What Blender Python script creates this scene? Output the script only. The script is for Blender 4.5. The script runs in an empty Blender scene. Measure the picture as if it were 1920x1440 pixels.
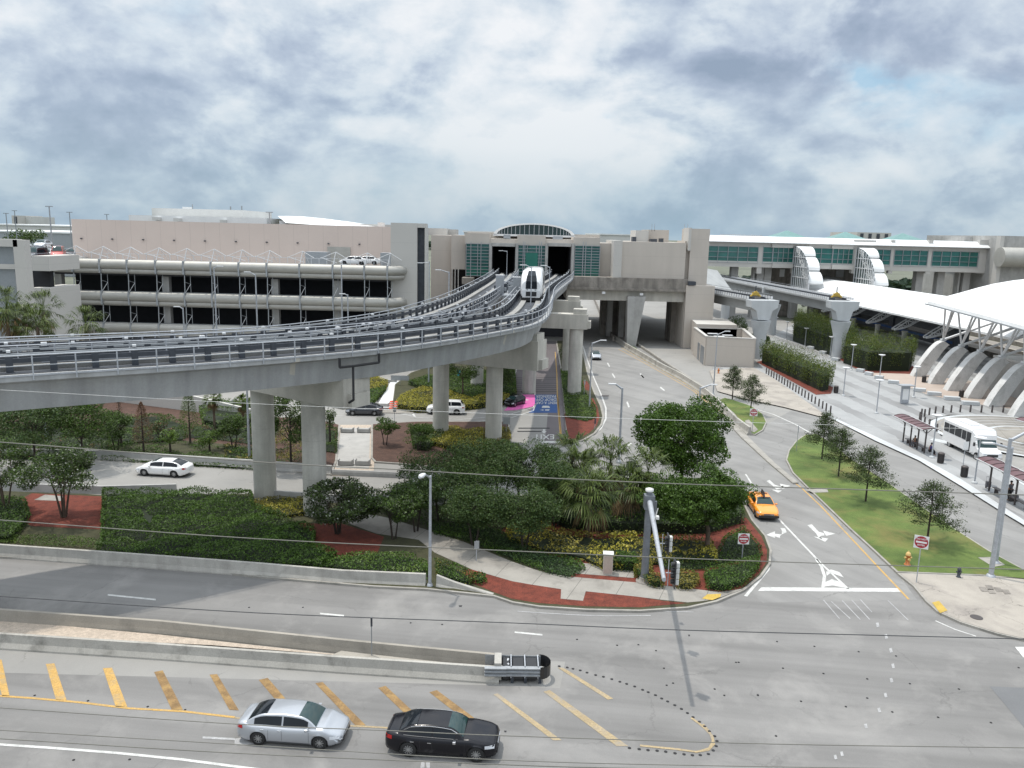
import bpy, math, random
import numpy as np
from mathutils import Vector, Matrix
R=math.radians
random.seed(5); RNG=np.random.default_rng(7)
SC=bpy.context.scene
# ------------------------------------------------------------------ camera
H=22.0; F=1500.0; PITCH=R(10.7); ROLL=R(-1.4)
ca,sa=math.cos(ROLL),math.sin(ROLL); cp,sp=math.cos(PITCH),math.sin(PITCH)
camd=bpy.data.cameras.new('camera'); cam=bpy.data.objects.new('camera',camd)
SC.collection.objects.link(cam); SC.camera=cam
camd.sensor_width=36; camd.lens=36*F/1920; camd.clip_start=.5; camd.clip_end=9000
R0=Vector((1,0,0)); U0=Vector((0,sp,cp)); FW=Vector((0,cp,-sp))
RX=(R0*ca-U0*sa); UY=(R0*sa+U0*ca)
cam.matrix_world=Matrix(((RX.x,UY.x,-FW.x,0),(RX.y,UY.y,-FW.y,0),(RX.z,UY.z,-FW.z,H),(0,0,0,1)))
def ray(px,py):
    u,v=px-960.,py-720.
    return FW*F+RX*u-UY*v
def G(px,py,z=0.):
    """where the line of sight of a photo pixel meets the level z"""
    d=ray(px,py); t=(z-H)/d.z
    return Vector((d.x*t,d.y*t,z))
def D(px,py,Y):
    """where it meets the upright plane at distance Y"""
    d=ray(px,py); t=Y/d.y
    return Vector((d.x*t,Y,H+d.z*t))
# ------------------------------------------------------------------ light
SUN=Vector((-.26,.15,1)).normalized()
elev=math.asin(SUN.z)
sl=bpy.data.lights.new('sun','SUN'); sl.energy=2.75; sl.angle=R(1.0); sl.color=(1,.94,.85)
so=bpy.data.objects.new('sun',sl); SC.collection.objects.link(so)
so.rotation_euler=SUN.to_track_quat('Z','Y').to_euler()
SC.view_settings.view_transform='Standard'; SC.view_settings.look='None'
SC.view_settings.exposure=0.05; SC.view_settings.gamma=1
# ------------------------------------------------------------------ sky
W=bpy.data.worlds.new('World'); SC.world=W; W.use_nodes=True
nt=W.node_tree; nt.nodes.clear()
class NB:
    def __init__(s,nt): s.nt=nt
    def n(s,t,**k):
        nd=s.nt.nodes.new(t)
        for a,b in k.items(): setattr(nd,a,b)
        return nd
    def put(s,sock,v):
        if isinstance(v,bpy.types.NodeSocket): s.nt.links.new(v,sock)
        elif v is not None: sock.default_value=v
    def m(s,op,a,b=None,c=None,clamp=False):
        nd=s.n('ShaderNodeMath',operation=op,use_clamp=clamp)
        s.put(nd.inputs[0],a); s.put(nd.inputs[1],b); s.put(nd.inputs[2],c)
        return nd.outputs[0]
    def v(s,op,a,b=None):
        nd=s.n('ShaderNodeVectorMath',operation=op)
        s.put(nd.inputs[0],a)
        if op=='SCALE': s.put(nd.inputs[3],b)
        else: s.put(nd.inputs[1],b)
        return nd.outputs['Value'] if op in('DISTANCE','LENGTH','DOT_PRODUCT') else nd.outputs[0]
    def noise(s,vec,scale,detail=4,rough=.5,dist=0,col=False):
        nd=s.n('ShaderNodeTexNoise'); s.put(nd.inputs['Vector'],vec)
        nd.inputs['Scale'].default_value=scale; nd.inputs['Detail'].default_value=detail
        nd.inputs['Roughness'].default_value=rough; nd.inputs['Distortion'].default_value=dist
        return nd.outputs['Color' if col else 'Fac']
    def mix(s,f,a,b,bt='MIX'):
        nd=s.n('ShaderNodeMix',data_type='RGBA',blend_type=bt)
        s.put(nd.inputs[0],f); s.put(nd.inputs[6],a); s.put(nd.inputs[7],b)
        return nd.outputs[2]
    def ramp(s,f,pts,interp='LINEAR'):
        nd=s.n('ShaderNodeValToRGB'); s.put(nd.inputs[0],f); cr=nd.color_ramp; cr.interpolation=interp
        while len(cr.elements)<len(pts): cr.elements.new(.5)
        for e,(p,c) in zip(cr.elements,pts):
            e.position=p; e.color=(c,c,c,1) if not isinstance(c,tuple) else (c+(1,))[:4]
        return nd.outputs[0]
def c4(c): return (c[0],c[1],c[2],1)
b=NB(nt)
sky=b.n('ShaderNodeTexSky',sky_type='NISHITA',sun_disc=False,sun_elevation=elev,sun_rotation=math.atan2(SUN.x,SUN.y)%(2*math.pi),air_density=1.0,dust_density=1.5)
dr=b.v('NORMALIZE',b.n('ShaderNodeTexCoord').outputs['Generated'])
sx=b.n('ShaderNodeSeparateXYZ'); b.put(sx.inputs[0],dr); zz=sx.outputs[2]
den=b.m('ADD',b.m('MAXIMUM',zz,0.0),.16)
pl=b.n('ShaderNodeCombineXYZ'); b.put(pl.inputs[0],b.m('DIVIDE',sx.outputs[0],den)); b.put(pl.inputs[1],b.m('DIVIDE',sx.outputs[1],den)); b.put(pl.inputs[2],b.m('MULTIPLY',zz,2.2))
P=b.v('MULTIPLY',dr,(3.6,3.6,6.0))
big=b.noise(P,.9,7,.55,.4)
fine=b.noise(P,1.45,9,.54,.15)
lit=b.noise(b.v('ADD',P,(-.03,.02,.13)),1.45,9,.54,.15)
relief=b.m('SUBTRACT',fine,lit)
warp=b.v('ADD',b.v('MULTIPLY',dr,(1,1,2.0)),b.v('SCALE',b.v('SUBTRACT',b.noise(P,2.1,7,.6,.2,True),(.5,.5,.5)),.30))
fld=None
for px,py,rad,w in [(60,110,.15,-.26),(150,235,.12,-.10),(430,215,.11,-.14),(330,240,.12,-.16),(640,95,.12,-.20),(700,130,.1,-.12),(480,30,.12,.05),
    (1080,30,.14,-.12),(1290,120,.12,-.24),(1470,60,.10,-.08),(1800,120,.20,-.26),(1660,150,.1,-.10),(1400,385,.14,-.24),(1250,395,.10,-.16),(1750,390,.16,-.15),(760,300,.08,-.10),(330,345,.16,-.20),(100,370,.2,-.04),
    (950,190,.20,.26),(1010,250,.16,.16),(640,290,.10,.16),(250,60,.16,.10),(1180,320,.10,.14),(1620,210,.09,.14),(1480,300,.2,-.08),(800,40,.1,.12),(440,300,.16,.08),(1860,180,.09,.10)]:
    c=ray(px,py).normalized(); c=Vector((c.x,c.y,c.z*2.0))
    d=b.v('DISTANCE',warp,tuple(c))
    g=b.m('MULTIPLY',b.m('EXPONENT',b.m('MULTIPLY',b.m('POWER',b.m('DIVIDE',d,rad),2.0),-1.0)),w)
    fld=g if fld is None else b.m('ADD',fld,g)
br=b.m('ADD',b.m('ADD',.705,b.m('MULTIPLY',fld,.85)),b.m('ADD',b.m('MULTIPLY',b.m('SUBTRACT',big,.5),.55),b.m('ADD',b.m('MULTIPLY',relief,2.0),b.m('ADD',b.m('MULTIPLY',b.m('SUBTRACT',b.noise(P,5.2,8,.6,.2),.5),.17),b.m('MULTIPLY',b.m('SUBTRACT',b.ramp(b.m('ADD',fine,b.m('MULTIPLY',fld,.12)),[(.455,0.),(.50,.45),(.545,1.)]),.5),.15)))))
cl=b.ramp(br,[(.10,(.30,.375,.49)),(.33,(.415,.49,.615)),(.50,(.555,.635,.74)),(.64,(.69,.765,.835)),(.80,(.82,.865,.905)),(1.0,(.93,.945,.96))])
# open blue between the clouds, right of centre
blu=None
for px,py,rad in [(1690,172,.055),(1900,215,.06),(1640,185,.04),(1140,235,.02),(330,40,.03)]:
    c=ray(px,py).normalized(); c=Vector((c.x,c.y,c.z*2.0))
    g=b.m('EXPONENT',b.m('MULTIPLY',b.m('POWER',b.m('DIVIDE',b.v('DISTANCE',warp,tuple(c)),rad),2.0),-1.0))
    blu=g if blu is None else b.m('ADD',blu,g)
blu=b.m('MULTIPLY',blu,b.ramp(fine,[(.40,0.),(.58,1.)]),clamp=True)
cl=b.mix(b.m('MULTIPLY',blu,.75),cl,(.36,.60,.80,1))
hz=b.ramp(zz,[(0.0,1.),(.045,.8),(.10,.30),(.18,0.)])
cl=b.mix(b.m('MULTIPLY',hz,b.ramp(big,[(.3,.85),(.7,.45)])),cl,(.33,.49,.61,1))
bg1=b.n('ShaderNodeBackground'); b.put(bg1.inputs[0],sky.outputs[0]); bg1.inputs[1].default_value=.10
bg2=b.n('ShaderNodeBackground'); b.put(bg2.inputs[0],cl); b.put(bg2.inputs[1],b.ramp(zz,[(.30,.435),(.75,1.)])); bg2s=bg2.inputs[1].links[0].from_socket; b.put(bg2.inputs[1],b.m('MULTIPLY',bg2s,2.3))  # sky strength raised towards the zenith, above the frame, for added fill light
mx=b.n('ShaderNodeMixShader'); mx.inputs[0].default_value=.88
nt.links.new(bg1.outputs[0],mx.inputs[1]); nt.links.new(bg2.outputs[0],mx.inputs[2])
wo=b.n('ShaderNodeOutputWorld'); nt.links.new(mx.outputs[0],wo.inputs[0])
# ------------------------------------------------------------------ materials
def S(r,g,b_):
    f=lambda c:(c/255/12.92) if c/255<=.04045 else ((c/255+.055)/1.055)**2.4
    return (f(r),f(g),f(b_))
M={}
def mat(name,col,rough=.8,var=.12,sc=.6,fine=.06,fsc=14,bump=0.,bsc=20,metal=0.,streak=None,dirt=None,spec=.5,leaf=False,coat=0,extra=None,col2=None,emit=None):
    m=bpy.data.materials.new(name); m.use_nodes=True; nt=m.node_tree; nt.nodes.clear(); b=NB(nt)
    bs=b.n('ShaderNodeBsdfPrincipled'); out=b.n('ShaderNodeOutputMaterial'); nt.links.new(bs.outputs[0],out.inputs[0])
    geo=b.n('ShaderNodeNewGeometry'); pos=geo.outputs['Position']
    if leaf:
        rnd=geo.outputs['Random Per Island']
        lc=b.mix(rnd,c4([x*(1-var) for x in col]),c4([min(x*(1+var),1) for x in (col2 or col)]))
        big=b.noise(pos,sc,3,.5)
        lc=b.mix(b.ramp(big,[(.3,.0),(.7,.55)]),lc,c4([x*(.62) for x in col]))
        b.put(bs.inputs['Base Color'],lc); bs.inputs['Roughness'].default_value=rough; bs.inputs['Specular IOR Level'].default_value=spec
        tr=b.n('ShaderNodeBsdfTranslucent'); b.put(tr.inputs[0],b.mix(1.,lc,(1.1,1.25,.5,1),'MULTIPLY'))
        mxs=b.n('ShaderNodeMixShader'); mxs.inputs[0].default_value=.18
        nt.links.new(bs.outputs[0],mxs.inputs[1]); nt.links.new(tr.outputs[0],mxs.inputs[2]); nt.links.new(mxs.outputs[0],out.inputs[0])
        M[name]=m; return m
    c=c4(col); a=b.noise(pos,sc,5,.6)
    cc=b.mix(b.ramp(a,[(.3,0.),(.7,1.)]),c4([x*(1-var) for x in col]),c4([min(1,x*(1+var)) for x in (col2 or col)]))
    if fine:
        f=b.noise(pos,fsc,3,.6)
        cc=b.mix(1.,cc,b.ramp(f,[(.25,1-fine*1.6),(.75,1+fine*1.2 if fine<.8 else 1.)]),'MULTIPLY')
    if streak:   # (vector direction, strength) : stains drawn out along a direction
        (dx,dy,dz),st,ssc=streak
        l=math.hypot(dx,dy) or 1; e=(dx/l,dy/l)
        along=b.v('DOT_PRODUCT',pos,(dx,dy,dz)); across=b.v('DOT_PRODUCT',pos,(-e[1],e[0],0)) if not dz else b.v('DOT_PRODUCT',pos,(1,.6,0))
        cv=b.n('ShaderNodeCombineXYZ'); b.put(cv.inputs[0],b.m('MULTIPLY',along,.03 if not dz else .12)); b.put(cv.inputs[1],across)
        s_=b.noise(cv.outputs[0],ssc,4,.6)
        cc=b.mix(1.,cc,b.ramp(s_,[(.3,1-st),(.62,1.)]),'MULTIPLY')
    if dirt:
        dcol,dsc,amt=dirt
        d_=b.ramp(b.noise(pos,dsc,8,.65,.4),[(.5,0.),(.72,amt)])
        cc=b.mix(d_,cc,c4(dcol))
    if extra: cc=extra(b,pos,cc,geo)
    b.put(bs.inputs['Base Color'],cc)
    bs.inputs['Roughness'].default_value=rough; bs.inputs['Metallic'].default_value=metal; bs.inputs['Specular IOR Level'].default_value=spec
    bs.inputs['Coat Weight'].default_value=coat; bs.inputs['Coat Roughness'].default_value=.04
    if emit: bs.inputs['Emission Color'].default_value=c4(emit[0]); bs.inputs['Emission Strength'].default_value=emit[1]
    if bump:
        bp=b.n('ShaderNodeBump'); bp.inputs['Strength'].default_value=bump; bp.inputs['Distance'].default_value=.05
        b.put(bp.inputs['Height'],b.noise(pos,bsc,4,.6)); nt.links.new(bp.outputs[0],bs.inputs['Normal'])
    M[name]=m; return m
rd=(.993,-.115,0)  # run of the near road
def joints(dirs,gap,dark=.7,w=.012):
    def f(b,pos,cc,geo):
        for (dx,dy,dz),g in zip(dirs,gap):
            t=b.m('FRACT',b.m('DIVIDE',b.v('DOT_PRODUCT',pos,(dx,dy,dz)),g))
            k=b.m('LESS_THAN',t,w*3/g)
            cc=b.mix(k,cc,b.mix(1.,cc,(dark,dark,dark,1),'MULTIPLY'))
        return cc
    return f
def cracks(sc,amt):
    def f(b,pos,cc,geo):
        vn=b.n('ShaderNodeTexVoronoi',feature='DISTANCE_TO_EDGE'); b.put(vn.inputs['Vector'],b.v('ADD',pos,b.v('SCALE',b.noise(pos,1.5,4,.6,0,True),.9))); vn.inputs['Scale'].default_value=sc
        k=b.m('MULTIPLY',b.m('LESS_THAN',vn.outputs[0],.006),b.ramp(b.noise(pos,.35,3),[(.45,0.),(.6,amt)]))
        return b.mix(k,cc,b.mix(1.,cc,(.5,.5,.5,1),'MULTIPLY'))
    return f
mat('asphalt',(.208,.203,.196),.85,.13,.10,.09,30,.15,60,streak=(rd,.32,.5),dirt=((.31,.30,.285),.22,.6),extra=cracks(.16,.3)); mat('patch_grey',(.145,.148,.152),.95,.1,.3,.06)
mat('pale_road',(.265,.258,.243),.85,.10,.12,.06,30,.1,60,dirt=((.2,.2,.195),.18,.5),extra=cracks(.2,.5))
mat('right_road',(.236,.232,.224),.85,.12,.13,.08,30,.1,60,streak=((-.55,.83,0),.22,.6),dirt=((.29,.285,.27),.2,.5),extra=cracks(.2,.5))
mat('dark_shaded_road',(.135,.12,.125),.85,.10,.2,.06,30,.1,60)
mat('shoulder',(.31,.285,.245),.9,.14,.4,.1,22,.15,40,dirt=((.16,.15,.13),.5,.6))
mat('green_slate',(.13,.25,.24),.5,.1); mat('earth_far',(.125,.135,.10),.95,.3,.02,.2,.6)
mat('white_paint',(.54,.54,.52),.7,.12,1.5,.16,18,dirt=((.30,.30,.29),2.5,.9))
mat('worn_paint',(.36,.36,.36),.8,.15,1.5,.2,14,dirt=((.23,.23,.23),2.,1.))
mat('yellow_paint',(.47,.29,.085),.75,.12,1.5,.2,12,dirt=((.30,.25,.17),1.6,.85))
mat('brown_paint',(.22,.135,.055),.8,.25,2.,.2,12,dirt=((.38,.25,.09),1.0,.9))
mat('faded_yellow',(.34,.265,.155),.8,.15,1.,.2,12,dirt=((.25,.235,.215),.9,1.))
mat('yellow_pad',(.45,.31,.06),.8,.12,2.,.12,14)
mat('pink_paint',(.60,.12,.36),.75,.12,1.5,.1,12)
mat('blue_paint',(.03,.085,.24),.75,.12,1.5,.1,12)
mat('rubber_dark',(.03,.03,.032),.9,.2)
mat('kerb',(.31,.295,.265),.85,.15,.8,.1,20,.1,30,dirt=((.15,.145,.13),.9,.7))
mat('sidewalk',(.285,.268,.24),.85,.14,.5,.08,20,.1,30,dirt=((.15,.14,.125),.4,.9),extra=joints([(.93,-.36,0)],[2.6],.45))
mat('corner_slab',(.345,.315,.275),.85,.12,.4,.08,20,.1,30,dirt=((.2,.18,.165),.28,.85),extra=cracks(.3,1.))
mat('mulch',(.145,.032,.018),.95,.3,2.,.35,18,.6,25)
mat('brown_mulch',(.085,.046,.033),.95,.3,2.,.35,14,.6,25)
mat('lawn',(.07,.118,.022),.95,.25,.35,.3,30,.5,60,col2=(.11,.155,.035),dirt=((.20,.16,.055),.22,.8))
mat('dark_soil',(.05,.05,.022),.95,.3,1.,.3,14,.5,25)
mat('gravel',(.50,.42,.34),.9,.2,5.,.3,30,.8,30)
mat('concrete',(.40,.395,.38),.85,.10,.3,.06,12,.08,20,streak=((0,0,1),.16,1.2),dirt=((.22,.215,.2),.5,.5))
mat('barrier_concrete',(.42,.405,.37),.85,.12,.5,.08,16,.1,20,streak=((0,0,1),.2,1.5),dirt=((.2,.19,.17),.7,.6))
mat('median_concrete',(.38,.365,.33),.85,.12,.5,.1,16,.1,20,dirt=((.13,.125,.11),.7,.85))
mat('girder',(.36,.37,.375),.8,.12,.25,.05,10,.05,20,streak=((0,0,1),.26,.7),dirt=((.24,.235,.21),.25,.5))
mat('column_concrete',(.54,.525,.475),.8,.08,.5,.05,10,.05,20,streak=((0,0,1),.24,1.6),dirt=((.3,.29,.26),.4,.5),extra=joints([(0,0,1)],[3.05],.8,.008))
mat('cap_concrete',(.50,.48,.43),.8,.08,.5,.06,10,.05,20,streak=((0,0,1),.25,.8))
mat('old_concrete',(.29,.265,.235),.9,.2,.4,.12,10,.1,20,streak=((0,0,1),.5,.8),dirt=((.1,.09,.08),.4,.8))
mat('white_concrete',(.50,.52,.53),.75,.06,.4,.04,10,streak=((0,0,1),.1,.8))
mat('fin_concrete',(.60,.60,.59),.8,.10,.5,.08,8,dirt=((.33,.33,.31),.6,.7))
mat('beige_wall',(.50,.455,.405),.85,.04,.15,.03,8,streak=((0,0,1),.08,.4),extra=joints([(0,0,1)],[3.6],.8))
mat('pink_wall',(.60,.505,.45),.85,.03,.15,.03,8,extra=joints([(1,0,0)],[2.55],.72))
mat('grey_wall',(.50,.485,.455),.85,.04,.15,.03,8,extra=joints([(0,0,1)],[4.],.85))
mat('louvre',(.43,.42,.385),.55,.07,.5,.05,8,metal=.25,extra=joints([(0,0,1)],[.22],.72,.02))
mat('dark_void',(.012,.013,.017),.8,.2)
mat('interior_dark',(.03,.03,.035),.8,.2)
mat('steel_grey',(.30,.32,.34),.45,.06,2.,.03,8,metal=.5)
mat('galvanised',(.40,.42,.45),.55,.12,3.,.1,14,metal=.35); mat('mast_steel',(.17,.185,.205),.5,.15,2.,.1,14,metal=.3)
mat('rail_grey',(.36,.38,.40),.5,.06,2.,metal=.4)
mat('dark_steel',(.055,.062,.075),.5,.2,2.,metal=.3)
mat('track_bed',(.05,.056,.066),.85,.25,.6,.2,8)
mat('running_slab',(.27,.265,.25),.8,.12,.6,.08,10,dirt=((.14,.13,.12),.7,.7))
mat('white_metal',(.64,.65,.66),.45,.03,1.,.02)
mat('white_roof',(.72,.73,.73),.6,.03,.1,.03,3,extra=joints([(0,1,0)],[6.],.86,.03),dirt=((.55,.55,.53),.12,.5))
mat('pale_roof',(.55,.55,.53),.7,.08,.1,.05,3)
mat('teal_glass',(.014,.125,.108),.15,.3,.5,.0,metal=.1,spec=.8)
mat('dark_glass',(.010,.013,.017),.08,.2,.5,0,spec=.35)
mat('green_panel',(.02,.16,.12),.3,.1,.5)
mat('tint_glass',(.02,.045,.045),.06,.2,.5,0,spec=.5)
mat('bronze',(.06,.05,.048),.5,.1)
mat('burgundy_roof',(.125,.060,.065),.4,.1,1.,metal=.2)
mat('paver_grey',(.34,.345,.345),.85,.08,.4,.08,12,extra=None)
mat('paver_pink',(.42,.35,.30),.85,.08,.4,.08,12)
mat('black_plastic',(.02,.02,.022),.35,.2)
mat('tyre',(.018,.018,.018),.85,.2)
mat('alloy',(.45,.46,.47),.3,.05,metal=.8)
mat('chrome',(.75,.76,.78),.12,.02,metal=1.)
mat('lamp_clear',(.6,.62,.65),.1,.05,spec=.9)
mat('lamp_red',(.35,.01,.01),.2,.1)
mat('bark',(.10,.075,.055),.95,.25,3.,.2,20,.5,20)
mat('dark_bark',(.045,.035,.028),.95,.25,3.,.2,20,.5,20)
mat('palm_bark',(.13,.095,.07),.95,.3,6.,.2,20,.5,20)
mat('sign_red',(.36,.018,.03),.5,.05)
mat('sign_white',(.75,.75,.74),.5,.03)
mat('orange_plastic',(.75,.09,.03),.5,.05)
mat('signal_white',(.62,.62,.60),.5,.05)
mat('cable_grey',(.15,.145,.125),.6,.1)
mat('cable_dark',(.045,.047,.05),.6,.1)
def paint(name,col,rough=.25,metal=.0): return mat(name,col,rough,.02,.5,0,metal=metal,coat=.8)
paint('silver_paint',(.40,.42,.45),.3,.45); mat('black_car_paint',(.004,.004,.007),.18,.02,.5,0,coat=.15,spec=.35); paint('white_car_paint',(.78,.78,.78),.3)
paint('taxi_paint',(.85,.29,.02),.3); paint('dark_grey_paint',(.035,.04,.05),.25); paint('red_car_paint',(.40,.03,.015),.3)
# ------------------------------------------------------------------ mesh helpers
COL=SC.collection
def top_loc(o):
    while o.parent: o=o.parent
    return o.location
class MB:
    def __init__(s): s.v=[]; s.f=[]; s.mi=[]; s.mats=[]; s.sm=[]
    def mid(s,m):
        if m not in s.mats: s.mats.append(m)
        return s.mats.index(m)
    def add(s,vs,fs,m=None,smooth=False):
        o=len(s.v); s.v.extend([tuple(x) for x in vs]); k=s.mid(m)
        for f in fs: s.f.append(tuple(i+o for i in f)); s.mi.append(k); s.sm.append(smooth)
        return s
    def box(s,c,d,rz=0,m=None,rx=0,ry=0):
        mt=Matrix.Rotation(rz,3,'Z')@Matrix.Rotation(ry,3,'Y')@Matrix.Rotation(rx,3,'X')
        vs=[Vector(c)+mt@Vector((x*d[0]/2,y*d[1]/2,z*d[2]/2)) for x in(-1,1) for y in(-1,1) for z in(-1,1)]
        return s.add(vs,[(0,1,3,2),(4,6,7,5),(0,4,5,1),(2,3,7,6),(0,2,6,4),(1,5,7,3)],m)
    def prism(s,poly,z0,z1,m=None,top=True,mt=None):
        n=len(poly); P=[Vector((p[0],p[1],0)) for p in poly]
        if sum(P[i].x*P[(i+1)%n].y-P[(i+1)%n].x*P[i].y for i in range(n))<0: P=P[::-1]
        s.add([(p.x,p.y,z0) for p in P]+[(p.x,p.y,z1) for p in P],[(i,(i+1)%n,(i+1)%n+n,i+n) for i in range(n)],m)
        s.add([(p.x,p.y,z1) for p in P],[tuple(range(n))],mt or m)
        return s
    def poly(s,pts,m=None): return s.add(pts,[tuple(range(len(pts)))],m)
    def tube(s,p0,p1,r0,r1=None,n=8,m=None,cap=True):
        p0,p1=Vector(p0),Vector(p1); r1=r0 if r1 is None else r1; d=(p1-p0)
        if d.length<1e-6: return s
        q=d.to_track_quat('Z','Y'); vs=[]
        for p,r in((p0,r0),(p1,r1)):
            for i in range(n): a=2*math.pi*(i+.5)/n; vs.append(p+q@Vector((math.cos(a)*r,math.sin(a)*r,0)))
        s.add(vs,[(i,(i+1)%n,(i+1)%n+n,i+n) for i in range(n)],m,n>5)
        if cap: s.add(vs,[tuple(range(n))[::-1],tuple(range(n,2*n))],m)
        return s
    def path(s,pts,r,n=6,m=None,r1=None):
        k=len(pts)-1
        for i in range(k):
            a=r if r1 is None else r+(r1-r)*i/k; c=r if r1 is None else r+(r1-r)*(i+1)/k
            s.tube(pts[i],pts[i+1],a,c,n,m)
        return s
    def lathe(s,c,prof,n=16,m=None):
        c=Vector(c); vs=[]
        for r,z in prof:
            for i in range(n): a=2*math.pi*i/n; vs.append(c+Vector((math.cos(a)*r,math.sin(a)*r,z)))
        fs=[(j*n+i,j*n+(i+1)%n,(j+1)*n+(i+1)%n,(j+1)*n+i) for j in range(len(prof)-1) for i in range(n)]
        s.add(vs,fs,m,True); L=(len(prof)-1)*n
        s.add(vs,[tuple(range(n))[::-1],tuple(range(L,L+n))],m); return s
    def loft(s,secs,m=None,closed=False,smooth=False,caps=False):
        n=len(secs[0]); vs=[p for q in secs for p in q]; fs=[]
        for j in range(len(secs)-1):
            for i in range(n if closed else n-1):
                k=(i+1)%n; fs.append((j*n+i,j*n+k,(j+1)*n+k,(j+1)*n+i))
        s.add(vs,fs,m,smooth)
        if caps: s.add(secs[0],[tuple(range(n))[::-1]],m); s.add(secs[-1],[tuple(range(n))],m)
        return s
    def sweep(s,pts,prof,m=None,smooth=False,caps=True):
        """profile (across,up) carried along a level path; across is to the right of travel"""
        secs=[]; n=len(pts); P=[Vector(p) for p in pts]
        for i in range(n):
            t=(P[min(i+1,n-1)]-P[max(i-1,0)]); t.z=0; t.normalize(); r=Vector((t.y,-t.x,0))
            secs.append([P[i]+r*a+Vector((0,0,u)) for a,u in prof])
        return s.loft(secs,m,closed=True,smooth=smooth,caps=caps)
    def build(s,name,parent=None,origin=None,label=None,cat=None,group=None,kind=None,bevel=0,local=False):
        me=bpy.data.meshes.new(name); o=bpy.data.objects.new(name,me); COL.objects.link(o)
        V=np.array(s.v,dtype=float) if s.v else np.zeros((0,3))
        if parent is not None:
            o.parent=parent; off=Vector((0,0,0)) if local else top_loc(parent)
        elif kind=='structure': off=Vector((0,0,0))
        else:
            off=Vector(origin) if origin is not None else Vector(((V[:,0].min()+V[:,0].max())/2,(V[:,1].min()+V[:,1].max())/2,V[:,2].min()))
            o.location=off
        if len(V): V=V-np.array(off)
        me.from_pydata(V.tolist(),[],s.f)
        for m in s.mats:
            me.materials.append(M[m] if isinstance(m,str) else (m or M['concrete']))
        me.polygons.foreach_set('material_index',s.mi); me.polygons.foreach_set('use_smooth',s.sm); me.update()
        if bevel:
            md=o.modifiers.new('bevel','BEVEL'); md.width=bevel; md.segments=2; md.limit_method='ANGLE'
        tag(o,label,cat,group,kind); return o
def tag(o,label=None,cat=None,group=None,kind=None):
    if label: o['label']=label
    if cat: o['category']=cat
    if group: o['group']=group
    if kind: o['kind']=kind
    return o
def T(name,label,cat,loc=(0,0,0),rz=0,group=None):
    o=bpy.data.objects.new(name,None); COL.objects.link(o); o.location=Vector(loc); o.rotation_euler=(0,0,rz); o.empty_display_size=.3
    return tag(o,label,cat,group)
def kids(o): return [c for c in KID.get(o.name,[])] 
def dup(root,loc,rz=0,label=None,group=None,scale=None):
    def cp_(o,p):
        c=o.copy(); COL.objects.link(c); c.parent=p
        for ch in [x for x in bpy.data.objects if x.parent==o]: cp_(ch,c)
        return c
    r=cp_(root,None); r.location=Vector(loc); r.rotation_euler=(0,0,rz)
    if scale: r.scale=(scale,)*3 if not isinstance(scale,tuple) else scale
    if label: r['label']=label
    if group: r['group']=group
    return r
def fastmesh(name,V,Fq,mats,mi=None,parent=None,loc=None,smooth=False,**tg):
    """numpy quads to an object (V relative to loc or to the parent)"""
    me=bpy.data.meshes.new(name); n=len(V); k=Fq.shape[0]; c=Fq.shape[1]
    me.vertices.add(n); me.vertices.foreach_set('co',np.ascontiguousarray(V,dtype=np.float32).ravel())
    me.loops.add(k*c); me.loops.foreach_set('vertex_index',np.ascontiguousarray(Fq,dtype=np.int32).ravel())
    me.polygons.add(k); me.polygons.foreach_set('loop_start',np.arange(k,dtype=np.int32)*c)
    for m in mats: me.materials.append(M[m])
    if mi is not None: me.polygons.foreach_set('material_index',mi.astype(np.int32))
    me.update(calc_edges=True)
    o=bpy.data.objects.new(name,me); COL.objects.link(o)
    if parent is not None: o.parent=parent
    elif loc is not None: o.location=Vector(loc)
    tag(o,**tg); return o
def leaves(C,size,aspect=.55,up=.35,rng=RNG,fold=True):
    """leaf faces at the points C, facing every way but mostly up"""
    N=len(C); nrm=rng.normal(size=(N,3)); nrm[:,2]=np.abs(nrm[:,2])+up; nrm/=np.linalg.norm(nrm,axis=1,keepdims=True)
    t=rng.normal(size=(N,3)); t-=nrm*np.sum(t*nrm,axis=1,keepdims=True); t/=np.linalg.norm(t,axis=1,keepdims=True)
    u=np.cross(nrm,t); s=size*rng.uniform(.6,1.35,size=(N,1))
    a=C-t*s*.5; e=C+t*s*.5; l=C+u*s*aspect*.5-nrm*s*.08; r=C-u*s*aspect*.5-nrm*s*.08
    V=np.stack([a,l,e,r],axis=1).reshape(-1,3); Fq=np.arange(N*4).reshape(-1,4)
    return V,Fq
def ell(n,c,r,rng=RNG,shell=.55):
    d=rng.normal(size=(n,3)); d/=np.linalg.norm(d,axis=1,keepdims=True)
    k=(shell+(1-shell)*rng.uniform(size=(n,1)))**.8
    return np.array(c)+d*k*np.array(r)
def inpoly(x,y,poly):
    ins=np.zeros(len(x),bool); n=len(poly)
    for i in range(n):
        x0,y0=poly[i][0],poly[i][1]; x1,y1=poly[(i+1)%n][0],poly[(i+1)%n][1]
        if y0==y1: continue
        c=((y0>y)!=(y1>y))&(x<(x1-x0)*(y-y0)/(y1-y0)+x0); ins^=c
    return ins
def resample(pts,step):
    P=[Vector(p) for p in pts]; out=[P[0]]
    for a,b_ in zip(P[:-1],P[1:]):
        k=max(1,int(round((b_-a).length/step)))
        for i in range(1,k+1): out.append(a.lerp(b_,i/k))
    return out
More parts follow.
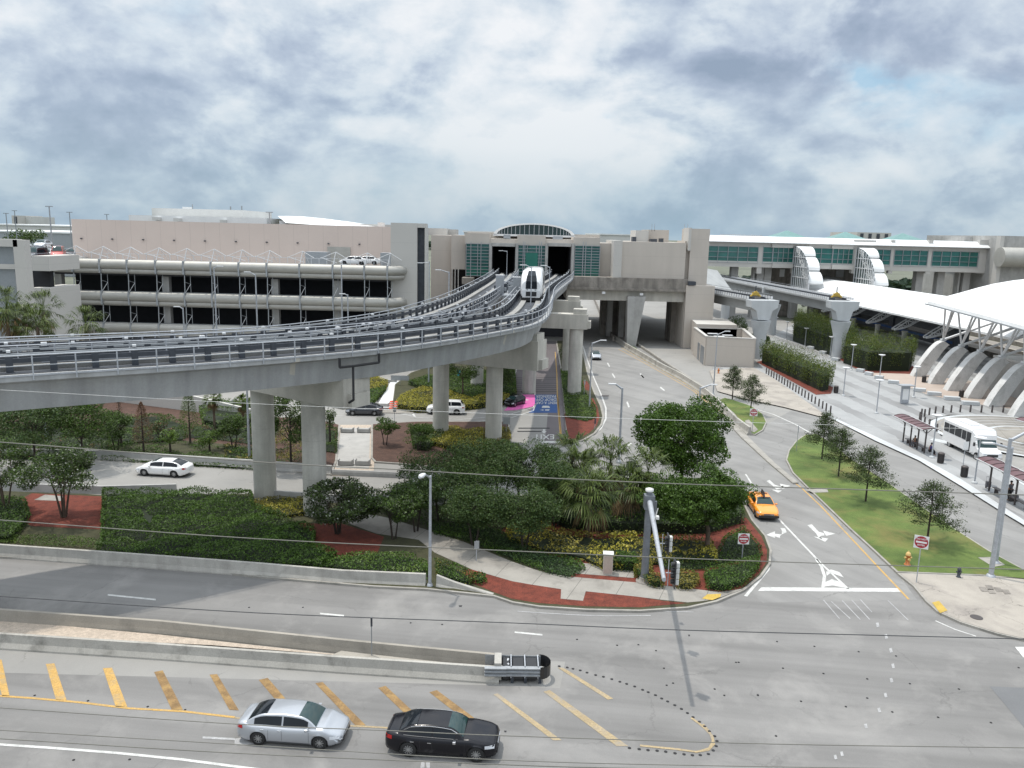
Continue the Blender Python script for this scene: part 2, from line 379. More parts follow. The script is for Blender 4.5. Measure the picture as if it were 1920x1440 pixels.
def spline(pts,n=8):
    P=[Vector(p) for p in pts]; P=[P[0]*2-P[1]]+P+[P[-1]*2-P[-2]]; out=[]
    for i in range(1,len(P)-2):
        p0,p1,p2,p3=P[i-1:i+3]
        for k in range(n):
            t=k/n; out.append(.5*((2*p1)+(p2-p0)*t+(2*p0-5*p1+4*p2-p3)*t*t+(3*p1-p0-3*p2+p3)*t**3))
    out.append(P[-2]); return out
def inset(poly,d):
    P=[Vector((p[0],p[1])) for p in poly]; n=len(P)
    ar=sum(P[i].x*P[(i+1)%n].y-P[(i+1)%n].x*P[i].y for i in range(n))
    if ar<0: P=P[::-1]
    out=[]
    for i in range(n):
        a=(P[i]-P[i-1]).normalized(); c=(P[(i+1)%n]-P[i]).normalized()
        na=Vector((-a.y,a.x)); nc=Vector((-c.y,c.x)); m=(na+nc)
        if m.length<1e-3: m=na
        m.normalize(); k=max(.5,m.dot(na)); out.append(P[i]+m*d/k)
    return out
# ------------------------------------------------------------------ ground
def GP(s,z=0): return [G(x,y,z) for x,y in s]
def sheet(name,px,z,m,world=False):
    P=[Vector((p[0],p[1],z)) for p in px] if world else [Vector((p.x,p.y,z)) for p in GP(px)]
    mb=MB(); mb.poly(P,m); o=mb.build(name,kind='structure'); return o
def xy(P): return [(p[0],p[1]) for p in P]
sheet('ground',[(-1500,-40),(1500,-40),(3000,5000),(-3000,5000)],-.05,'earth_far',True)
sheet('paved_ground',[(-60,5),(150,5),(150,205),(75,215),(75,330),(0,330),(0,205),(-115,205),(-75,90)],-.012,'pale_road',True)
sheet('near_road',[(-40,1000),(-40,1260),(930,1285),(1050,1290),(1060,1240),(930,1235),(930,1105),(1430,1095),(1720,1090),(1960,1215),(2500,1290),(2500,1600),(-60,1500),(-60,1340)],-.006,'asphalt')
sheet('north_road',[(-60,1030),(930,1115),(1000,1240),(-60,1150)],-.004,'asphalt')
sheet('exit_road',[(1160,640),(1200,650),(1300,715),(1410,815),(1500,905),(1690,1085),(1720,1125),(1430,1130),(1395,1100),(1440,1070),(1430,1010),(1380,930),(1180,900),(1060,850),(1130,810),(1133,770),(1092,640)],-.002,'right_road')
sheet('bus_road',[(1430,800),(1500,760),(1552,790),(1723,866),(1940,1000),(1940,1095),(1850,1045),(1640,895),(1525,815),(1475,850),(1500,905),(1400,812)],-.004,'right_road')
sheet('dark_shaded_lane',[(968,640),(1046,640),(1050,690),(1063,834),(1003,834),(1000,773),(953,755),(972,683)],.002,'dark_shaded_road')  # dark asphalt; its far half also carries the viaduct's shadow in the colour
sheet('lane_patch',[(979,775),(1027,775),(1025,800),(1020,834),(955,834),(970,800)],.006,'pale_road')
def island(name,px,kw,top,h=.13,world=False,kmat='kerb',tag_=None):
    P=xy(px if world else GP(px))
    mb=MB(); mb.prism(P,-.05,h,kmat); mb.build('kerb' if not tag_ else tag_,kind='structure')
    I=inset(P,kw); mb=MB(); mb.poly([Vector((p.x,p.y,h+.012)) for p in I],top); mb.build(name,kind='structure')
    return I
# --- centre garden with the curved kerb on the right
gard=[(-40,1045),(300,1062),(480,1084),(700,1103),(800,1108),(925,1121),(960,1133),(1010,1141),(1100,1147),(1200,1149),(1290,1143),(1345,1131),(1395,1110),(1428,1084),(1445,1060),(1447,1035),(1437,1008),(1412,978),(1385,925),(1300,915),(1150,918),(1000,934),(880,937),(620,932),(460,928),(190,930),(-60,912)]
gpoly=[xy(GP([p]))[0] for p in gard]
island('garden_soil',gard,.16,'dark_soil')
LV=.15
def gsheet(name,px,m,dz=0): return sheet(name,px,LV+dz,m)
gsheet('red_mulch',[(925,1114),(960,1127),(1010,1135),(1100,1141),(1200,1143),(1287,1135),(1245,1131),(1190,1122),(1100,1112),(1055,1108),(1000,1100),(960,1094),(918,1082),(880,1070),(855,1085)],'mulch')
gsheet('red_mulch',[(1069,1085),(1200,1098),(1290,1110),(1370,1116),(1397,1102),(1422,1080),(1437,1058),(1438,1035),(1428,1010),(1400,975),(1330,950),(1180,935),(1000,960),(935,1000),(1010,1055)],'mulch')
gsheet('red_mulch',[(60,928),(190,934),(250,940),(260,1000),(60,990),(0,960)],'mulch')
gsheet('red_mulch',[(560,985),(640,985),(720,1010),(700,1060),(600,1055)],'mulch')
gsheet('garden_path',[(655,960),(725,974),(810,1000),(870,1020),(960,1057),(1000,1071),(1024,1078),(1064,1085),(1190,1096),(1277,1106),(1348,1114),(1395,1108),(1352,1124),(1322,1131),(1289,1134),(1240,1129),(1193,1123),(1098,1113),(1093,1131),(1051,1127),(1052,1109),(1000,1101),(960,1094),(885,1072),(815,1040),(785,1016),(705,1004),(640,980)],'sidewalk',.008)
gsheet('concrete_pad',[(1075,1058),(1190,1070),(1188,1088),(1071,1079)],'sidewalk',.014)
gsheet('concrete_pad',[(64,941),(85,931),(118,934),(118,943)],'sidewalk',.014)
sheet('tactile_pad',[(1316,1127),(1326,1119),(1352,1118),(1350,1124),(1335,1130)],LV+.02,'yellow_pad')
# --- corner slab and lawn on the right
lawn=[(1681,1076),(1640,1037),(1593,994),(1550,952),(1512,915),(1485,888),(1473,864),(1478,846),(1492,828),(1508,817),(1530,815),(1562,833),(1596,862),(1660,903),(1719,945),(1797,998),(1856,1036),(1945,1084),(1945,1092),(1841,1082)]
island('lawn',lawn,.15,'lawn')
corner=[(1681,1077),(1841,1083),(2200,1104),(2300,1262),(1960,1213),(1920,1203),(1870,1192),(1800,1170),(1757,1150),(1735,1130),(1712,1102)]
island('corner_pavement',corner,.15,'corner_slab')
sheet('tactile_pad',[(1747,1134),(1760,1131),(1776,1149),(1762,1154)],LV+.01,'yellow_pad')
sheet('lamp_pad',[(1833,1049),(1862,1048),(1884,1063),(1862,1067)],LV+.01,'kerb')
sheet('drain_pad',[(1511,921),(1550,919),(1553,926),(1524,927)],LV+.01,'kerb')
for q in [(1834,1104),(1846,1101),(1849,1108),(1862,1105),(1877,1109)]:
    sheet('vault_lid',[(q[0],q[1]),(q[0]+13,q[1]+1),(q[0]+18,q[1]+9),(q[0]+6,q[1]+9)],LV+.012,'old_concrete')
def manhole(px,py,r=.35,z=LV+.014,m='bronze'):
    c=G(px,py,z); mb=MB(); mb.prism([(c.x+r*math.cos(a*.393),c.y+r*math.sin(a*.393)) for a in range(16)],z-.01,z,m)
    return mb.build('manhole_cover',label='round dark iron manhole cover in the beige corner pavement',cat='manhole cover')
manhole(1831,1157)
# --- grass island with two trees
isl=[(1346,752),(1358,747),(1377,752),(1410,763),(1431,778),(1438,793),(1431,808),(1416,817),(1403,814),(1392,800),(1375,777)]
island('grass_island',isl,.15,'lawn')
sheet('island_slab',[(1396,791),(1404,789),(1421,808),(1414,813),(1407,810)],LV+.01,'sidewalk')
# --- gore island under the viaduct
gore=[(1042,640),(1050,690),(1058,770),(1063,832),(1078,832),(1095,827),(1117,814),(1130,797),(1133,782),(1128,762),(1115,735),(1103,700),(1092,650),(1090,638)]
island('gore_soil',gore,.25,'dark_soil')
gsheet('red_mulch',[(1058,778),(1066,828),(1080,827),(1105,814),(1119,800),(1124,785),(1121,768),(1112,748)],'mulch')
gsheet('red_mulch',[(1092,718),(1100,716),(1108,728),(1104,734),(1094,732)],'mulch')
# concrete strip beside the exit road
island('median_strip',[(1352,780),(1366,783),(1420,838),(1455,872),(1497,907),(1487,908),(1440,868),(1390,822)],.1,'kerb',.12)
# --- gardens in the middle distance
mulchL=[(-60,842),(190,856),(480,880),(622,892),(632,866),(638,798),(600,789),(470,780),(330,765),(190,745),(-60,735)]
island('garden_soil',mulchL,.2,'brown_mulch')
sheet('ground_cover_bed',[(180,845),(480,872),(480,840),(300,825),(180,830)],LV+.006,'dark_soil')
walk=[(637,798),(637,797),(705,797),(701,880),(700,893),(622,892),(632,866)]
sheet('white_path',walk,.03,'gravel')
M_white=mat('marble_paving',(.38,.37,.35),.7,.1,.8,.05,10,extra=cracks(.9,1.)); 
sheet('white_path',[(639,803),(694,803),(692,880),(630,878)],.05,'marble_paving')
island('garden_soil',[(696,797),(695,860),(702,868),(760,872),(960,895),(968,860),(945,832),(956,800),(953,792),(780,792)],.2,'brown_mulch')
island('garden_soil',[(655,772),(668,705),(712,704),(705,765),(704,771)],.1,'dark_soil')
island('garden_soil',[(734,768),(740,722),(770,700),(860,670),(965,655),(970,683),(955,738),(948,752),(900,762),(830,771),(770,772)],.1,'dark_soil')
sheet('white_path',[(733,716),(762,716),(740,766),(705,766)],.12,'white_roof')
sheet('white_path',[(700,768),(775,768),(775,776),(700,774)],.05,'sidewalk')
# --- plaza
plaza=[(1336,690),(1420,690),(1436,640),(1500,600),(1760,640),(1960,700),(1960,800),(1900,787),(1780,779),(1740,790),(1743,798),(1755,803),(1762,812),(1762,818),(1790,832),(1835,852),(1960,935),(1960,1000),(1921,985),(1723,862),(1552,784),(1440,735),(1336,705)]
def pstripe(b,pos,cc,geo):
    t=b.m('FRACT',b.m('DIVIDE',b.v('DOT_PRODUCT',b.v('ADD',pos,b.v('SCALE',b.noise(pos,.4,2,.5,0,True),1.2)),(1,.03,0)),4.3))
    k=b.m('MULTIPLY',b.m('LESS_THAN',t,.42),b.ramp(b.noise(pos,.12,3),[(.35,.25),(.6,.9)]))
    return b.mix(k,cc,(.205,.205,.205,1))
mat('plaza_pavers',(.31,.315,.315),.85,.08,.4,.08,12,extra=pstripe)
P=xy(GP(plaza)); mb=MB(); mb.prism(P,-.05,.13,'kerb',mt='plaza_pavers'); mb.build('plaza_paving',kind='structure')
sheet('pale_apron',[(1330,696),(1412,690),(1452,712),(1552,783),(1535,782),(1470,765),(1390,748),(1345,735)],.142,'corner_slab')
sheet('pink_paving',[(1600,690),(1650,697),(1720,702),(1960,735),(1960,775),(1895,768),(1850,762),(1790,752),(1740,742),(1690,722),(1640,707)],.145,'paver_pink')
sheet('white_kerb_band',[(1552,783),(1556,782),(1640,820),(1730,862),(1800,900),(1960,1005),(1960,1012),(1890,970),(1800,913),(1723,866),(1640,828)],.15,'white_concrete')
sheet('white_kerb_band',[(1742,827),(1750,824),(1790,832),(1840,855),(1960,932),(1960,939),(1836,860),(1788,838)],.15,'white_concrete')
# --- roundabout of ringed paving

c0=Vector((61.5,90.5,0))
def ring(mb,r0,r1,z,m,a0=55,a1=235):
    n=40; V=[]
    for k in range(n+1):
        a=R(a0+(a1-a0)*k/n); V.append([(c0.x+r0*math.cos(a),c0.y+r0*math.sin(a),z),(c0.x+r1*math.cos(a),c0.y+r1*math.sin(a),z)])
    mb.loft(V,m)
mb=MB(); ring(mb,5.0,11.3,.152,'sidewalk'); mb.build('roundabout_paving',kind='structure')
mb=MB()
for k in range(7): ring(mb,5.9+k*.72,6.2+k*.72,.158,'paver_grey' if k%2 else 'right_road')
mb.build('roundabout_stripes',kind='structure')
mb=MB(); ring(mb,10.9,11.5,.17,'white_concrete'); ring(mb,5.0,5.5,.17,'white_concrete'); mb.build('white_kerb_band',kind='structure')
mb=MB(); mb.prism([(c0.x+5.0*math.cos(a*.3),c0.y+5.0*math.sin(a*.3)) for a in range(21)],-.05,.2,'kerb',mt='sidewalk'); mb.build('roundabout_centre',kind='structure')
# ------------------------------------------------------------------ painted markings
MK=.006
def mark(name,quads,m,z=MK):
    mb=MB()
    for q in quads: mb.poly([Vector((p.x,p.y,z)) for p in GP(q)],m)
    return mb.build(name,kind='structure')
def pline(name,px,w,m,z=MK,world=False,close=False):
    P=[Vector(p) for p in px] if world else GP(px)
    P=[Vector((p.x,p.y,z)) for p in P]; mb=MB(); secs=[]
    for i in range(len(P)):
        t=(P[min(i+1,len(P)-1)]-P[max(i-1,0)]).normalized(); r=Vector((t.y,-t.x,0))*w/2; secs.append([P[i]-r,P[i]+r])
    mb.loft(secs,m); return mb.build(name,kind='structure')
# yellow hatching beside the median
mark('yellow_stripe',[[(-16,1237),(3,1237),(18,1305),(4,1305)],[(86,1245),(102,1244),(125,1313),(105,1312)],[(193,1253),(210,1252),(239,1326),(217,1325)]],'yellow_paint')
mark('worn_stripe',[[(289,1260),(305,1257),(343,1331),(322,1331)],[(393,1265),(407,1264),(448,1332),(430,1331)],[(485,1275),(502,1271),(565,1345),(545,1345)],[(591,1281),(605,1279),(686,1360),(666,1360)],[(709,1290),(723,1286),(800,1358),(780,1358)],[(805,1298),(819,1294),(905,1358),(885,1360)]],'brown_paint')
mark('worn_stripe',[[(925,1302),(933,1300),(1053,1388),(1037,1388)],[(1019,1297),(1031,1294),(1178,1399),(1156,1399)],[(1046,1252),(1056,1252),(1150,1310),(1140,1312)]],'faded_yellow')
pline('yellow_edge_line',[(-30,1303),(60,1309),(150,1317),(240,1328),(345,1334),(440,1345)],.14,'yellow_paint')
pline('worn_edge_line',[(440,1346),(560,1357),(680,1362),(780,1368)],.12,'faded_yellow')
pline('nose_line',[(1296,1346),(1310,1356),(1322,1366),(1335,1380),(1338,1395),(1328,1406),(1305,1410),(1270,1405),(1200,1398)],.13,'faded_yellow',MK+.004)
pline('nose_line',[(1318,1358),(1330,1372),(1337,1390),(1330,1403),(1308,1410),(1280,1407)],.10,'faded_yellow',MK+.008)
pline('white_edge_line',[(-30,1394),(90,1402),(220,1412),(340,1424),(470,1441),(560,1452)],.15,'white_paint')
mark('lane_dash',[[(202,1114),(292,1123),(292,1126),(202,1117)],[(965,1184),(1017,1189),(1017,1192),(965,1187)],[(600,1149),(645,1153),(645,1156),(600,1152)]],'white_paint')
mark('arrow_remnant',[[(440,1385),(456,1383),(470,1392),(480,1395),(440,1398)],[(380,1381),(440,1384),(440,1388),(380,1385)],[(790,1428),(796,1428),(796,1440),(788,1440)],[(798,1428),(806,1428),(806,1440),(800,1440)]],'worn_paint')
# right exit lanes
pline('white_edge_line',[(1394,969),(1402,990),(1420,1012),(1436,1035),(1443,1050),(1440,1068),(1425,1086),(1398,1118)],.2,'white_paint')
pline('lane_line',[(1398,889),(1410,908),(1425,925),(1462,975),(1500,1015),(1541,1058),(1590,1104)],.16,'white_paint')
pline('lane_line',[(1530,1048),(1540,1062),(1546,1080),(1543,1102)],.2,'white_paint')
mark('chevron',[[(1549,1072),(1558,1068),(1574,1073),(1582,1083),(1558,1074),(1550,1080)],[(1545,1093),(1560,1086),(1582,1094),(1590,1103),(1560,1098),(1546,1100)]],'white_paint',MK+.004)
mark('stop_line',[[(1428,1101),(1686,1103),(1691,1110),(1421,1108)]],'white_paint')
mark('turn_arrow',[ # upper double arrow
 [(1437,902),(1443,900),(1453,909),(1449,911)],[(1449,911),(1453,909),(1462,912),(1463,916),(1456,918)],[(1462,912),(1463,916),(1469,915),(1469,911)],[(1462,907),(1482,911),(1467,917)],
 [(1449,911),(1456,918),(1460,921),(1455,917)],[(1447,918),(1466,920),(1459,924)],
 # lower double arrow
 [(1514,985),(1522,983),(1535,997),(1530,1000)],[(1530,1000),(1535,997),(1545,1000),(1546,1004),(1537,1006)],[(1543,995),(1566,1001),(1549,1005)],
 [(1530,1000),(1537,1006),(1543,1012),(1535,1008)],[(1525,1006),(1553,1010),(1547,1016)],
 # left turn arrow
 [(1437,1003),(1453,996),(1453,1009)],[(1453,1001),(1466,1002),(1462,1006),(1453,1005)],[(1463,990),(1472,991),(1475,998),(1466,1002),(1466,995)],[(1453,1005),(1462,1006),(1462,1007),(1463,1009),(1453,1006)]],'white_paint',MK+.002)
pline('yellow_edge_line',[(1160,655),(1200,676),(1250,704),(1300,733),(1337,764),(1367,792),(1400,823),(1440,862),(1480,898),(1503,915),(1540,950),(1590,1003),(1650,1067),(1704,1124)],.14,'yellow_paint',MK+.002)
pline('worn_edge_line',[(1165,652),(1230,688),(1300,728),(1360,780)],.3,'faded_yellow',MK-.003)
pline('white_edge_line',[(1093,648),(1100,672),(1113,707),(1128,742),(1136,765),(1136,785),(1127,803),(1107,820),(1072,836)],.2,'white_paint')
mark('lane_dash',[[(1138,681),(1140,680),(1144,687),(1142,688)],[(1147,701),(1149,700),(1154,708),(1152,709)],[(1174,754),(1177,753),(1181,763),(1178,764)],[(1201,703),(1203,702),(1208,708),(1206,709)],[(1199,701),(1202,700),(1208,708),(1206,709)],[(1237,727),(1239,725),(1247,732),(1245,733)],
  [(1119,661),(1121,660),(1124,666),(1122,667)],[(1168,840),(1183,830),(1185,832),(1170,842)]],'white_paint')
E_=[]
for i,(x,y,x2,y2) in enumerate([(1543,1125,1573,1160),(1558,1128,1593,1160),(1578,1126,1612,1162),(1596,1125,1630,1162),(1612,1124,1634,1148),(1664,1126,1702,1163)]): E_.append([(x,y),(x+2,y),(x2+2,y2),(x2,y2)])
mark('crosswalk_remnant',E_,'worn_paint')
mark('skip_mark',[[(x,y),(x+5,y-1),(x+7,y+7),(x+2,y+8)] for x,y in[(1658,1190),(1667,1216),(1671,1245),(1668,1272),(1657,1300),(1645,1328),(1620,1358),(1563,1416),(1575,1410),(1642,1168)]],'worn_paint')
pline('white_edge_line',[(1754,1164),(1790,1180),(1830,1193)],.1,'white_paint')
mark('stop_line',[[(1903,1213),(1925,1213),(1935,1240),(1918,1232)]],'white_paint')
mark('give_way_line',[[(1070,1141),(1300,1147),(1300,1148),(1100,1143)]],'worn_paint')
pline('white_edge_line',[(970,1146),(1010,1149),(1080,1153),(1140,1155),(1220,1154)],.08,'worn_paint')
pline('white_edge_line',[(1440,843),(1470,850),(1520,872)],.02,'worn_paint')
pline('white_edge_line',[(1410,765),(1450,777),(1490,795),(1520,812)],.2,'white_paint')
mark('patch',[[(1856,1287),(1925,1290),(1960,1420),(1925,1370)]],'patch_grey',.003)
pline('white_edge_line',[(971,684),(962,715),(955,745)],.16,'white_paint',.03)
# left middle roads
pline('lane_line',[(642,797),(700,801),(780,790)],.001,'white_paint')
pline('white_edge_line',[(625,795),(700,796),(760,800)],.001,'white_paint')
pline('white_edge_line',[(625,779),(660,779)],.1,'white_paint'); pline('white_edge_line',[(778,783),(860,787),(950,779),(1000,764),(1004,758)],.14,'white_paint',MK+.012)
pline('white_edge_line',[(840,793),(900,790),(960,783),(1000,770),(1005,757)],.16,'white_paint',MK+.012)
mark('give_way_triangle',[[(750,776),(776,775),(780,782)]],'white_paint'); mark('give_way_triangle',[[(757,777),(772,776.5),(775,780)]],'right_road',MK+.004)
mark('road_seam',[[(628,801),(640,801),(640,803),(628,803)]],'kerb')
# painted exit lane
mark('pink_panel',[[(976,740),(1003,740),(1003,757),(1000,762),(968,769),(945,770)]],'pink_paint',.012)
mark('blue_panel',[[(1003,740),(1043,740),(1045,774),(991,774),(1003,763)]],'blue_paint',.012)
mark('lane_dash',[[(1003,687),(1005,687),(1005,693),(1003,693)],[(1002,708),(1004,708),(1004,716),(1002,716)],[(1002,733),(1004,733),(1004,741),(1002,741)],[(1007,654),(1008,654),(1008,662),(1007,662)]],'white_paint',.014)
pline('yellow_edge_line',[(1041,660),(1044,700),(1045,740),(1048,780),(1052,831)],.16,'yellow_paint',.014)
pline('yellow_edge_line',[(1046,745),(1050,790),(1054,831)],.12,'yellow_paint',.014)
mark('stop_line',[[(1014,827),(1052,827),(1053,831),(1013,831)]],'white_paint',.014)
mark('rumble_strip',[[(968,y),(1044,y),(1044,y+.7),(968,y+.7)] for y in(708,712,716,719,723,726,730,734)],'rubber_dark',.006)
mark('road_seam',[[(972,802),(1030,802),(1031,804),(972,804)],[(970,808),(1016,808),(1016,810),(970,810)]],'rubber_dark',.012)
def lettering(txt,px0,px1,py0,py1,m='white_paint',z=.02):
    """words painted on the road to be read by traffic coming towards the camera"""
    cu=bpy.data.curves.new('road_text','FONT'); cu.body=txt; cu.size=1; cu.align_x='CENTER'; cu.align_y='CENTER'; cu.offset=.012
    o=bpy.data.objects.new('road_text',cu); COL.objects.link(o)
    dg=bpy.context.evaluated_depsgraph_get(); me=bpy.data.meshes.new_from_object(o.evaluated_get(dg)); bpy.data.objects.remove(o)
    V=np.array([v.co[:] for v in me.vertices]); mn,mx=V.min(0),V.max(0)
    q=[G(px1,py0),G(px0,py0),G(px0,py1),G(px1,py1)]   # text upside down for the camera: start of word at the right
    Fs=[tuple(p.vertices) for p in me.polygons]; out=[]
    for v in V:
        a=(v[0]-mn[0])/(mx[0]-mn[0]); c=1-(v[1]-mn[1])/(mx[1]-mn[1])
        p=(q[0].lerp(q[1],a)).lerp(q[3].lerp(q[2],a),1-c); out.append((p.x,p.y,z))
    mb=MB(); mb.add(out,Fs,m); return mb.build('road_lettering',kind='structure')
lettering('PASSENGER',1005,1042,741,746); lettering('DROP OFF',1005,1043,747,752); lettering('RENT A CAR',1005,1044,753,758); lettering('EXIT',1001,1039,815,824)
mark('car_symbol',[[(1018,761),(1028,761),(1031,763),(1031,765),(1016,765),(1016,763)]],'white_paint',.02)
mark('lane_arrow',[[(1012,769),(1019,768),(1019,770)],[(1022,768),(1031,768),(1029,770),(1022,770)],[(985,750),(988,748.5),(988,751.5)],[(988,749.5),(991,749.5),(991,750.5),(988,750.5)],[(1018,805),(1022,805),(1022,809),(1018,809)],[(1015,809),(1025,809),(1020,813)]],'white_paint',.02)
# road studs: the row round the painted nose and the ones scattered over the crossing
st=MB(); st.lathe((0,0,0),[(.075,0),(.075,.008),(.045,.022),(0.01,.026)],10,'rubber_dark')
stud0=st.build('road_stud',origin=(0,0,0),cat='road stud',group='studs around the painted nose')
ORD='first second third fourth fifth sixth seventh eighth ninth tenth eleventh twelfth thirteenth fourteenth fifteenth sixteenth seventeenth eighteenth nineteenth twentieth'.split()
def ordn(i):
    if i<20: return ORD[i]
    t=['','','twenty','thirty','forty','fifty'][(i+1)//10]; return t+'-'+ORD[(i+1)%10-1] if (i+1)%10 else {20:'twentieth',30:'thirtieth',40:'fortieth',50:'fiftieth'}[i+1]
sn=0
nose=spline(GP([(1046,1249),(1075,1254),(1104,1262),(1162,1278),(1208,1295),(1256,1317),(1292,1339),(1323,1364),(1341,1383),(1343,1399),(1331,1412),(1303,1416),(1266,1412),(1222,1407),(1181,1403)]),12)
d=0; last=None; first=True; acc=0
for a_,b_ in zip(nose[:-1],nose[1:]):
    acc+=(b_-a_).length
    if acc>=.34 or first:
        o=stud0 if first else stud0.copy()
        if not first: COL.objects.link(o)
        o.location=(b_.x+random.uniform(-.02,.02),b_.y+random.uniform(-.02,.02),MK); first=False; acc=0
        o.rotation_euler=(0,0,random.random()*6); o['label']='dark road stud, %s from the crash cushion along the painted nose'%ordn(sn); sn+=1
for x,y in [(1457,1203),(1527,1212),(1610,1222),(1680,1230),(1385,1242),(1468,1253),(1544,1263),(1626,1273),(1706,1282),(1798,1292),(1421,1304),(1502,1315),(1586,1325),(1626,1309),(1673,1335),(1759,1345),(1858,1355),(1082,1199),(1197,1209),(1157,1210),(1230,1220),(1385,1242),(1245,1253),(1262,1281),(1340,1292),(1358,1304),(1421,1303),(1910,1252),(568,1139),(467,1139),(770,1168),(829,1171),(65,1304),(165,1314),(277,1325),(347,1331),(138,1425),(243,1424),(1455,1380),(1250,1285),(1380,1242)]:
    o=stud0.copy(); COL.objects.link(o); p=G(x,y); o.location=(p.x,p.y,MK); o.scale=(.75,.75,1)
    o['label']='dark road stud alone in the open asphalt of the crossing'; o['group']='studs scattered over the crossing'
mark('tar_shadow_spot',[[(x,y),(x+w_,y),(x+w_*.8,y+3),(x+1,y+3)] for x,y,w_ in[(860,1135,7),(1290,1190,4),(690,1100,5),(945,1370,5)]],'rubber_dark',.004)  # first spot paints the street lamp head's cast shadow; the rest are tar
# ------------------------------------------------------------------ low walls along the roads
def wall(name,px,h,w,m,label,cat='wall',world=False,foot=.28,side=1,group=None,taper=None):
    """traffic barrier with a flared foot, following ground pixels"""
    P=[Vector(p) for p in px] if world else GP(px)
    P=resample([Vector((p.x,p.y,0)) for p in P],2.5); mb=MB(); secs=[]; n=len(P)
    for i in range(n):
        t=(P[min(i+1,n-1)]-P[max(i-1,0)]).normalized(); r=Vector((t.y,-t.x,0)); hh=h
        if taper and i>=n-taper: hh=h*(1-(i-(n-1-taper))/taper*.85)
        k=hh/h; q=[(-w/2-foot,-.02),(-w/2-foot,.08*k),(-w/2-.06,.33*k),(-w/2,hh),(w/2,hh),(w/2+.06,.33*k),(w/2+foot,.08*k),(w/2+foot,-.02)]
        secs.append([P[i]+r*(a+side*(w/2+foot))+Vector((0,0,u)) for a,u in q])
    mb.loft(secs,m,closed=True,caps=True)
    return mb.build(name,label=label,cat=cat,group=group)
wall('traffic_barrier',[(-50,1043),(120,1055),(300,1068),(480,1082),(640,1096),(797,1103)],.86,.2,'barrier_concrete','long white painted concrete barrier between the near road and the hedges',side=-1,foot=.16)
wall('traffic_barrier',[(817,1105),(850,1108),(925,1121)],.86,.2,'barrier_concrete','short white concrete barrier end sloping down beside the street lamp',side=-1,foot=.16,taper=2)
wall('median_wall',[(-60,1213),(0,1218),(300,1238),(640,1263),(790,1273),(935,1283)],.78,.18,'median_concrete','grey stained concrete wall of the median beside the yellow stripes',side=-1,foot=.18)
wall('median_wall',[(-60,1163),(0,1168),(300,1190),(640,1226),(780,1240),(925,1254)],.72,.18,'shoulder','tan concrete wall on the far side of the gravel median',side=-1,foot=.12)
wall('road_wall',[(-60,857),(190,862),(330,871),(480,881),(620,891)],.85,.2,'concrete','grey concrete wall behind the road of the white sedan',side=-1,foot=.15)
wall('road_wall',[(-60,921),(60,926),(190,930),(330,926)],.8,.2,'concrete','grey concrete wall on the near side of the road of the white sedan, left of the big hedge',side=-1,foot=.1)
wall('road_wall',[(500,938),(620,946),(760,952),(900,950),(1000,946)],.8,.2,'concrete','dark concrete wall behind the wide shady trees',side=-1,foot=.1)
wall('road_wall',[(622,891),(700,894),(760,897),(850,900),(930,902)],.5,.2,'concrete','low concrete kerb wall at the foot of the white path',side=-1,foot=.05)
wall('ramp_wall',[(1148,636),(1170,652),(1233,690),(1275,712),(1315,738),(1345,765),(1375,797),(1400,816)],.95,.25,'median_concrete','long weathered concrete wall dividing the exit road from the ramp beside it',side=-1,foot=.2)
wall('ramp_wall',[(1190,645),(1215,662),(1245,683),(1290,712),(1322,733)],.5,.2,'kerb','low pale wall on the ramp side of the grass wedge',side=-1,foot=.05)
wall('ramp_wall',[(1098,520),(1112,560),(1128,600),(1148,640)],1.,.3,'old_concrete','narrow dark wall climbing away under the bridge',side=-1,foot=.1)
gsheet('gravel',[(-60,1160),(-60,1190),(400,1213),(690,1236),(560,1222),(300,1193)],'gravel',-.05)
sheet('median_fill',[(640,1230),(690,1236),(925,1262),(920,1278),(760,1262),(600,1248)],.3,'shoulder')
gsheet('grass_wedge',[(1160,640),(1178,642),(1206,665),(1215,676),(1190,664)],'lawn')
# retaining walls and pale slabs seen under the viaduct on the left
mb=MB(); q=GP([(180,750),(470,788)]); mb.add([q[0],q[1],q[1]+Vector((0,.4,0)),q[0]+Vector((0,.4,0))]+[p+Vector((0,0,z)) for p,z in((q[0],3.4),(q[1],1.3),(q[1]+Vector((0,.4,0)),1.3),(q[0]+Vector((0,.4,0)),3.4))],[(0,1,5,4),(1,2,6,5),(2,3,7,6),(3,0,4,7),(4,5,6,7)],'grey_wall')
mb.build('retaining_wall',label='sloping grey retaining wall behind the garden trees under the viaduct',cat='wall')
mb=MB()
for x0,y0,x1,y1 in [(180,722,300,742),(305,725,340,732),(415,735,455,755)]:
    a,b_=G(x0,y1),G(x1,y0); mb.box(((a.x+b_.x)/2,a.y+2,3.0),(abs(b_.x-a.x),4,.4),m='white_roof')
mb.build('service_roof',label='low white flat roofs behind the retaining wall under the viaduct',cat='roof')
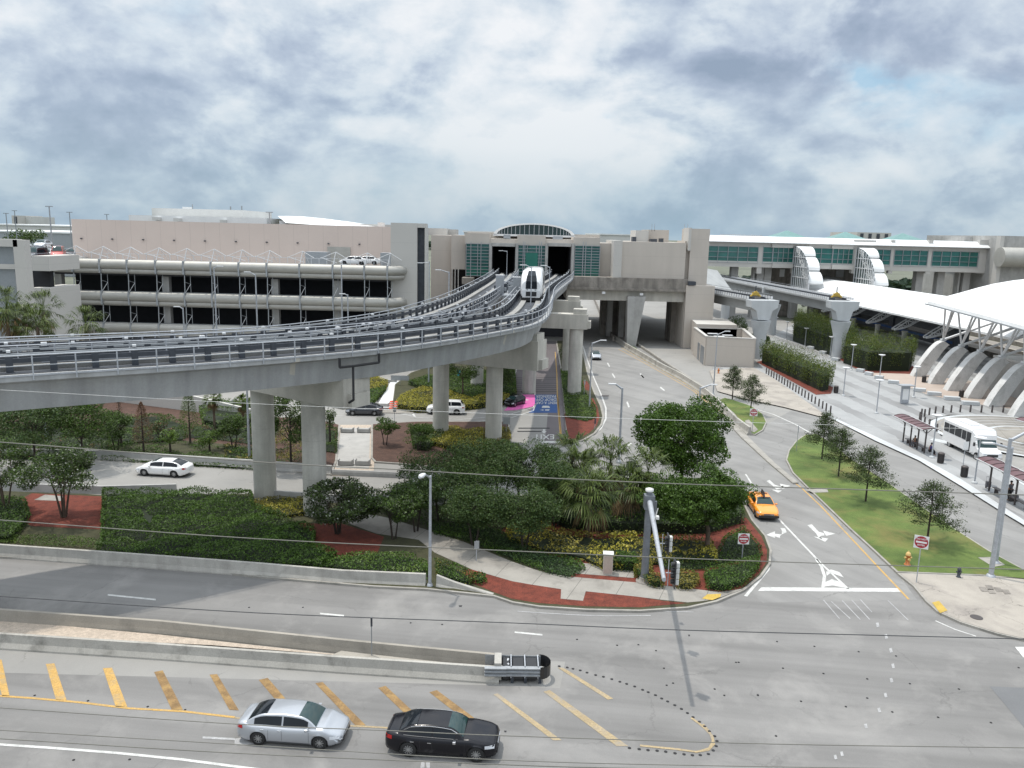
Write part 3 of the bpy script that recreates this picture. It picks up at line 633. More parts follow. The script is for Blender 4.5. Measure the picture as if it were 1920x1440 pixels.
# ------------------------------------------------------------------ elevated people-mover viaduct
def samp(pts,N):
    Q=spline([Vector((x,y,0)) for x,y in pts],10); L=[0]
    for a,c in zip(Q[:-1],Q[1:]): L.append(L[-1]+(c-a).length)
    out=[];j=0
    for i in range(N):
        t=L[-1]*i/(N-1)
        while j<len(Q)-2 and L[j+1]<t: j+=1
        out.append(Q[j].lerp(Q[j+1],min(1,(t-L[j])/(L[j+1]-L[j]))))
    return out
NS=150; ZD=13.62
RE=samp([(-46,30.5),(-36,37.3),(-28,43),(-20.2,48.0),(-14,52.6),(-8.9,57.3),(-4.6,63),(-.4,70),(1.9,75),(3.3,81.5),(4.3,91.5),(5.3,108),(6.6,121),(8.6,136),(11.0,154),(12.2,166.5)],NS)
LE=samp([(-52,38),(-41,44.8),(-32.3,50.3),(-24.8,54.6),(-19,58.6),(-14.6,65.5),(-11.6,73.5),(-9.6,84),(-8.0,97),(-6.8,113),(-5.4,135),(-4.6,153),(-4.2,166.5)],NS)
def nrm(P,i,s):
    t=(P[min(i+1,len(P)-1)]-P[max(i-1,0)]).normalized(); return Vector((-t.y,t.x,0))*s
def off(P,d,z,s=1): return [P[i]+nrm(P,i,s)*d+Vector((0,0,z)) for i in range(len(P))]
gw=T('elevated_guideway','curving concrete people mover viaduct with two tracks and railings leading to the station','viaduct',(-20,50,0))
def gpart(mb,name,par=gw,label=None): return mb.build(name,parent=par,label=label)
for P,s,lab in((RE,1,'near'),(LE,-1,'far')):
    mb=MB(); wd=5.5
    prof=[(0,ZD-.02),(.35,ZD-.02),(.35,ZD-.03),(wd-.05,ZD),(wd-.05,ZD-.3),(wd-.9,ZD-.55),(wd-1.25,11.5),(1.15,11.4),(.75,ZD-.62),(0,ZD-.38)]
    secs=[[P[i]+nrm(P,i,s)*a+Vector((0,0,u)) for a,u in prof] for i in range(0,NS,2)]
    for q in range(0,len(secs)-1,1):
        pass
    mb.loft(secs,'girder',closed=True,caps=True); gpart(mb,'box_girder')
    # girder joints
    mb=MB()
    for i in range(14,NS-20,22):
        for k in (0,):
            a=[P[i]+nrm(P,i,s)*(x-.012)+Vector((0,0,z)) for x,z in((0,ZD-.03),(0,ZD-.38),(.75,ZD-.62),(1.15,11.5))]
            c=[P[i+1]*.35+P[i]*.65+nrm(P,i,s)*(x-.012)+Vector((0,0,z)) for x,z in((0,ZD-.03),(0,ZD-.38),(.75,ZD-.62),(1.15,11.5))]
            mb=MB(); mb.loft([a,c],'cap_concrete'); gpart(mb,'girder_joint')
# deck between the two girders, only where they run side by side
iS=max(i for i in range(NS) if RE[i].y<90)
for P,s in((RE,1),(LE,-1)):
    mb=MB(); mb.loft([[P[i]+nrm(P,i,s)*.36+Vector((0,0,ZD+.012)),P[i]+nrm(P,i,s)*5.4+Vector((0,0,ZD+.012))] for i in range(NS)],'track_bed'); gpart(mb,'track_bed')
    for d in(1.75,3.55):
        mb=MB(); mb.loft([[P[i]+nrm(P,i,s)*(d+a)+Vector((0,0,ZD+u)) for a,u in((-.30,.02),(-.30,.24),(.30,.24),(.30,.02))] for i in range(NS)],'running_slab'); gpart(mb,'running_slab')
    # power rail and guide rail on posts
    for d,zr,hr in((.95,.95,.12),(4.55,.8,.12)):
        mb=MB(); mb.loft([[P[i]+nrm(P,i,s)*(d+a)+Vector((0,0,ZD+zr+u)) for a,u in((-.05,0),(-.05,hr),(.05,hr),(.05,0))] for i in range(NS)],'rail_grey',closed=True)
        mb.loft([[P[i]+nrm(P,i,s)*(d+a)+Vector((0,0,ZD+zr-.42+u)) for a,u in((-.07,0),(-.07,.26),(.07,.26),(.07,0))] for i in range(NS)],'dark_steel',closed=True)
        gpart(mb,'guide_rail')
        # brackets: the hundred that show largest, the rest farther off as one piece
        mb=MB(); acc=0
        for i in range(NS-1):
            seg=(P[i+1]-P[i]).length; t=(P[i+1]-P[i]).normalized(); acc+=seg
            if acc>1.45:
                acc=0; c=P[i]+nrm(P,i,s)*d; ang=math.atan2(t.y,t.x)
                mb.box((c.x,c.y,ZD+.45),(.36,.2,.9),rz=ang,m='dark_steel')
                if i%3==0: mb.box((c.x,c.y,ZD+1.2),(.2,.2,.12),rz=ang,m='white_metal')
        o=gpart(mb,'rail_brackets'); o['kind']='stuff'
def railing(P,s,d,z0,i0,i1,step=1.35,name='railing',mats=('galvanised',),hh=1.12,mid=(.55,),par=gw,thick=.045,base=True):
    mb=MB(); rng=range(i0,i1)
    tp=[P[i]+nrm(P,i,s)*d+Vector((0,0,z0+hh)) for i in rng]
    mb.path(tp[::2]+[tp[-1]],thick,5,mats[0])
    for m_ in mid: mb.path([p-Vector((0,0,hh*(1-m_))) for p in tp[::2]+[tp[-1]]],thick*.7,4,mats[0])
    if base: mb.loft([[p-Vector((0,0,hh))+nrm(P,i,s)*a+Vector((0,0,u)) for a,u in((-.02,.12),(-.02,.22),(.02,.22),(.02,.12))] for i,p in zip(rng,tp)],mats[0],closed=True)
    acc=9
    for i,a,c in zip(rng,tp[:-1],tp[1:]):
        acc+=(c-a).length
        if acc>=step:
            acc=0; t=(c-a).normalized(); mb.box((a.x,a.y,z0+hh/2-.06),(.075,.06,hh+.1),rz=math.atan2(t.y,t.x),m=mats[0])
    return mb.build(name,parent=par)
railing(RE,1,-.04,ZD-.22,0,NS-1,hh=1.3); railing(LE,-1,-.04,ZD-.22,0,NS-1,hh=1.3)
railing(RE,1,5.1,ZD,0,NS-2,step=1.6,hh=1.2); railing(LE,-1,5.1,ZD,0,NS-2,step=1.6,hh=1.2)
# twin posts with equipment heads between the tracks
for i in range(6,iS,9):
    mb=MB(); c=(RE[i]+nrm(RE,i,1)*5.5+LE[i]+nrm(LE,i,-1)*5.5)/2; t=(RE[i+1]-RE[i]).normalized(); a=math.atan2(t.y,t.x)
    mb.box((c.x,c.y,ZD+.5),(.5,.3,1.0),rz=a,m='dark_steel'); mb.box((c.x,c.y,ZD+1.1),(.32,.25,.22),rz=a,m='white_metal'); gpart(mb,'signal_box')
for px in((205,585),(215,585),(680,600)):
    pass
# drain pipe on the near girder
def near(px):
    best=min(range(NS),key=lambda i:abs(960+F*((RE[i].x*RX.x+RE[i].y*RX.y+(ZD-H)*RX.z)/(RE[i].x*FW.x+RE[i].y*FW.y+(ZD-H)*FW.z))-px)); return best
mb=MB(); i=near(633); j=near(697); k=near(665)
A=[RE[q]-nrm(RE,q,1)*.14+Vector((0,0,z)) for q,z in((i,ZD-.35),(i,ZD-1.0),(k,ZD-1.0),(j,ZD-.95),(j,ZD-.3))]
mb.path(A,.09,8,'rubber_dark'); kk=RE[k]-nrm(RE,k,1)*.1; mb.path([kk+Vector((0,0,ZD-1)),kk+Vector((0,0,10.2)),kk+nrm(RE,k,1)*.6+Vector((0,0,9.9))],.085,8,'rubber_dark')
gpart(mb,'drain_pipe')
def pier(cols,end0,end1,zb,zt,w,r,step=True):
    e0=Vector((end0[0],end0[1],0)); e1=Vector((end1[0],end1[1],0)); d=(e1-e0).normalized(); n=Vector((-d.y,d.x,0)); mb=MB()
    L=(e1-e0).length; f=lambda s_,y,z:tuple(e0+d*s_+n*y+Vector((0,0,z)))
    out=[]
    for y in(-w/2,w/2):
        out.append([f(0,y,zt),f(0,y,zb+.9),f(1.4,y,zb),f(L-.0,y,zb),f(L,y,zt-.0)])
    mb.loft(out,'cap_concrete',closed=True,caps=True)
    mb.box(tuple((e0+d*(L-1.1))+Vector((0,0,zt+.35))),(1.8,w*.8,.7),rz=math.atan2(d.y,d.x),m='cap_concrete')
    mb.box(tuple((e0+d*(L-.0))+Vector((0,0,zb+.6))),(.8,w*.7,1.0),rz=math.atan2(d.y,d.x),m='cap_concrete')
    cap=gpart(mb,'pier_cap')
    for x,y in cols:
        mb=MB(); mb.lathe((x,y,0),[(r,-.1),(r,zb+.01)],28,'column_concrete'); mb.build('column',parent=cap)
A1=(-20.06,62.9); pier([A1,(-15.1,59.45)],(-23.2,65.1),(-11.2,56.7),9.3,11.5,2.6,.9)
pier([(-7.72,85.39),(-1.85,82.98)],(-9.8,86.2),(3.0,81.0),8.3,11.3,2.6,.88)
pier([(8.7,109.6),(2.4,110.5)],(1.0,110.7),(10.2,109.4),9.3,11.3,2.2,.95)
pier([(8.9,128),(2.6,129)],(1.6,129),(10.6,127.8),9.7,11.6,2.2,.9)
pier([(-5,112)],(-8,112.5),(-1.5,111.5),9.3,11.4,2.2,.9)
# equipment platform in the gap between the branches
pf=T('equipment_platform','grey steel platform with two cabinets between the branching tracks','platform',(-1.3,112,ZD))
mb=MB(); mb.box((-1.0,116,ZD-.2),(4.0,14,.4),m='rail_grey'); mb.box((-1.0,108.9,ZD-1.2),(4.0,.3,1.6),m='concrete'); mb.build('base',parent=pf)
for x,y,h in((-2.0,110.3,2.6),(.3,109.8,2.4)):
    mb=MB(); mb.box((x,y,ZD+h/2),(1.1,.8,h),m='galvanised'); mb.box((x,y,ZD+h+.05),(1.2,.9,.1),m='white_metal'); mb.box((x,y-.42,ZD+h/2),(.9,.03,h*.8),m='rail_grey'); mb.build('cabinet',parent=pf)
mb=MB()
for k in range(46):
    x,y=random.uniform(-2.6,1.6),random.uniform(111.5,123); mb.box((x,y,ZD+.5),(random.uniform(.2,.7),.4,random.uniform(.5,1.6)),m=random.choice(['dark_steel','rail_grey','steel_grey']))
o=mb.build('switch_gear',parent=pf); o['kind']='stuff'
# pale walkway slabs on the left branch
# ------------------------------------------------------------------ people-mover train
tr=T('people_mover_train','white rounded automated train with a black windscreen coming round the curve','train',(0,0,0))
ti=min(range(NS),key=lambda i:abs(RE[i].y-99)); tc=RE[ti]+nrm(RE,ti,1)*2.65; td=(RE[ti+4]-RE[ti]).normalized()
tr.location=(tc.x,tc.y,ZD+.3); tr.rotation_euler=(0,0,math.atan2(td.y,td.x)-math.pi/2)
def tsec(y,hw,z0,z1,top=.82):
    return [(-hw*.94,y,z0),(-hw,y,z0+.35),(-hw,y,z0+(z1-z0)*.5),(-hw*.97,y,z0+(z1-z0)*.74),(-hw*top,y,z1-.12),(-hw*.5,y,z1),(0,y,z1+.03),(hw*.5,y,z1),(hw*top,y,z1-.12),(hw*.97,y,z0+(z1-z0)*.74),(hw,y,z0+(z1-z0)*.5),(hw,y,z0+.35),(hw*.94,y,z0)]
mb=MB(); mb.loft([tsec(0,1.15,.45,2.3,.75),tsec(.35,1.3,.42,2.9,.78),tsec(1.25,1.38,.4,3.5,.8),tsec(2,1.4,.4,3.6,.82),tsec(12,1.4,.4,3.6,.82)],'white_car_paint',smooth=True,caps=True); mb.build('body',parent=tr,local=True)
mb=MB(); mb.add([(-.70,-.05,1.35),(.70,-.05,1.35),(.66,-.05,2.28),(-.66,-.05,2.28),(.56,.26,2.97),(-.56,.26,2.97),(.42,1.1,3.52),(-.42,1.1,3.52)],[(0,1,2,3),(3,2,4,5),(5,4,6,7)],'dark_glass'); mb.add([(-.62,-.07,1.35),(-.66,-.06,.9),(.66,-.05,.9),(.62,-.06,1.35)],[(0,1,2,3)],'white_metal'); mb.build('windscreen',parent=tr,local=True)
mb=MB(); mb.box((0,-.02,.75),(2.2,.2,.9),m='white_metal'); mb.box((0,-.14,.75),(1.3,.06,.55),m='black_plastic'); mb.build('coupler_panel',parent=tr,local=True)
mb=MB(); mb.box((0,5,.15),(2.5,10,.6),m='black_plastic')
for y in(1.2,8.5):
    for x in(-1.,1.): mb.tube((x-.2,y,.1),(x+.2,y,.1),.42,n=16,m='tyre')
mb.build('bogie',parent=tr,local=True)
for sx in(-1.41,1.41):
    for y in(3,6,9): mb=MB(); mb.box((sx,y,2.1),(.03,1.7,1.2),m='dark_glass'); mb.build('side_window',parent=tr,local=True)
for sx in(-.5,.5): mb=MB(); mb.box((sx,-.09,1.12),(.18,.05,.32),m='rubber_dark'); mb.build('headlight',parent=tr,local=True)
# ------------------------------------------------------------------ boxes set out on an upright plane
def fb(mb,x0,y0,x1,y1,Y,dep,m,zb=None):
    a=D((x0+x1)/2,y0,Y); c=D((x0+x1)/2,y1,Y); l=D(x0,(y0+y1)/2,Y); r=D(x1,(y0+y1)/2,Y); z1=a.z; z0=c.z if zb is None else zb
    mb.box(((l.x+r.x)/2,Y+dep/2,(z0+z1)/2),(r.x-l.x,dep,z1-z0),m=m); return (l.x,r.x,z0,z1)
def building(name,label,cat,Y,parts,group=None):
    f0=parts[0]; c=D((f0[1]+f0[3])/2,f0[4],Y); t=T(name,label,cat,(c.x,Y,0),group=group)
    for p in parts:
        mb=MB(); fb(mb,p[1],p[2],p[3],p[4],Y+p[5],p[6],p[7],p[8] if len(p)>8 else None); mb.build(p[0],parent=t)
    return t
# --- station
ST=165
st_=T('station_building','beige station with two dark track portals, green glazing and an arched skylight','station',(4,ST,0))
def sp_(name,*a,par=st_,**k): mb=MB(); fb(mb,*a,**k); return mb.build(name,parent=par)
mb=MB(); fb(mb,872,437,918,458,ST,12,'beige_wall'); fb(mb,970,441,1023,461,ST,12,'beige_wall'); fb(mb,1075,445,1125,461,ST,12,'beige_wall')
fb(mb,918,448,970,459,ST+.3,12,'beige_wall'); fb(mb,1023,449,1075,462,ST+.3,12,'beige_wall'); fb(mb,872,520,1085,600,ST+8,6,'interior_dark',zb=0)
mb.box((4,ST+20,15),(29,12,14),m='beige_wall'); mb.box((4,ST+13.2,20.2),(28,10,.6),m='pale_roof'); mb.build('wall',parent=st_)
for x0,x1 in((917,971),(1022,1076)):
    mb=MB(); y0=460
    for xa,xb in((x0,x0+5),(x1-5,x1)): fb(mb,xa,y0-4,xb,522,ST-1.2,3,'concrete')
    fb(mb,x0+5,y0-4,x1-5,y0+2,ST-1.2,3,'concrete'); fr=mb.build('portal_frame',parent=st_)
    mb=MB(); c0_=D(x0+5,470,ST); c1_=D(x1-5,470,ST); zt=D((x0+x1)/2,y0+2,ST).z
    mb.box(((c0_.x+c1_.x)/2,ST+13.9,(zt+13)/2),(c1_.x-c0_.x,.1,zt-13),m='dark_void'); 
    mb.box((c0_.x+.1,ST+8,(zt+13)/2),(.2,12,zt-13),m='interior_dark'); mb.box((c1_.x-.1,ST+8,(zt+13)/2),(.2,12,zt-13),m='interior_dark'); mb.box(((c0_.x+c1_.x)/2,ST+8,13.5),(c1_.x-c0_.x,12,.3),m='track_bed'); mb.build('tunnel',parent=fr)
def glazing(x0,y0,x1,y1,Y,nx,nz,par,glass='teal_glass',fr='rail_grey',green=None,name='window'):
    mb=MB(); l,r,z0,z1=fb(mb,x0,y0,x1,y1,Y,.3,glass); w=mb.build(name,parent=par)
    mb=MB()
    for k in range(nx+1): x=l+(r-l)*k/nx; mb.box((x,Y-.12,(z0+z1)/2),(.12,.22,z1-z0+.3),m=fr)
    for k in range(nz+1): z=z0+(z1-z0)*k/nz; mb.box(((l+r)/2,Y-.2,z),(r-l,.3,.09),m=fr)
    mb.build('louvre',parent=w)
    if green:
        mb=MB(); mb.box(((l+r)/2,Y-.03,z0+(z1-z0)*green/2),(r-l-.2,.1,(z1-z0)*green),m='green_panel'); mb.build('panel',parent=w)
glazing(874,457,917,517,ST-.4,2,10,st_,green=.28); glazing(971,460,1022,522,ST-.4,3,10,st_,green=.0); glazing(1077,461,1124,518,ST-.4,3,11,st_,green=.25)
mb=MB(); a=D(985,475,ST-.7); fb(mb,985,474,1008,510,ST-.8,.2,'green_panel'); mb.build('panel',parent=st_)
for x in(882,901,980,983,1010,1014,1092,1097): mb=MB(); fb(mb,x,453,x+1.2,520,ST-1.,.15,'rail_grey'); mb.build('mullion',parent=st_)
# arched skylight
mb=MB(); cx,w,zb,ht=3.9,7.9,21.6,2.2; n=24
arc=[(cx+w*math.cos(math.pi*k/n),zb+ht*math.sin(math.pi*k/n)) for k in range(n+1)]
mb.add([(x,ST+8,z) for x,z in arc],[tuple(range(n+1))],'tint_glass'); sk=mb.build('skylight',parent=st_)
mb=MB()
mb.loft([[(x,ST+7.6,z) for x,z in arc],[(cx+(x-cx)*1.09,ST+7.6,zb+(z-zb)*1.14) for x,z in arc],[(cx+(x-cx)*1.09,ST+20,zb+(z-zb)*1.14) for x,z in arc]],'white_roof',smooth=False)
for k in range(2,n-1,1): x,z=arc[k]; mb.box((x,ST+7.85,(z+zb)/2),(.13,.2,z-zb),m='rail_grey')
mb.box((cx,ST+7.8,zb-.1),(w*2.2,.4,.4),m='white_metal'); mb.build('skylight_frame',parent=sk)
for x0,y0,x1,y1,m_ in((944,440,957,448,'rail_grey'),(1037,443,1055,451,'rail_grey'),(927,447,955,457,'beige_wall'),(1036,450,1058,460,'beige_wall')):
    mb=MB(); fb(mb,x0,y0,x1,y1,ST+1,1.5,m_); mb.build('roof_equipment',parent=st_)
# brown brick base at the left end
sp_('plinth',866,521,888,533,ST-3,4,'old_concrete')
# --- wall between tower and station
blk=building('service_block','plain beige wall block between the grey stair tower and the station','building',ST,[('wall',808,441,848,620,4,14,'beige_wall'),('wall',846,441,873,505,2,14,'beige_wall'),('undercroft',846,505,875,620,8,6,'interior_dark'),('penthouse',800,428,836,441,14,10,'grey_wall'),('penthouse',836,430,855,444,20,8,'grey_wall')])
mb=MB()
for x in(846.5,852,858): fb(mb,x,505,x+1.6,600,ST+1.5,.3,'grey_wall')
mb.build('post',parent=blk)
# --- big beige box, bridge under it and the tower
bb=building('equipment_building','large windowless beige block standing on the stained bridge beam','building',162,[('wall',1165,454,1285,523,0,20,'beige_wall'),('wall',1120,456,1152,521,4,12,'beige_wall'),('wall',1150,451,1166,520,-.5,14,'grey_wall'),('penthouse',1192,432,1216,454,6,8,'grey_wall'),('penthouse',1216,431,1254,455,8,10,'beige_wall'),('wall',1282,452,1294,536,1,8,'beige_wall')])
for x0,y0,x1,y1 in((1186,444,1193,453),(1220,448,1232,454),(1238,447,1244,455)): mb=MB(); fb(mb,x0,y0,x1,y1,166,2,'dark_steel'); mb.build('roof_equipment',parent=bb)
mb=MB()
for x in(1222,1227,1283,1289): fb(mb,x,420,x+.7,434,170,.1,'rail_grey')
mb.build('antenna',parent=bb)
br=T('road_bridge','weathered concrete bridge beam with stained parapet crossing over the exit roads','bridge',(22,162,0))
mb=MB(); fb(mb,1064,521,1290,541,160.6,16,'old_concrete'); mb.build('parapet',parent=br)
mb=MB(); fb(mb,1062,541,1290,545,160.2,16,'old_concrete'); fb(mb,1062,545,1284,564,161.5,14,'cap_concrete'); mb.build('beam',parent=br)
mb=MB(); a=D(1177,556,160.2); b_=D(1211,556,160.2); c=D(1175,649,160.2); e=D(1192,649,160.2)
mb.loft([[(p.x,y,q) for p,q in((a,a.z),(b_,b_.z),(e,0),(c,0))] for y in(160.2,163.4)],'concrete',closed=True,caps=True); mb.build('pier',parent=br)
mb=MB(); fb(mb,1258,566,1283,640,168,6,'old_concrete',zb=0); fb(mb,1279,566,1284,648,163,12,'old_concrete',zb=0); mb.build('abutment',parent=br)
mb=MB(); fb(mb,1127,564,1178,640,178,4,'old_concrete',zb=0); fb(mb,1138,564,1148,640,176,2,'concrete',zb=0); fb(mb,1160,564,1170,640,175,2,'concrete',zb=0); mb.build('abutment',parent=br)
for x,y in((1132,548),(1203,551)): mb=MB(); fb(mb,x-3,y-1,x+3,y+3,160.0,.5,'white_metal'); mb.build('flood_lamp',parent=br)
mb=MB(); mb.box((22,196,9.2),(46,46,.6),m='old_concrete'); mb.build('shade_slab',parent=br)  # unseen slab behind the bridge beam, enlarged to shade the road below
tw=building('lift_tower','tall beige tower with a wider lower block right of the station','tower',162,[('wall',1293,429,1328,540,0,9,'beige_wall'),('wall',1284,536,1337,640,-2,10,'beige_wall',0),('cap',1291,427,1296,470,-.2,5,'grey_wall'),('step',1280,562,1290,650,-1.0,8,'beige_wall',0)])
mb=MB(); fb(mb,1291,528,1305,535,159.8,2,'dark_steel'); mb.build('roof_unit',parent=tw)
# --- low utility building with louvred doors
ub=T('utility_building','low tan utility building with louvred doors and an open roof yard','building',(38,138,0))
def quadbox(mb,P,z0,z1,m): mb.prism([(p.x,p.y) for p in P],z0,z1,m)
u0=G(1322,685);u1=G(1411,690);u2=Vector((42.5,148,0));u3=Vector((34.8,150,0)); hz=5.0
u3=Vector((u0.x+.9,152,0)); u2=Vector((u1.x+2.2,152,0))
def wallseg(mb,a,b_,z0,z1,t,m):
    a=Vector(a);b_=Vector(b_); d=(b_-a); L=d.length; mb.box(((a.x+b_.x)/2,(a.y+b_.y)/2,(z0+z1)/2),(L,t,z1-z0),rz=math.atan2(d.y,d.x),m=m)
mb=MB()
for a,b_ in((u0,u1),(u1,u2),(u2,u3),(u3,u0)): wallseg(mb,a,b_,0,hz,.4,'beige_wall')
mb.build('wall',parent=ub)
mb=MB()
for a,b_ in((u0,u1),(u1,u2),(u2,u3),(u3,u0)): wallseg(mb,a,b_,hz,hz+.18,.55,'grey_wall')
mb.build('coping',parent=ub)
mb=MB(); mb.prism([(p.x,p.y) for p in (u0.lerp(u2,.04),u1.lerp(u3,.04),u2.lerp(u0,.04),u3.lerp(u1,.04))],3.0,3.2,'old_concrete'); mb.build('roof',parent=ub)
mb=MB(); v0=Vector((u3.x,152,0)); mb.prism([(u3.x+.2,151.8),(u2.x-1.2,151.8),(u2.x-.6,161.5),(u3.x+1.2,161.5)],0,5.8,'beige_wall',mt='grey_wall'); mb.build('rear_block',parent=ub)
for t0,t1 in((.06,.32),(.42,.56)):
    a=u0.lerp(u3,t0)-Vector((.24,0,0)); b_=u0.lerp(u3,t1)-Vector((.24,0,0)); mb=MB(); wallseg(mb,a,b_,0,3.1,.08,'steel_grey'); mb.build('louvred_door',parent=ub)
for x,y in((37,143),(39,145),(36.8,147),(39.5,141.5)): mb=MB(); mb.box((x,y,3.9),(1.6,.9,1.3),m='dark_steel'); mb.box((x,y,4.6),(1.8,.9,.12),m='white_metal'); mb.build('roof_unit',parent=ub)
# --- parking garage
GY=115
pg=T('parking_garage','three level parking garage with rounded silver louvre bands and dark open decks','garage',(-42,GY,0))
bx=[88,140,191,242,295,347,398,450,502,563,625,684,727]
tops=[16.95,12.42,7.9,3.4]
bX=[D(x,520,GY).x for x in bx]
def lobe(r,zc,yo,n=7,a0=-80,a1=95): return [(yo-r*math.cos(R(a0+(a1-a0)*k/n)),zc+r*math.sin(R(a0+(a1-a0)*k/n))) for k in range(n+1)]
for ri,zt in enumerate(tops):
    prof=lobe(.42,zt-1.62,.1)+lobe(.72,zt-.72,.1,8,-60,90)
    for a,b_ in zip(bX[:-1],bX[1:]):
        mb=MB(); mb.loft([[(x,GY+y,z) for y,z in prof] for x in(a+.12,b_-.12)],'louvre',smooth=True)
        mb.box(((a+b_)/2,GY+.55,zt-1.0),(b_-a,.25,2.0),m='steel_grey'); mb.build('louvre_band',parent=pg)
    # rounded corner at the right end
    mb=MB(); secs=[]
    for k in range(6):
        an=R(90*k/5); secs.append([(bX[-1]-.1+(1.4+(-y+.6))*math.sin(an),GY+.6+1.4-(1.4+(-y+.6))*math.cos(an),z) for y,z in prof])
    mb.loft(secs,'louvre',smooth=True); mb.build('louvre_band',parent=pg)
    mb=MB(); mb.box(((bX[0]+bX[-1])/2-.5,GY+6.0,zt-1.9),(bX[-1]-bX[0]+2,10.5,.5),m='concrete'); mb.build('deck',parent=pg)
for a in bX:
    for zt in tops[:3]:
        mb=MB(); z0,z1=zt-4.6,zt-2.0
        mb.tube((a,GY-.3,z0),(a,GY-.15,z1),.07,n=6,m='rail_grey'); mb.tube((a+.55,GY+.5,z0),(a+.55,GY+.5,z1),.045,n=6,m='rail_grey')
        mb.tube((a,GY-.25,z0),(a+.55,GY+.5,(z0+z1)/2),.035,n=5,m='white_metal'); mb.tube((a,GY-.25,(z0+z1)/2+.3),(a+.55,GY+.5,(z0+z1)/2),.03,n=5,m='rail_grey')
        mb.box((a,GY-.35,zt-.95),(.2,.5,1.9),m='rail_grey'); mb.build('bracket_truss',parent=pg)
    mb=MB(); zt=tops[0]; mb.tube((a,GY-.2,zt-.2),(a+.35,GY+.3,zt+1.75),.06,n=6,m='white_metal'); mb.tube((a+.35,GY+.3,zt+1.75),(a+1.9,GY+.6,zt+.8),.05,n=6,m='white_metal'); mb.tube((a+.35,GY+.3,zt+1.75),(a-1.9,GY+.6,zt+.8),.04,n=6,m='white_metal'); mb.tube((a+.35,GY+.3,zt+1.75),(a+.6,GY+2.6,zt+.1),.04,n=6,m='white_metal'); mb.tube((a-1.9,GY+.6,zt+.9),(a,GY+2.5,zt+.1),.05,n=5,m='white_metal'); mb.build('roof_brace',parent=pg)
for x in(100,303,510,629):
    mb=MB(); a=D(x,520,GY).x; mb.box((a,GY+1.6,7.5),(1.0,.9,15.5),m='concrete'); mb.build('column',parent=pg)
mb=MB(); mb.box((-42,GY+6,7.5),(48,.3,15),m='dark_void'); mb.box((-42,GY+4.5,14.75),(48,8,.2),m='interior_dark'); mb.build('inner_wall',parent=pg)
mb=MB()
for k in range(44):
    x=bX[0]+(bX[-1]-bX[0])*k/43; mb.box((x,GY+1.8,tops[0]+.35),(.07,.07,.8),m='white_metal')
mb.box(((bX[0]+bX[-1])/2,GY+1.8,tops[0]+.75),(bX[-1]-bX[0],.06,.06),m='white_metal'); mb.build('guard_rail',parent=pg)
for x0,x1,h in((560,602,1.9),(705,728,2.0)): mb=MB(); a,b_=D(x0,500,GY).x,D(x1,500,GY).x; mb.box(((a+b_)/2,GY+5,tops[0]-.3+h/2),(b_-a,2.4,h),m='rail_grey'); mb.build('roof_unit',parent=pg)
KG=1.12; pg.scale=(KG,)*3; pg.location=(-42*KG,GY*KG,22-22*KG)
# garage left end, frame block
lf=T('garage_ramp_block','grey concrete ramp block with an open frame at the far left of the garage','building',(-70,106,0))
mb=MB(); fb(mb,30,450,52,600,104,1.2,'grey_wall',zb=0); fb(mb,-40,448,32,462,104,1.2,'grey_wall'); fb(mb,-40,495,34,504,104.4,1.0,'grey_wall'); mb.build('frame',parent=lf)
mb=MB(); fb(mb,-40,462,30,600,105,1,'steel_grey',zb=0); mb.build('inner_wall',parent=lf)
mb=MB(); fb(mb,60,480,92,508,114,8,'grey_wall'); fb(mb,60,540,96,600,114,8,'grey_wall',zb=0); mb.build('wall',parent=lf)
mb=MB(); fb(mb,60,508,94,540,116,1,'dark_void'); mb.build('opening',parent=lf)
# stair tower
stt=building('stair_tower','tall grey concrete stair tower with a dark louvred slit','tower',131,[('wall',733,418,782,640,0,2.6,'grey_wall',0),('wall',782,419,799,427,0,2.6,'grey_wall'),('wall',796,427,800,640,0,2.6,'grey_wall',0),('louvred_slit',782,427,796,640,.8,1.5,'dark_steel',0)])
# pale pink hall behind the garage roof
ph=building('pink_hall','long pale pink windowless hall behind the garage roof','building',140,[('wall',137,418,733,505,0,40,'pink_wall',8)])
# make its top level follow the level line
# (flat roofs keep a constant height; the wall top is a single level)
mb=MB(); fb(mb,614,463,657,497,139.8,.3,'louvre'); mb.build('roller_door',parent=ph)
for k in range(10):
    x=150+k*58; mb=MB(); fb(mb,x,446+k*1.2,x+3,448+k*1.2,139.7,.3,'dark_steel'); mb.build('wall_lamp',parent=ph)
building('white_hall','low white flat hall rising behind the pink hall','building',200,[('wall',242,406,500,430,0,40,'white_roof',18),('roof_unit',285,407,296,413,-2,2,'pale_roof'),('roof_unit',325,409,335,415,-2,2,'pale_roof'),('roof_unit',412,412,420,418,-2,2,'pale_roof')])
t_=building('grey_penthouse','pale grey upper storey with aerials on top of the white hall','building',215,[('wall',285,392,456,412,0,25,'pale_roof',20),('roof_unit',342,388,355,392,5,2,'white_roof'),('aerial',360,383,361,394,4,.3,'steel_grey'),('aerial',431,387,433,398,4,.3,'steel_grey'),('aerial',452,386,454,400,4,.3,'steel_grey')])
cr=T('curved_roof_hall','hall with a long white curved roof and pointed left tip behind the pink hall','building',(-50,180,0))
mb=MB(); rf=[(521,405),(540,405),(570,406),(610,410),(650,415),(690,421),(712,424)]; lo=[(536,418),(552,419),(580,421),(620,423),(660,426),(690,428),(712,429)]
mb.loft([[D(x,y,190) for x,y in lo],[D(x,y,198) for x,y in rf],[D(x,y+2,225) for x,y in rf]],'white_roof',smooth=True); mb.build('roof',parent=cr)
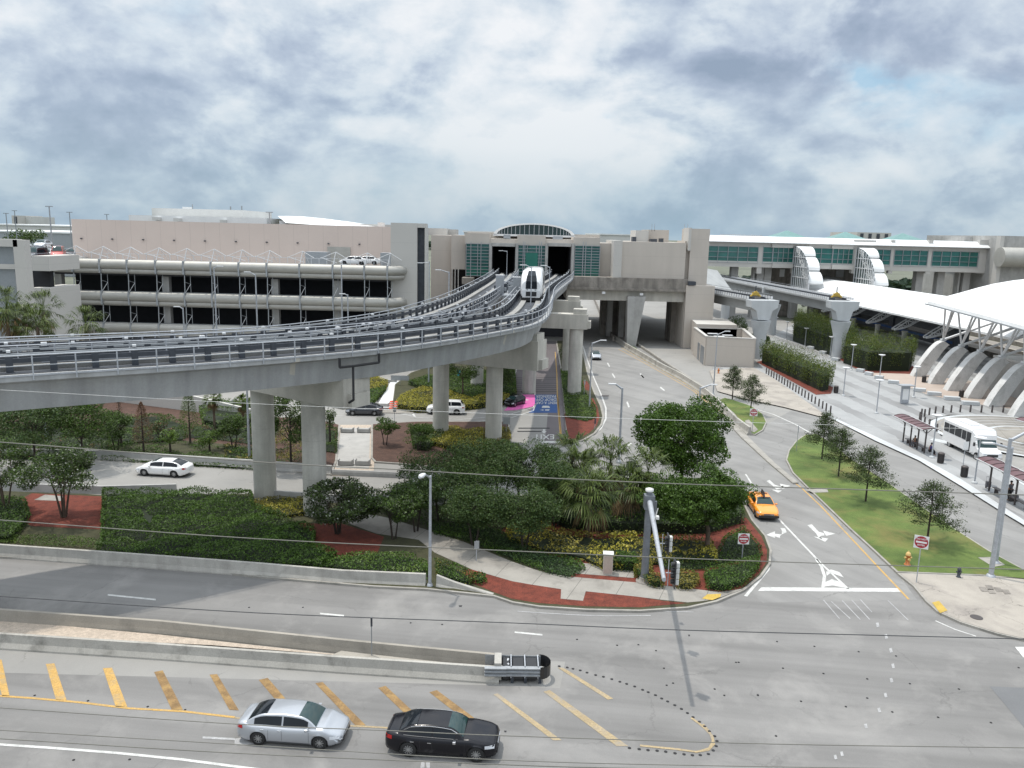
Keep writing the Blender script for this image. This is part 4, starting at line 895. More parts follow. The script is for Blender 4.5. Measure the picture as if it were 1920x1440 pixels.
mb=MB(); fb(mb,540,419,735,440,196,20,'grey_wall',zb=14); fb(mb,524,414,536,432,195,5,'white_metal'); fb(mb,542,424,624,426,190,2,'dark_steel'); mb.build('wall',parent=cr)
mb=MB(); fb(mb,708,417,717,436,170,3,'signal_white'); mb.build('roof_unit',parent=cr)
# --- glazed concourse on the right
CY=225
cc_=T('glazed_concourse','long raised concourse with a white roof and bands of teal glass','building',(90,CY,0))
def cp2(name,*a,par=cc_,**k): mb=MB(); fb(mb,*a,**k); return mb.build(name,parent=par)
mb=MB(); l=D(1326,450,CY).x; r=D(1866,460,CY).x
mb.loft([[(x,CY-1.2,20.95),(x,CY-1.2,21.1),(x,CY+1.5,22.65),(x,CY+17,22.75),(x,CY+17,21.4),(x,CY,21.2)] for x in(l-.2,r+.3)],'white_roof',closed=True,caps=True); mb.build('roof',parent=cc_)
mb=MB(); mb.box(((l+r)/2,CY+.6,20.45),(r-l,1.2,1.3),m='grey_wall'); mb.box(((l+r)/2,CY+.6,15.0),(r-l,1.2,1.6),m='grey_wall'); mb.box(((l+r)/2,CY+8.2,14.3),(r-l,14,.3),m='old_concrete'); mb.box(((l+r)/2,CY+8,17.8),(r-l,9,6.2),m='interior_dark')
for x0,x1 in((1421,1430),(1487,1520),(1599,1640),(1669,1676),(1739,1747),(1834,1868)): fb(mb,x0,450,x1,513,CY+.1,1.4,'grey_wall')
mb.build('wall',parent=cc_)
for x0,x1,n in((1327,1421,5),(1430,1448,1),(1449,1487,4),(1518,1560,2),(1561,1600,4),(1640,1669,2),(1676,1739,4),(1747,1834,5)):
    xm=(x0+x1)/2; y0=461+(xm-1327)*.021; glazing(x0,y0,x1,y0+30,CY+.2,n,3,cc_)
for x0,x1 in((1448,1487),(1560,1600)): cp2('bay_frame',x0,454+(x0-1327)*.021,x1,462+(x0-1327)*.021,CY-.6,1,'grey_wall'); cp2('bay_frame',x0,492+(x0-1327)*.021,x1,500+(x0-1327)*.021,CY-.6,1,'grey_wall')
for x in(1374,1412,1422,1436,1490,1720,1760,1796,1808,1862,1622):
    cp2('column',x-(3 if x in(1412,1796) else 6),500,x+(0 if x in(1412,1796) else 7),610,CY+2.5,2.2,'concrete',zb=0)
cp2('undercroft_wall',1438,500,1486,560,CY+9,1,'old_concrete',zb=0); cp2('undercroft_wall',1520,502,1600,560,CY+9,1,'old_concrete',zb=0); cp2('undercroft_wall',1808,512,1862,600,CY+9,1,'dark_steel',zb=0)
cp2('white_opening',1462,505,1471,519,CY+8.8,.1,'white_roof'); cp2('white_opening',1568,505,1582,519,CY+8.8,.1,'paver_grey')
for x in(1474,1584,1691):   # pyramid skylights
    c=D(x,450,CY+18); a=3.6; mb=MB(); p=[(c.x-a*1.4,CY+14,22.6),(c.x+a*1.4,CY+14,22.6),(c.x+a*1.4,CY+22,22.6),(c.x-a*1.4,CY+22,22.6),(c.x,CY+18,24.7)]
    mb.add(p,[(0,1,4),(1,2,4),(2,3,4),(3,0,4)],'green_slate' if 'green_slate' in M else 'steel_grey'); mb.build('pyramid_skylight',parent=cc_)
mb=MB()
for k in range(22): c=D(1352+k*3.6,443,CY+20); mb.box((c.x,CY+20,22.9),(.35,.4,random.uniform(.3,.6)),m='white_metal')
mb.build('roof_equipment',parent=cc_)
def stair_vault(px,lab):
    x0=D(px,470,CY).x; t=T('stair_vault',lab,'stair canopy',(x0,CY-6,10)); W=4.2
    for k,(y0,z0,ry,rz_) in enumerate(((CY-.3,17.2,5.0,3.1),(CY-3.6,13.4,5.6,4.2),(CY-7.2,10.0,5.2,4.0))):
        mb=MB(); n=8; arc=[(y0-ry*math.sin(R(80*j/n)),z0+rz_*math.cos(R(80*j/n))) for j in range(n+1)]
        e=2.0 if k else 1.5
        mb.loft([[(x0,y,z) for y,z in arc],[(x0+W,y,z) for y,z in arc],[(x0+W,y+.25,z-.3) for y,z in arc],[(x0,y+.25,z-.3) for y,z in arc]],'white_roof',closed=True,smooth=False)
        mb.build('roof_shell',parent=t)
    mb=MB(); A=[(CY-13.5*math.sin(R(85*j/12)),9.6+10.6*math.cos(R(85*j/12))) for j in range(13)]
    mb.add([(x0+.1,CY,9.0)]+[(x0+.1,y,z) for y,z in A]+[(x0+.1,A[-1][0],9.0)],[tuple(range(15))],'tint_glass')
    for j in range(13):
        mb.tube((x0,A[j][0],9.0),(x0,A[j][0],A[j][1]),.14,n=4,m='white_metal')
    for z in(9.2,12,14.8,17.4):
        ym=min([y for y,zz_ in A if zz_>=z] or [CY]); mb.tube((x0,CY,z),(x0,ym,z),.13,n=4,m='white_metal')
    mb.build('glazed_side',parent=t)
stair_vault(1489,'stepped white vaulted stair canopy with glazed side, nearer the tower'); stair_vault(1606,'stepped white vaulted stair canopy with glazed side, nearer the concrete hall')
eh=building('concrete_hall','grey concrete hall with a round silver duct at the right end of the concourse','building',CY,[('wall',1866,444,2060,640,-6,40,'concrete',0),('wall',1808,444,1866,458,8,20,'concrete'),('pilaster',1864,442,1871,640,-7,2,'grey_wall',0)])
mb=MB(); a=D(1878,482,CY-9); mb.tube((a.x,CY-8,a.z),(a.x+40,CY-8,a.z),2.6,n=20,m='louvre'); mb.build('round_duct',parent=eh)
# --- metro viaducts with flared piers
mat('metro_girder',(.33,.34,.34),.8,.06,.25,.04,10,streak=((0,0,1),.12,.5))
def metro(P0,P1,lab,ext,group='metro viaducts'):
    P0=Vector((P0[0],P0[1],0)); P1=Vector((P1[0],P1[1],0)); d=(P1-P0).normalized(); t=T('metro_viaduct',lab,'viaduct',(P0.x,P0.y,0),group=None)
    pts=[P0+d*s for s in np.linspace(1.2,ext,12)]; zt=10.9; n=Vector((-d.y,d.x,0))
    mb=MB(); mb.sweep(pts,[(-2.5,zt),(2.5,zt),(2.5,zt-.3),(1.3,zt-.5),(1.1,zt-2.2),(-1.1,zt-2.2),(-1.3,zt-.5),(-2.5,zt-.3)],'metro_girder'); mb.build('girder',parent=t)
    for a in(-1.1,1.1): mb=MB(); mb.sweep(pts,[(a-.1,zt+.45),(a+.1,zt+.45),(a+.1,zt+.1),(a-.1,zt+.1)],'dark_steel'); mb.build('rail',parent=t)
    mb=MB(); mb.sweep(pts,[(-1.9,zt+.02),(1.9,zt+.02),(1.9,zt+.1),(-1.9,zt+.1)],'track_bed'); mb.build('track_bed',parent=t)
    for s_ in(-2.4,2.4):
        mb=MB(); L=resample(pts,1.0)
        for q in L: mb.box(tuple(q+n*s_+Vector((0,0,zt+.35))),(.62,.12,.5),rz=math.atan2(d.y,d.x),m='white_metal')
        mb.sweep(pts,[(-s_-.03,zt+.9),(-s_+.03,zt+.9),(-s_+.03,zt+.97),(-s_-.03,zt+.97)],'rail_grey'); mb.build('parapet',parent=t)
    def mp(c,end=False):
        cap=MB(); ang=math.atan2(n.y,n.x); w=2.75
        prof=[(-w,zt+.0),(w,zt+.0),(w-.1,zt-1.3),(1.6,zt-1.9),(1.15,zt-3.6),(-1.15,zt-3.6),(-1.6,zt-1.9),(-w+.1,zt-1.3)]
        cap.loft([[tuple(c+n*a+d*y+Vector((0,0,z))) for a,z in prof] for y in((-1.1,1.2) if end else (-.5,.5))],'white_concrete',closed=True,caps=True)
        co=cap.build('hammerhead',parent=t)
        m2=MB(); m2.lathe((c.x,c.y,0),[(1.15,-.1),(1.15,3.4),(1.2,4.6),(1.75,6.6),(1.8,6.9),(1.85,7.1)],24,'white_concrete'); m2.build('column',parent=co)
    mp(P0,True)
    s=36
    while s<ext: mp(P0+d*s); s+=36
    b_=P0+d*3.0; mb=MB()
    mb.tube(b_+n*1+Vector((0,0,zt+.3)),b_+Vector((0,0,zt+1.3)),.2,n=6,m='yellow_pad'); mb.tube(b_-n*1+Vector((0,0,zt+.3)),b_+Vector((0,0,zt+1.3)),.28,n=6,m='yellow_pad'); mb.box(tuple(b_+Vector((0,0,zt+.9))),(.6,1.1,.6),rz=math.atan2(d.y,d.x),m='yellow_pad'); mb.box(tuple(b_+Vector((0,0,zt+.25))),(.7,2.0,.3),rz=math.atan2(d.y,d.x),m='old_concrete'); mb.tube(b_+Vector((0,0,zt+1)),b_+Vector((0,0,zt+2.4)),.1,n=6,m='dark_steel'); mb.build('buffer_stop',parent=t)
A0=(46.0,148.6); a1=G(1338,546,10.9); metro(A0,(a1.x,a1.y),'metro track viaduct ending on the flared white pier nearer the station',92)
B0=(61.8,150.9); b1=G(1385,527,10.9); metro(B0,(b1.x,b1.y),'metro track viaduct ending on the flared white pier farther right',150)
# sloping white stair roof beside the tower
mb=MB(); q=[D(1324,508,185),D(1345,508,196),D(1378,556,186),D(1378,552,184),D(1324,548,176)]
mb.add([D(1323,503,200),D(1345,507,204),D(1378,552,186),D(1350,546,181),D(1323,538,180)],[(0,1,2,3,4)],'metro_girder'); 
mb.add([p-Vector((0,0,.4)) for p in (D(1323,503,200),D(1345,507,204),D(1378,552,186),D(1350,546,181),D(1323,538,180))],[(4,3,2,1,0)],'metro_girder')
mb.build('sloping_roof',label='sloping grey metal roof beside the beige tower above the metro track',cat='roof')
mb=MB()
a,b_=D(1323,536,176),D(1378,556,176)
for k in range(22): p=a.lerp(b_,k/21); mb.box(tuple(p-Vector((0,0,.9))),(.14,.1,1.8),m='white_metal')
mb.build('picket_fence',label='white picket railing along the metro track by the tower',cat='fence')
# --- rail platform canopy
cn=T('platform_canopy','very long low white vaulted platform canopy on steel trusses','canopy',(84,170,0))
mb=MB(); ys=list(np.linspace(248,124,22)); secs=[]
for y in ys:
    e=7.7+ (1.2 if y>236 else 0); secs.append([(78,y,e),(80.5,y,e+1.5),(84,y,e+2.9),(88,y,e+3.6),(92,y,e+3.3),(96,y,e+2.2),(99,y,e+.6)])
mb.loft(secs,'white_roof',smooth=True); mb.loft([[(x,y,z-.35) for x,y,z in s_] for s_ in secs],'white_metal',smooth=True)
for s0,s1 in zip(secs[:-1],secs[1:]): mb.add([s0[0],s1[0],(s1[0][0],s1[0][1],s1[0][2]-.35),(s0[0][0],s0[0][1],s0[0][2]-.35)],[(0,1,2,3)],'white_roof')
mb.build('roof',parent=cn)
for px,py in((1526,592),(1566,600),(1607,612),(1652,630),(1702,650),(1763,672)):
    p=G(px,py); x=84.2; y=p.y*x/p.x if p.x else 160; p=Vector((x,y,0))
    mb=MB(); mb.lathe((x-1,y,0),[(.55,0),(.55,3.2),(.65,3.3),(.65,3.5)],16,'concrete'); mb.build('column',parent=cn)
    mb=MB(); n=7
    for dy in(-.7,.7):
        up=[];dn=[]
        for k in range(n+1):
            t=k/n; up.append(Vector((x-3.5+9*t,y+dy,3.9+ (4.9*math.sin(t*1.35)) ))); dn.append(Vector((x-3.5+9*t+.5*(t>0),y+dy*.6,3.7+(4.9*math.sin(t*1.35)-1.0*min(1,t*4)) )))
        mb.path(up,.13,5,'white_metal'); mb.path(dn,.13,5,'white_metal')
        for k in range(n): mb.tube(up[k],dn[k+1],.09,n=4,m='white_metal'); mb.tube(dn[k],up[k],.07,n=4,m='white_metal')
    mb.build('arched_truss',parent=cn)
# tracks, platforms and a dark train under it
for x0,x1,z,m_,nm in((94.5,99,1.1,'shoulder','platform_slab'),(101.5,106,1.1,'shoulder','platform_slab'),(112,140,.9,'shoulder','platform_slab')):
    mb=MB(); mb.box(((x0+x1)/2,165,z/2),(x1-x0,150,z),m='old_concrete'); mb.box((x0+.35,165,z+.01),(.7,150,.06),m='corner_slab'); mb.build(nm,label='low rail platform with a pale edge %s'%('under the white canopy' if x0<100 else 'beyond the first track' if x0<110 else 'farthest from the plaza'),cat='platform')
sheet('rail_bed',[(79,95,0),(141,95,0),(141,240,0),(79,240,0)],.05,'dark_soil',True)
rt=T('commuter_train','dark blue commuter train standing under the white platform canopy','train',(83,190,0))
for k in range(2):
    mb=MB(); mb.box((91.2,175+k*27,2.7),(3,26,3.4),m='dark_steel'); mb.box((91.2,175+k*27,4.6),(2.6,25,.5),m='dark_steel'); c_=mb.build('carriage',parent=rt)
    mb=MB(); mb.box((89.68,175+k*27,3.1),(.06,22,.9),m='dark_glass'); mb.box((89.68,175+k*27,2.1),(.05,25,.5),m='blue_paint'); mb.build('window_band',parent=c_)
# --- white shell roof with concrete fins
dm=T('station_shell','huge white shell roof carried by steel struts over the rail station','roof',(75,112,0))
mb=MB(); secs=[]; prof=[(66,0),(68.5,.75),(71,1.5),(73.5,2.3),(76,3.0),(79,3.6),(82,4.0),(88,4.7),(95,5.2),(103,5.2),(112,4.2),(120,2.)]
for y in np.linspace(128,84,18):
    t=(128-y)/44; e=12.9-1.7*t*1.0-.6*t*t; bul=1+.45*math.sin(min(1,t*1.6)*math.pi/2)
    secs.append([(x-(.0 if x>66 else 0),y,e+h_*bul) for x,h_ in prof])
mb.loft(secs,'white_roof',smooth=True); mb.loft([[(x,y,z-.55) for x,y,z in s_] for s_ in secs],'white_metal',smooth=True)
mb.loft([[s_[0] for s_ in secs],[(s_[0][0]-.15,s_[0][1],s_[0][2]-.55) for s_ in secs]],'white_roof'); mb.loft([secs[0],[(x,y+.05,z-.55) for x,y,z in secs[0]]],'white_roof')
mb.loft([[(s_[0][0]-.5,s_[0][1],s_[0][2]-.35) for s_ in secs],[(s_[0][0]-.5,s_[0][1],s_[0][2]-.55) for s_ in secs],[(s_[0][0],s_[0][1],s_[0][2]-.6) for s_ in secs]],'rail_grey')
mb.build('shell',parent=dm)
for k,(px,py) in enumerate(((1708,706),(1739,720),(1771,733),(1808,747),(1847,762),(1893,781))):
    p=G(px,py); y=p.y; x=p.x; th=.7
    f=T('concrete_fin','curved concrete fin holding the shell roof struts, %s'%['farthest, beside the tall hedge','second from the tall hedge','third from the tall hedge','fourth from the tall hedge','nearest and tallest looking, beside the glazed door','at the right edge of the view'][k],'fin',(x,y,0),group='curved fins under the shell roof')
    o_=[];i_=[]
    for j,(dx,dz,t_) in enumerate(((0,0,2.0),(.85,1.85,1.9),(1.85,3.5,1.7),(2.8,4.9,1.4),(3.7,5.8,1.0),(4.5,6.15,.45))):
        o_.append((x+dx,dz)); i_.append((x+dx+t_+.1*j,dz-.25*j/2))
    o_=[(p_.x,p_.z) for p_ in spline([Vector((a,0,b__)) for a,b__ in o_],4)]; i_=[(p_.x,p_.z) for p_ in spline([Vector((a,0,b__)) for a,b__ in i_],4)]
    mb=MB(); mb.loft([[(q[0],y-th,q[1]) for q in o_],[(q[0],y+th,q[1]) for q in o_]],'fin_concrete',smooth=True)
    for s_ in(-th,th): mb.loft([[(q[0],y+s_,q[1]) for q in o_],[(q[0],y+s_,q[1]) for q in i_]],'fin_concrete')
    mb.loft([[(q[0],y-th,q[1]) for q in i_],[(q[0],y+th,q[1]) for q in i_]],'fin_concrete'); mb.add([(o_[-1][0],y-th,o_[-1][1]),(i_[-1][0],y-th,i_[-1][1]),(i_[-1][0],y+th,i_[-1][1]),(o_[-1][0],y+th,o_[-1][1])],[(0,1,2,3)],'fin_concrete')
    mb.build('fin',parent=f)
    tx,tz=o_[-1][0]+.1,o_[-1][1]+.15
    def eave(yy,xx=67.5): t=(128-yy)/44; return Vector((xx,yy,12.9-1.7*t-.6*t*t-.5+(xx-66)*.3))
    mb=MB(); B=Vector((tx,y,tz)); mb.box((tx,y,tz),(.7,.7,.3),m='white_metal')
    for yy,xx in((y-1.0,68.5),(y-4.5,70.5),(y-3.9,70.0)):
        mb.tube(B,eave(min(127.5,yy),xx),.15,n=8,m='white_metal')
    mb.tube(B,(x+13,y-3.0,10.5),.2,n=8,m='white_metal'); mb.build('strut',parent=f)
mb=MB(); mb.box((73.6,108,2.6),(.5,26,5.2),m='concrete'); mb.box((76,108,5.3),(5.5,26,.3),m='pale_roof'); mb.build('station_wall',label='low grey concrete wall with doors behind the curved fins',cat='wall')
dr_=T('glazed_door','glazed double door in white frames behind the nearest fin','door',(73.2,103.5,0))
mb=MB(); mb.box((73.3,103.5,1.8),(.12,3.6,3.0),m='dark_glass'); mb.build('pane',parent=dr_)
mb=MB()
for y in(101.7,102.9,104.1,105.3): mb.box((73.2,y,1.8),(.14,.16,3.2),m='white_metal')
mb.box((73.2,103.5,3.4),(.14,3.8,.16),m='white_metal'); mb.build('frame',parent=dr_)
mb=MB()
for k in range(120):
    y=random.uniform(96,122); x=random.uniform(84,104); mb.tube((x,y,random.uniform(9,12)),(x+random.uniform(-3,3),y+random.uniform(-3,3),random.uniform(9,12)),.08,n=4,m='white_metal')
mb.build('roof_truss',parent=dm)
# ------------------------------------------------------------------ road vehicles
def interp(x,pts):
    if x<=pts[0][0]: return pts[0][1]
    for (a,u),(c,v) in zip(pts[:-1],pts[1:]):
        if x<=c: t=(x-a)/(c-a) if c>a else 1; t=t*t*(3-2*t)*.5+t*.5; return u+(v-u)*t
    return pts[-1][1]
def car(name,label,cat,loc,rz,paint_,L=4.7,W=1.84,Hh=1.46,top=None,gh=(-1.75,-.95,.55,1.35),wb=2.8,wr=.335,fo=.92,rear='sedan',scale=1.,trim=None,group=None,spokes=10,detail=True,taillight=True,rim='alloy',bumper=None,wx=None):
    t=T(name,label,cat,loc,rz,group); xf=L/2-fo; xr=xf-wb; hw=W/2; xd,xc,xb,xa=gh
    top=top or [(-L/2,.86),(-L/2+.12,1.0),(xd-.05,1.04),(xd+.3,.97),(0,.93),(xa,.96),(xa+.25,.97),(L/2-.45,.80),(L/2-.1,.68),(L/2,.58)]
    def half(x):
        a=abs(x)/(L/2); k=1-.20*max(0,(a-.62)/.38)**2.2 - (.10*max(0,(a-.965)/.035)); return hw*k
    def zlow(x):
        z=.20+.16*max(0,(abs(x)-(L/2-.55))/.55)**1.5; ra=wr+.055
        for xw in(xf,xr):
            if abs(x-xw)<ra: z=max(z,wr+math.sqrt(ra*ra-(x-xw)**2)*.97)
        return z
    def sec(x):
        w,zl,zt=half(x),zlow(x),interp(x,top); pts=[(w*.93,zl),(w*.985,max(zl,.30)),(w,max(zl+.001,.50)),(w*.995,max(zl+.002,zt-.26)),(w*.965,max(zl+.003,zt-.10)),(w*.90,zt-.025),(w*.74,zt+.005),(w*.38,zt+.025),(0,zt+.03)]
        return pts
    xs=sorted(set([-L/2,-L/2+.05]+list(np.linspace(-L/2+.12,L/2-.12,44))+[L/2-.05,L/2]+[xw+s*(wr+.055)*q for xw in(xf,xr) for s in(-1,1) for q in(1.,.96,.82,.6,.3)]))
    secs=[]
    for x in xs:
        h=sec(x); secs.append([(x,y,z) for y,z in h]+[(x,-y,z) for y,z in h[-2::-1]])
    mb=MB(); mb.loft(secs,paint_,smooth=True); mb.add(secs[0],[tuple(range(len(secs[0])))],paint_); mb.add(secs[-1],[tuple(range(len(secs[-1])))[::-1]],paint_)
    mb.box((0,0,.42),(L-.5,W-.24,.34),m='black_plastic')
    for xw in(xf,xr): mb.box((xw,0,.46),(2*wr+.16,W-.30,.5),m='black_plastic')
    # greenhouse shell in body colour
    zr=lambda x: interp(x,[(xd,interp(xd,top)),(xc,Hh-.03),((xb+xc)/2,Hh),(xb,Hh-.04),(xa,interp(xa,top))]) if rear!='x' else Hh
    def zr(x):
        if x<xc: t_=(x-xd)/(xc-xd); return interp(xd,top)+(Hh-.03-interp(xd,top))*(math.sin(t_*math.pi/2)**.9 if rear=='sedan' else t_**.75)
        if x>xb: t_=(xa-x)/(xa-xb); return interp(xa,top)+(Hh-.04-interp(xa,top))*math.sin(t_*math.pi/2)**.88
        m_=(xb+xc)/2; return Hh-.04*((x-m_)/((xb-xc)/2))**2
    def gsec(x):
        b0=interp(x,top)-.03; r=zr(x); f=max(0.,min(1.,(r-b0)/(Hh-b0))); wb_=half(x)*.90; wt=hw*.66+(wb_-hw*.66)*(1-f); return wb_,b0,wt,r
    def gp(x,u,o=0.):   # u: 0 belt .. 1 roof edge .. 2 centre line
        wb_,b0,wt,r=gsec(x)
        if u<=1: y=wb_+(wt-wb_)*u; z=b0+(r-.035-b0)*u; return (x,y+o,z+o*.3)
        v=u-1; return (x,wt*(1-v),r-.035+.035*math.sin(v*math.pi/2)+o)
    gx=list(np.linspace(xd,xc,8))+list(np.linspace(xc,xb,8))[1:]+list(np.linspace(xb,xa,8))[1:]; us=[0,.5,.9,1,1.12,1.5,2]
    secs=[]
    for x in gx:
        h=[gp(x,u) for u in us]; secs.append(h+[(p[0],-p[1],p[2]) for p in h[-2::-1]])
    mb.loft(secs,paint_,smooth=True); body=mb.build('body',parent=t,local=True)
    def patch(nm,grid,m_,par=t,mirror=False,both=False):
        for s in((1,-1) if both else (1,)):
            g=[[(p[0],p[1]*s,p[2]) for p in r] for r in grid]; q=MB(); q.loft(g,m_,smooth=True); q.build(nm,parent=par,local=True)
    def across(x,u0,o): 
        a=[gp(x,u,o) for u in(u0,1.3,1.6,2.0)]; return a+[(p[0],-p[1],p[2]) for p in a[-2::-1]]
    patch('windscreen',[across(x,1.10,.012) for x in np.linspace(xb+.02,xa-.06,7)],'tint_glass')
    patch('rear_window',[across(x,1.12,.012) for x in np.linspace(xd+.10,xc-.04,7)],'dark_glass')
    xm=(xb+xc)/2+.02 if wx is None else wx
    def sw(x0,x1,lo=.14,hi=.88): return [[gp(x,u,.012) for u in(lo,.5,hi)] for x in np.linspace(x0,x1,6)]
    fl=xa-.42; patch('side_window',sw(xm+.04,fl,.16,.86),'dark_glass',both=True); patch('side_window',sw(xd+.42 if rear=='sedan' else xc-.1,xm-.04,.16,.86),'dark_glass',both=True)
    if trim:
        for s in(1,-1):
            q=MB(); q.path([Vector((gp(x,.10,.02)[0],s*gp(x,.10,.02)[1],gp(x,.10,.02)[2])) for x in np.linspace(xd+.3,xa-.3,9)],.016,4,trim)
            q.build('window_trim',parent=t,local=True); q=MB()
            q.path([Vector((gp(x,.93,.02)[0],s*gp(x,.93,.02)[1],gp(x,.93,.02)[2])) for x in np.linspace(xd+.3,xa-.3,9)],.012,4,trim); q.build('window_trim',parent=t,local=True)
    # wheels
    for xw in(xf,xr):
        for s in(1,-1):
            yy=hw-.115; q=MB(); prof=[(wr*.60,-.10),(wr*.93,-.105),(wr,-.06),(wr,.06),(wr*.93,.105),(wr*.60,.10)]; n=28; vs=[]
            for r,u in prof:
                for i in range(n): a=2*math.pi*i/n; vs.append((xw+math.cos(a)*r,s*(yy+u),wr+math.sin(a)*r))
            q.add(vs,[(j*n+i,j*n+(i+1)%n,(j+1)*n+(i+1)%n,(j+1)*n+i) for j in range(5) for i in range(n)],'tyre',True); w_=q.build('wheel',parent=t,local=True)
            q=MB(); q.tube((xw,s*(yy-.02),wr),(xw,s*(yy+.03),wr),wr*.64,n=24,m='black_plastic'); 
            for i in range(spokes if detail else 0):
                a=2*math.pi*i/spokes; ce=(xw+math.cos(a)*wr*.36,s*(yy+.055),wr+math.sin(a)*wr*.36); q.box(ce,(wr*.60,.05,.034),ry=-a,m=rim)
            q.tube((xw,s*(yy+.03),wr),(xw,s*(yy+.085),wr),wr*.13,n=12,m=rim)
            ring_=[]
            for i in range(25): a=2*math.pi*i/24; ring_.append([(xw+math.cos(a)*wr*k,s*(yy+u),wr+math.sin(a)*wr*k) for k,u in((.60,.07),(.68,.085),(.70,.05))])
            q.loft(ring_,rim,smooth=True); q.build('rim',parent=w_,local=True)
    if detail:
        def bp(x,z,o=.006):
            h=sec(x)
            for (y0,z0),(y1,z1) in zip(h[:-1],h[1:]):
                if z0<=z<=z1 and z1>z0: return (x,y0+(y1-y0)*(z-z0)/(z1-z0)+o,z)
            return (x,h[5][0]+o,z)
        zf=interp(L/2-.25,top)
        patch('headlight',[[bp(x,z,.012) for z in(zf-.20,zf-.13,zf-.06)] for x in(L/2-.52,L/2-.38,L/2-.24,L/2-.10)],'lamp_clear',both=True)
        zb_=interp(-L/2+.2,top)
        patch('tail_light',[[bp(x,z,.012) for z in(zb_-.24,zb_-.17,zb_-.08)] for x in(-L/2+.04,-L/2+.14,-L/2+.24,-L/2+.34)],'lamp_red',both=True)
        q=MB(); q.box((L/2-.01,0,zf-.20),(.05,W*.44,.14),m='black_plastic'); q.box((L/2-.0,0,.36),(.05,W*.55,.12),m='black_plastic')
        for z in(zf-.24,zf-.17): q.box((L/2+.02,0,z),(.02,W*.44,.015),m='chrome')
        q.build('grille',parent=t,local=True)
        if bumper: q=MB(); q.box((L/2-.0,0,.44),(.12,W*.86,.20),m=bumper); q.build('bumper',parent=t,local=True)
        for s in(1,-1):
            q=MB(); q.box((xa-.42,s*(hw+.06),.98),(.14,.18,.12),m=paint_ if not trim else trim); q.box((xa-.40,s*(hw-.04),.95),(.06,.1,.05),m='black_plastic'); q.build('mirror',parent=t,local=True,bevel=.02)
            for x0 in(xm-.12,xm-1.0 if xm-1.0>xr+.1 else xm-.9):
                h=bp(x0,.80,.0); q=MB(); q.box((x0,s*(h[1]+.012),.80),(.17,.03,.03),m=trim or paint_); q.build('door_handle',parent=t,local=True)
            q=MB()
            for x0 in(xm,xf-wr-.16,xr+wr+.14 if xm-1.05<xr+wr else xm-1.02):
                q.loft([[(bp(x0-.006,z,.004)[0],s*bp(x0-.006,z,.004)[1],z),(bp(x0+.006,z,.004)[0],s*bp(x0+.006,z,.004)[1],z)] for z in np.linspace(.27,.88,7)],'black_plastic')
            q.loft([[(x,s*bp(x,.245,.006)[1],.235),(x,s*bp(x,.275,.006)[1],.27)] for x in np.linspace(xr+wr+.1,xf-wr-.1,8)],'black_plastic')
            q.build('door_seam',parent=t,local=True)
        q=MB(); q.box((-L/2-.005,0,.62),(.03,.5,.13),m='white_metal'); q.build('number_plate',parent=t,local=True)
    t.scale=(scale,)*3
    return t
pi=math.pi
car('silver_sedan','silver sedan with dark windows in the near lane behind the black sedan','car',(-9.2,31.75,0),-.075,'silver_paint',L=4.86,W=1.86,Hh=1.46,gh=(-1.98,-1.0,.42,1.32),wb=2.82,wr=.33,fo=.98,scale=.96,spokes=9)
car('black_sedan','shiny black sedan with chrome window trim in the near lane ahead of the silver sedan','car',(-2.6,31.2,0),-.085,'black_car_paint',L=5.05,W=1.90,Hh=1.49,gh=(-1.95,-1.05,.30,1.08),wb=3.05,wr=.37,fo=.9,scale=.95,trim='chrome',top=[(-2.52,.90),(-2.4,1.06),(-1.9,1.09),(-1.2,1.02),(0,1.0),(1.08,1.02),(1.3,1.03),(2.1,.93),(2.42,.84),(2.52,.70)],spokes=11)
car('white_sedan','white sedan driving left on the walled road behind the big hedge','car',(-30.9,68.85,0),pi-.10,'white_car_paint',L=4.9,W=1.86,Hh=1.45,gh=(-2.05,-1.0,.42,1.35),wb=2.83,fo=.95,scale=.98)
p0,p1=G(1425,925),G(1462,975); hd=(p1-p0).normalized(); fr=G(1441,978)
tx=car('taxi','orange taxi with a black bumper and an advert board on its roof','taxi',tuple(fr-hd*2.4),math.atan2(hd.y,hd.x),'taxi_paint',L=5.2,W=1.95,Hh=1.48,gh=(-1.75,-1.05,.35,1.15),wb=2.9,fo=1.0,scale=.93,bumper='black_plastic',top=[(-2.6,.86),(-2.45,1.0),(-1.9,1.02),(-1.2,.98),(0,.95),(1.15,.98),(1.4,.98),(2.2,.86),(2.5,.76),(2.6,.66)])
mb=MB(); mb.add([(-.6,-.06,1.5),(.6,-.06,1.5),(.6,.06,1.5),(-.6,.06,1.5),(-.5,-.01,1.95),(.5,-.01,1.95),(.5,.01,1.95),(-.5,.01,1.95)],[(0,1,5,4),(1,2,6,5),(2,3,7,6),(3,0,4,7),(4,5,6,7)],'dark_steel')
for x in(-.55,.55): mb.box((x,0,1.5),(.08,1.0,.05),m='black_plastic')
mb.build('roof_board',parent=tx,local=True)
p=G(681,780); car('dark_sedan','dark grey sedan driving left on the middle road behind the wide viaduct column','car',(p.x,p.y+.9,0),pi+.06,'dark_grey_paint',L=4.6,W=1.82,Hh=1.46,gh=(-1.95,-.9,.45,1.35),wb=2.7,scale=.96)
p=G(835,778); car('white_suv','white sport utility vehicle with dark windows half hidden by a viaduct column','car',(p.x,p.y+.9,0),pi+.02,'white_car_paint',L=4.85,W=1.93,Hh=1.76,gh=(-2.32,-1.85,.45,1.30),wb=2.9,wr=.38,fo=.95,rear='suv',top=[(-2.42,.95),(-2.3,1.12),(-1.6,1.14),(0,1.10),(1.3,1.08),(1.5,1.08),(2.0,1.0),(2.3,.90),(2.42,.75)],scale=.96)
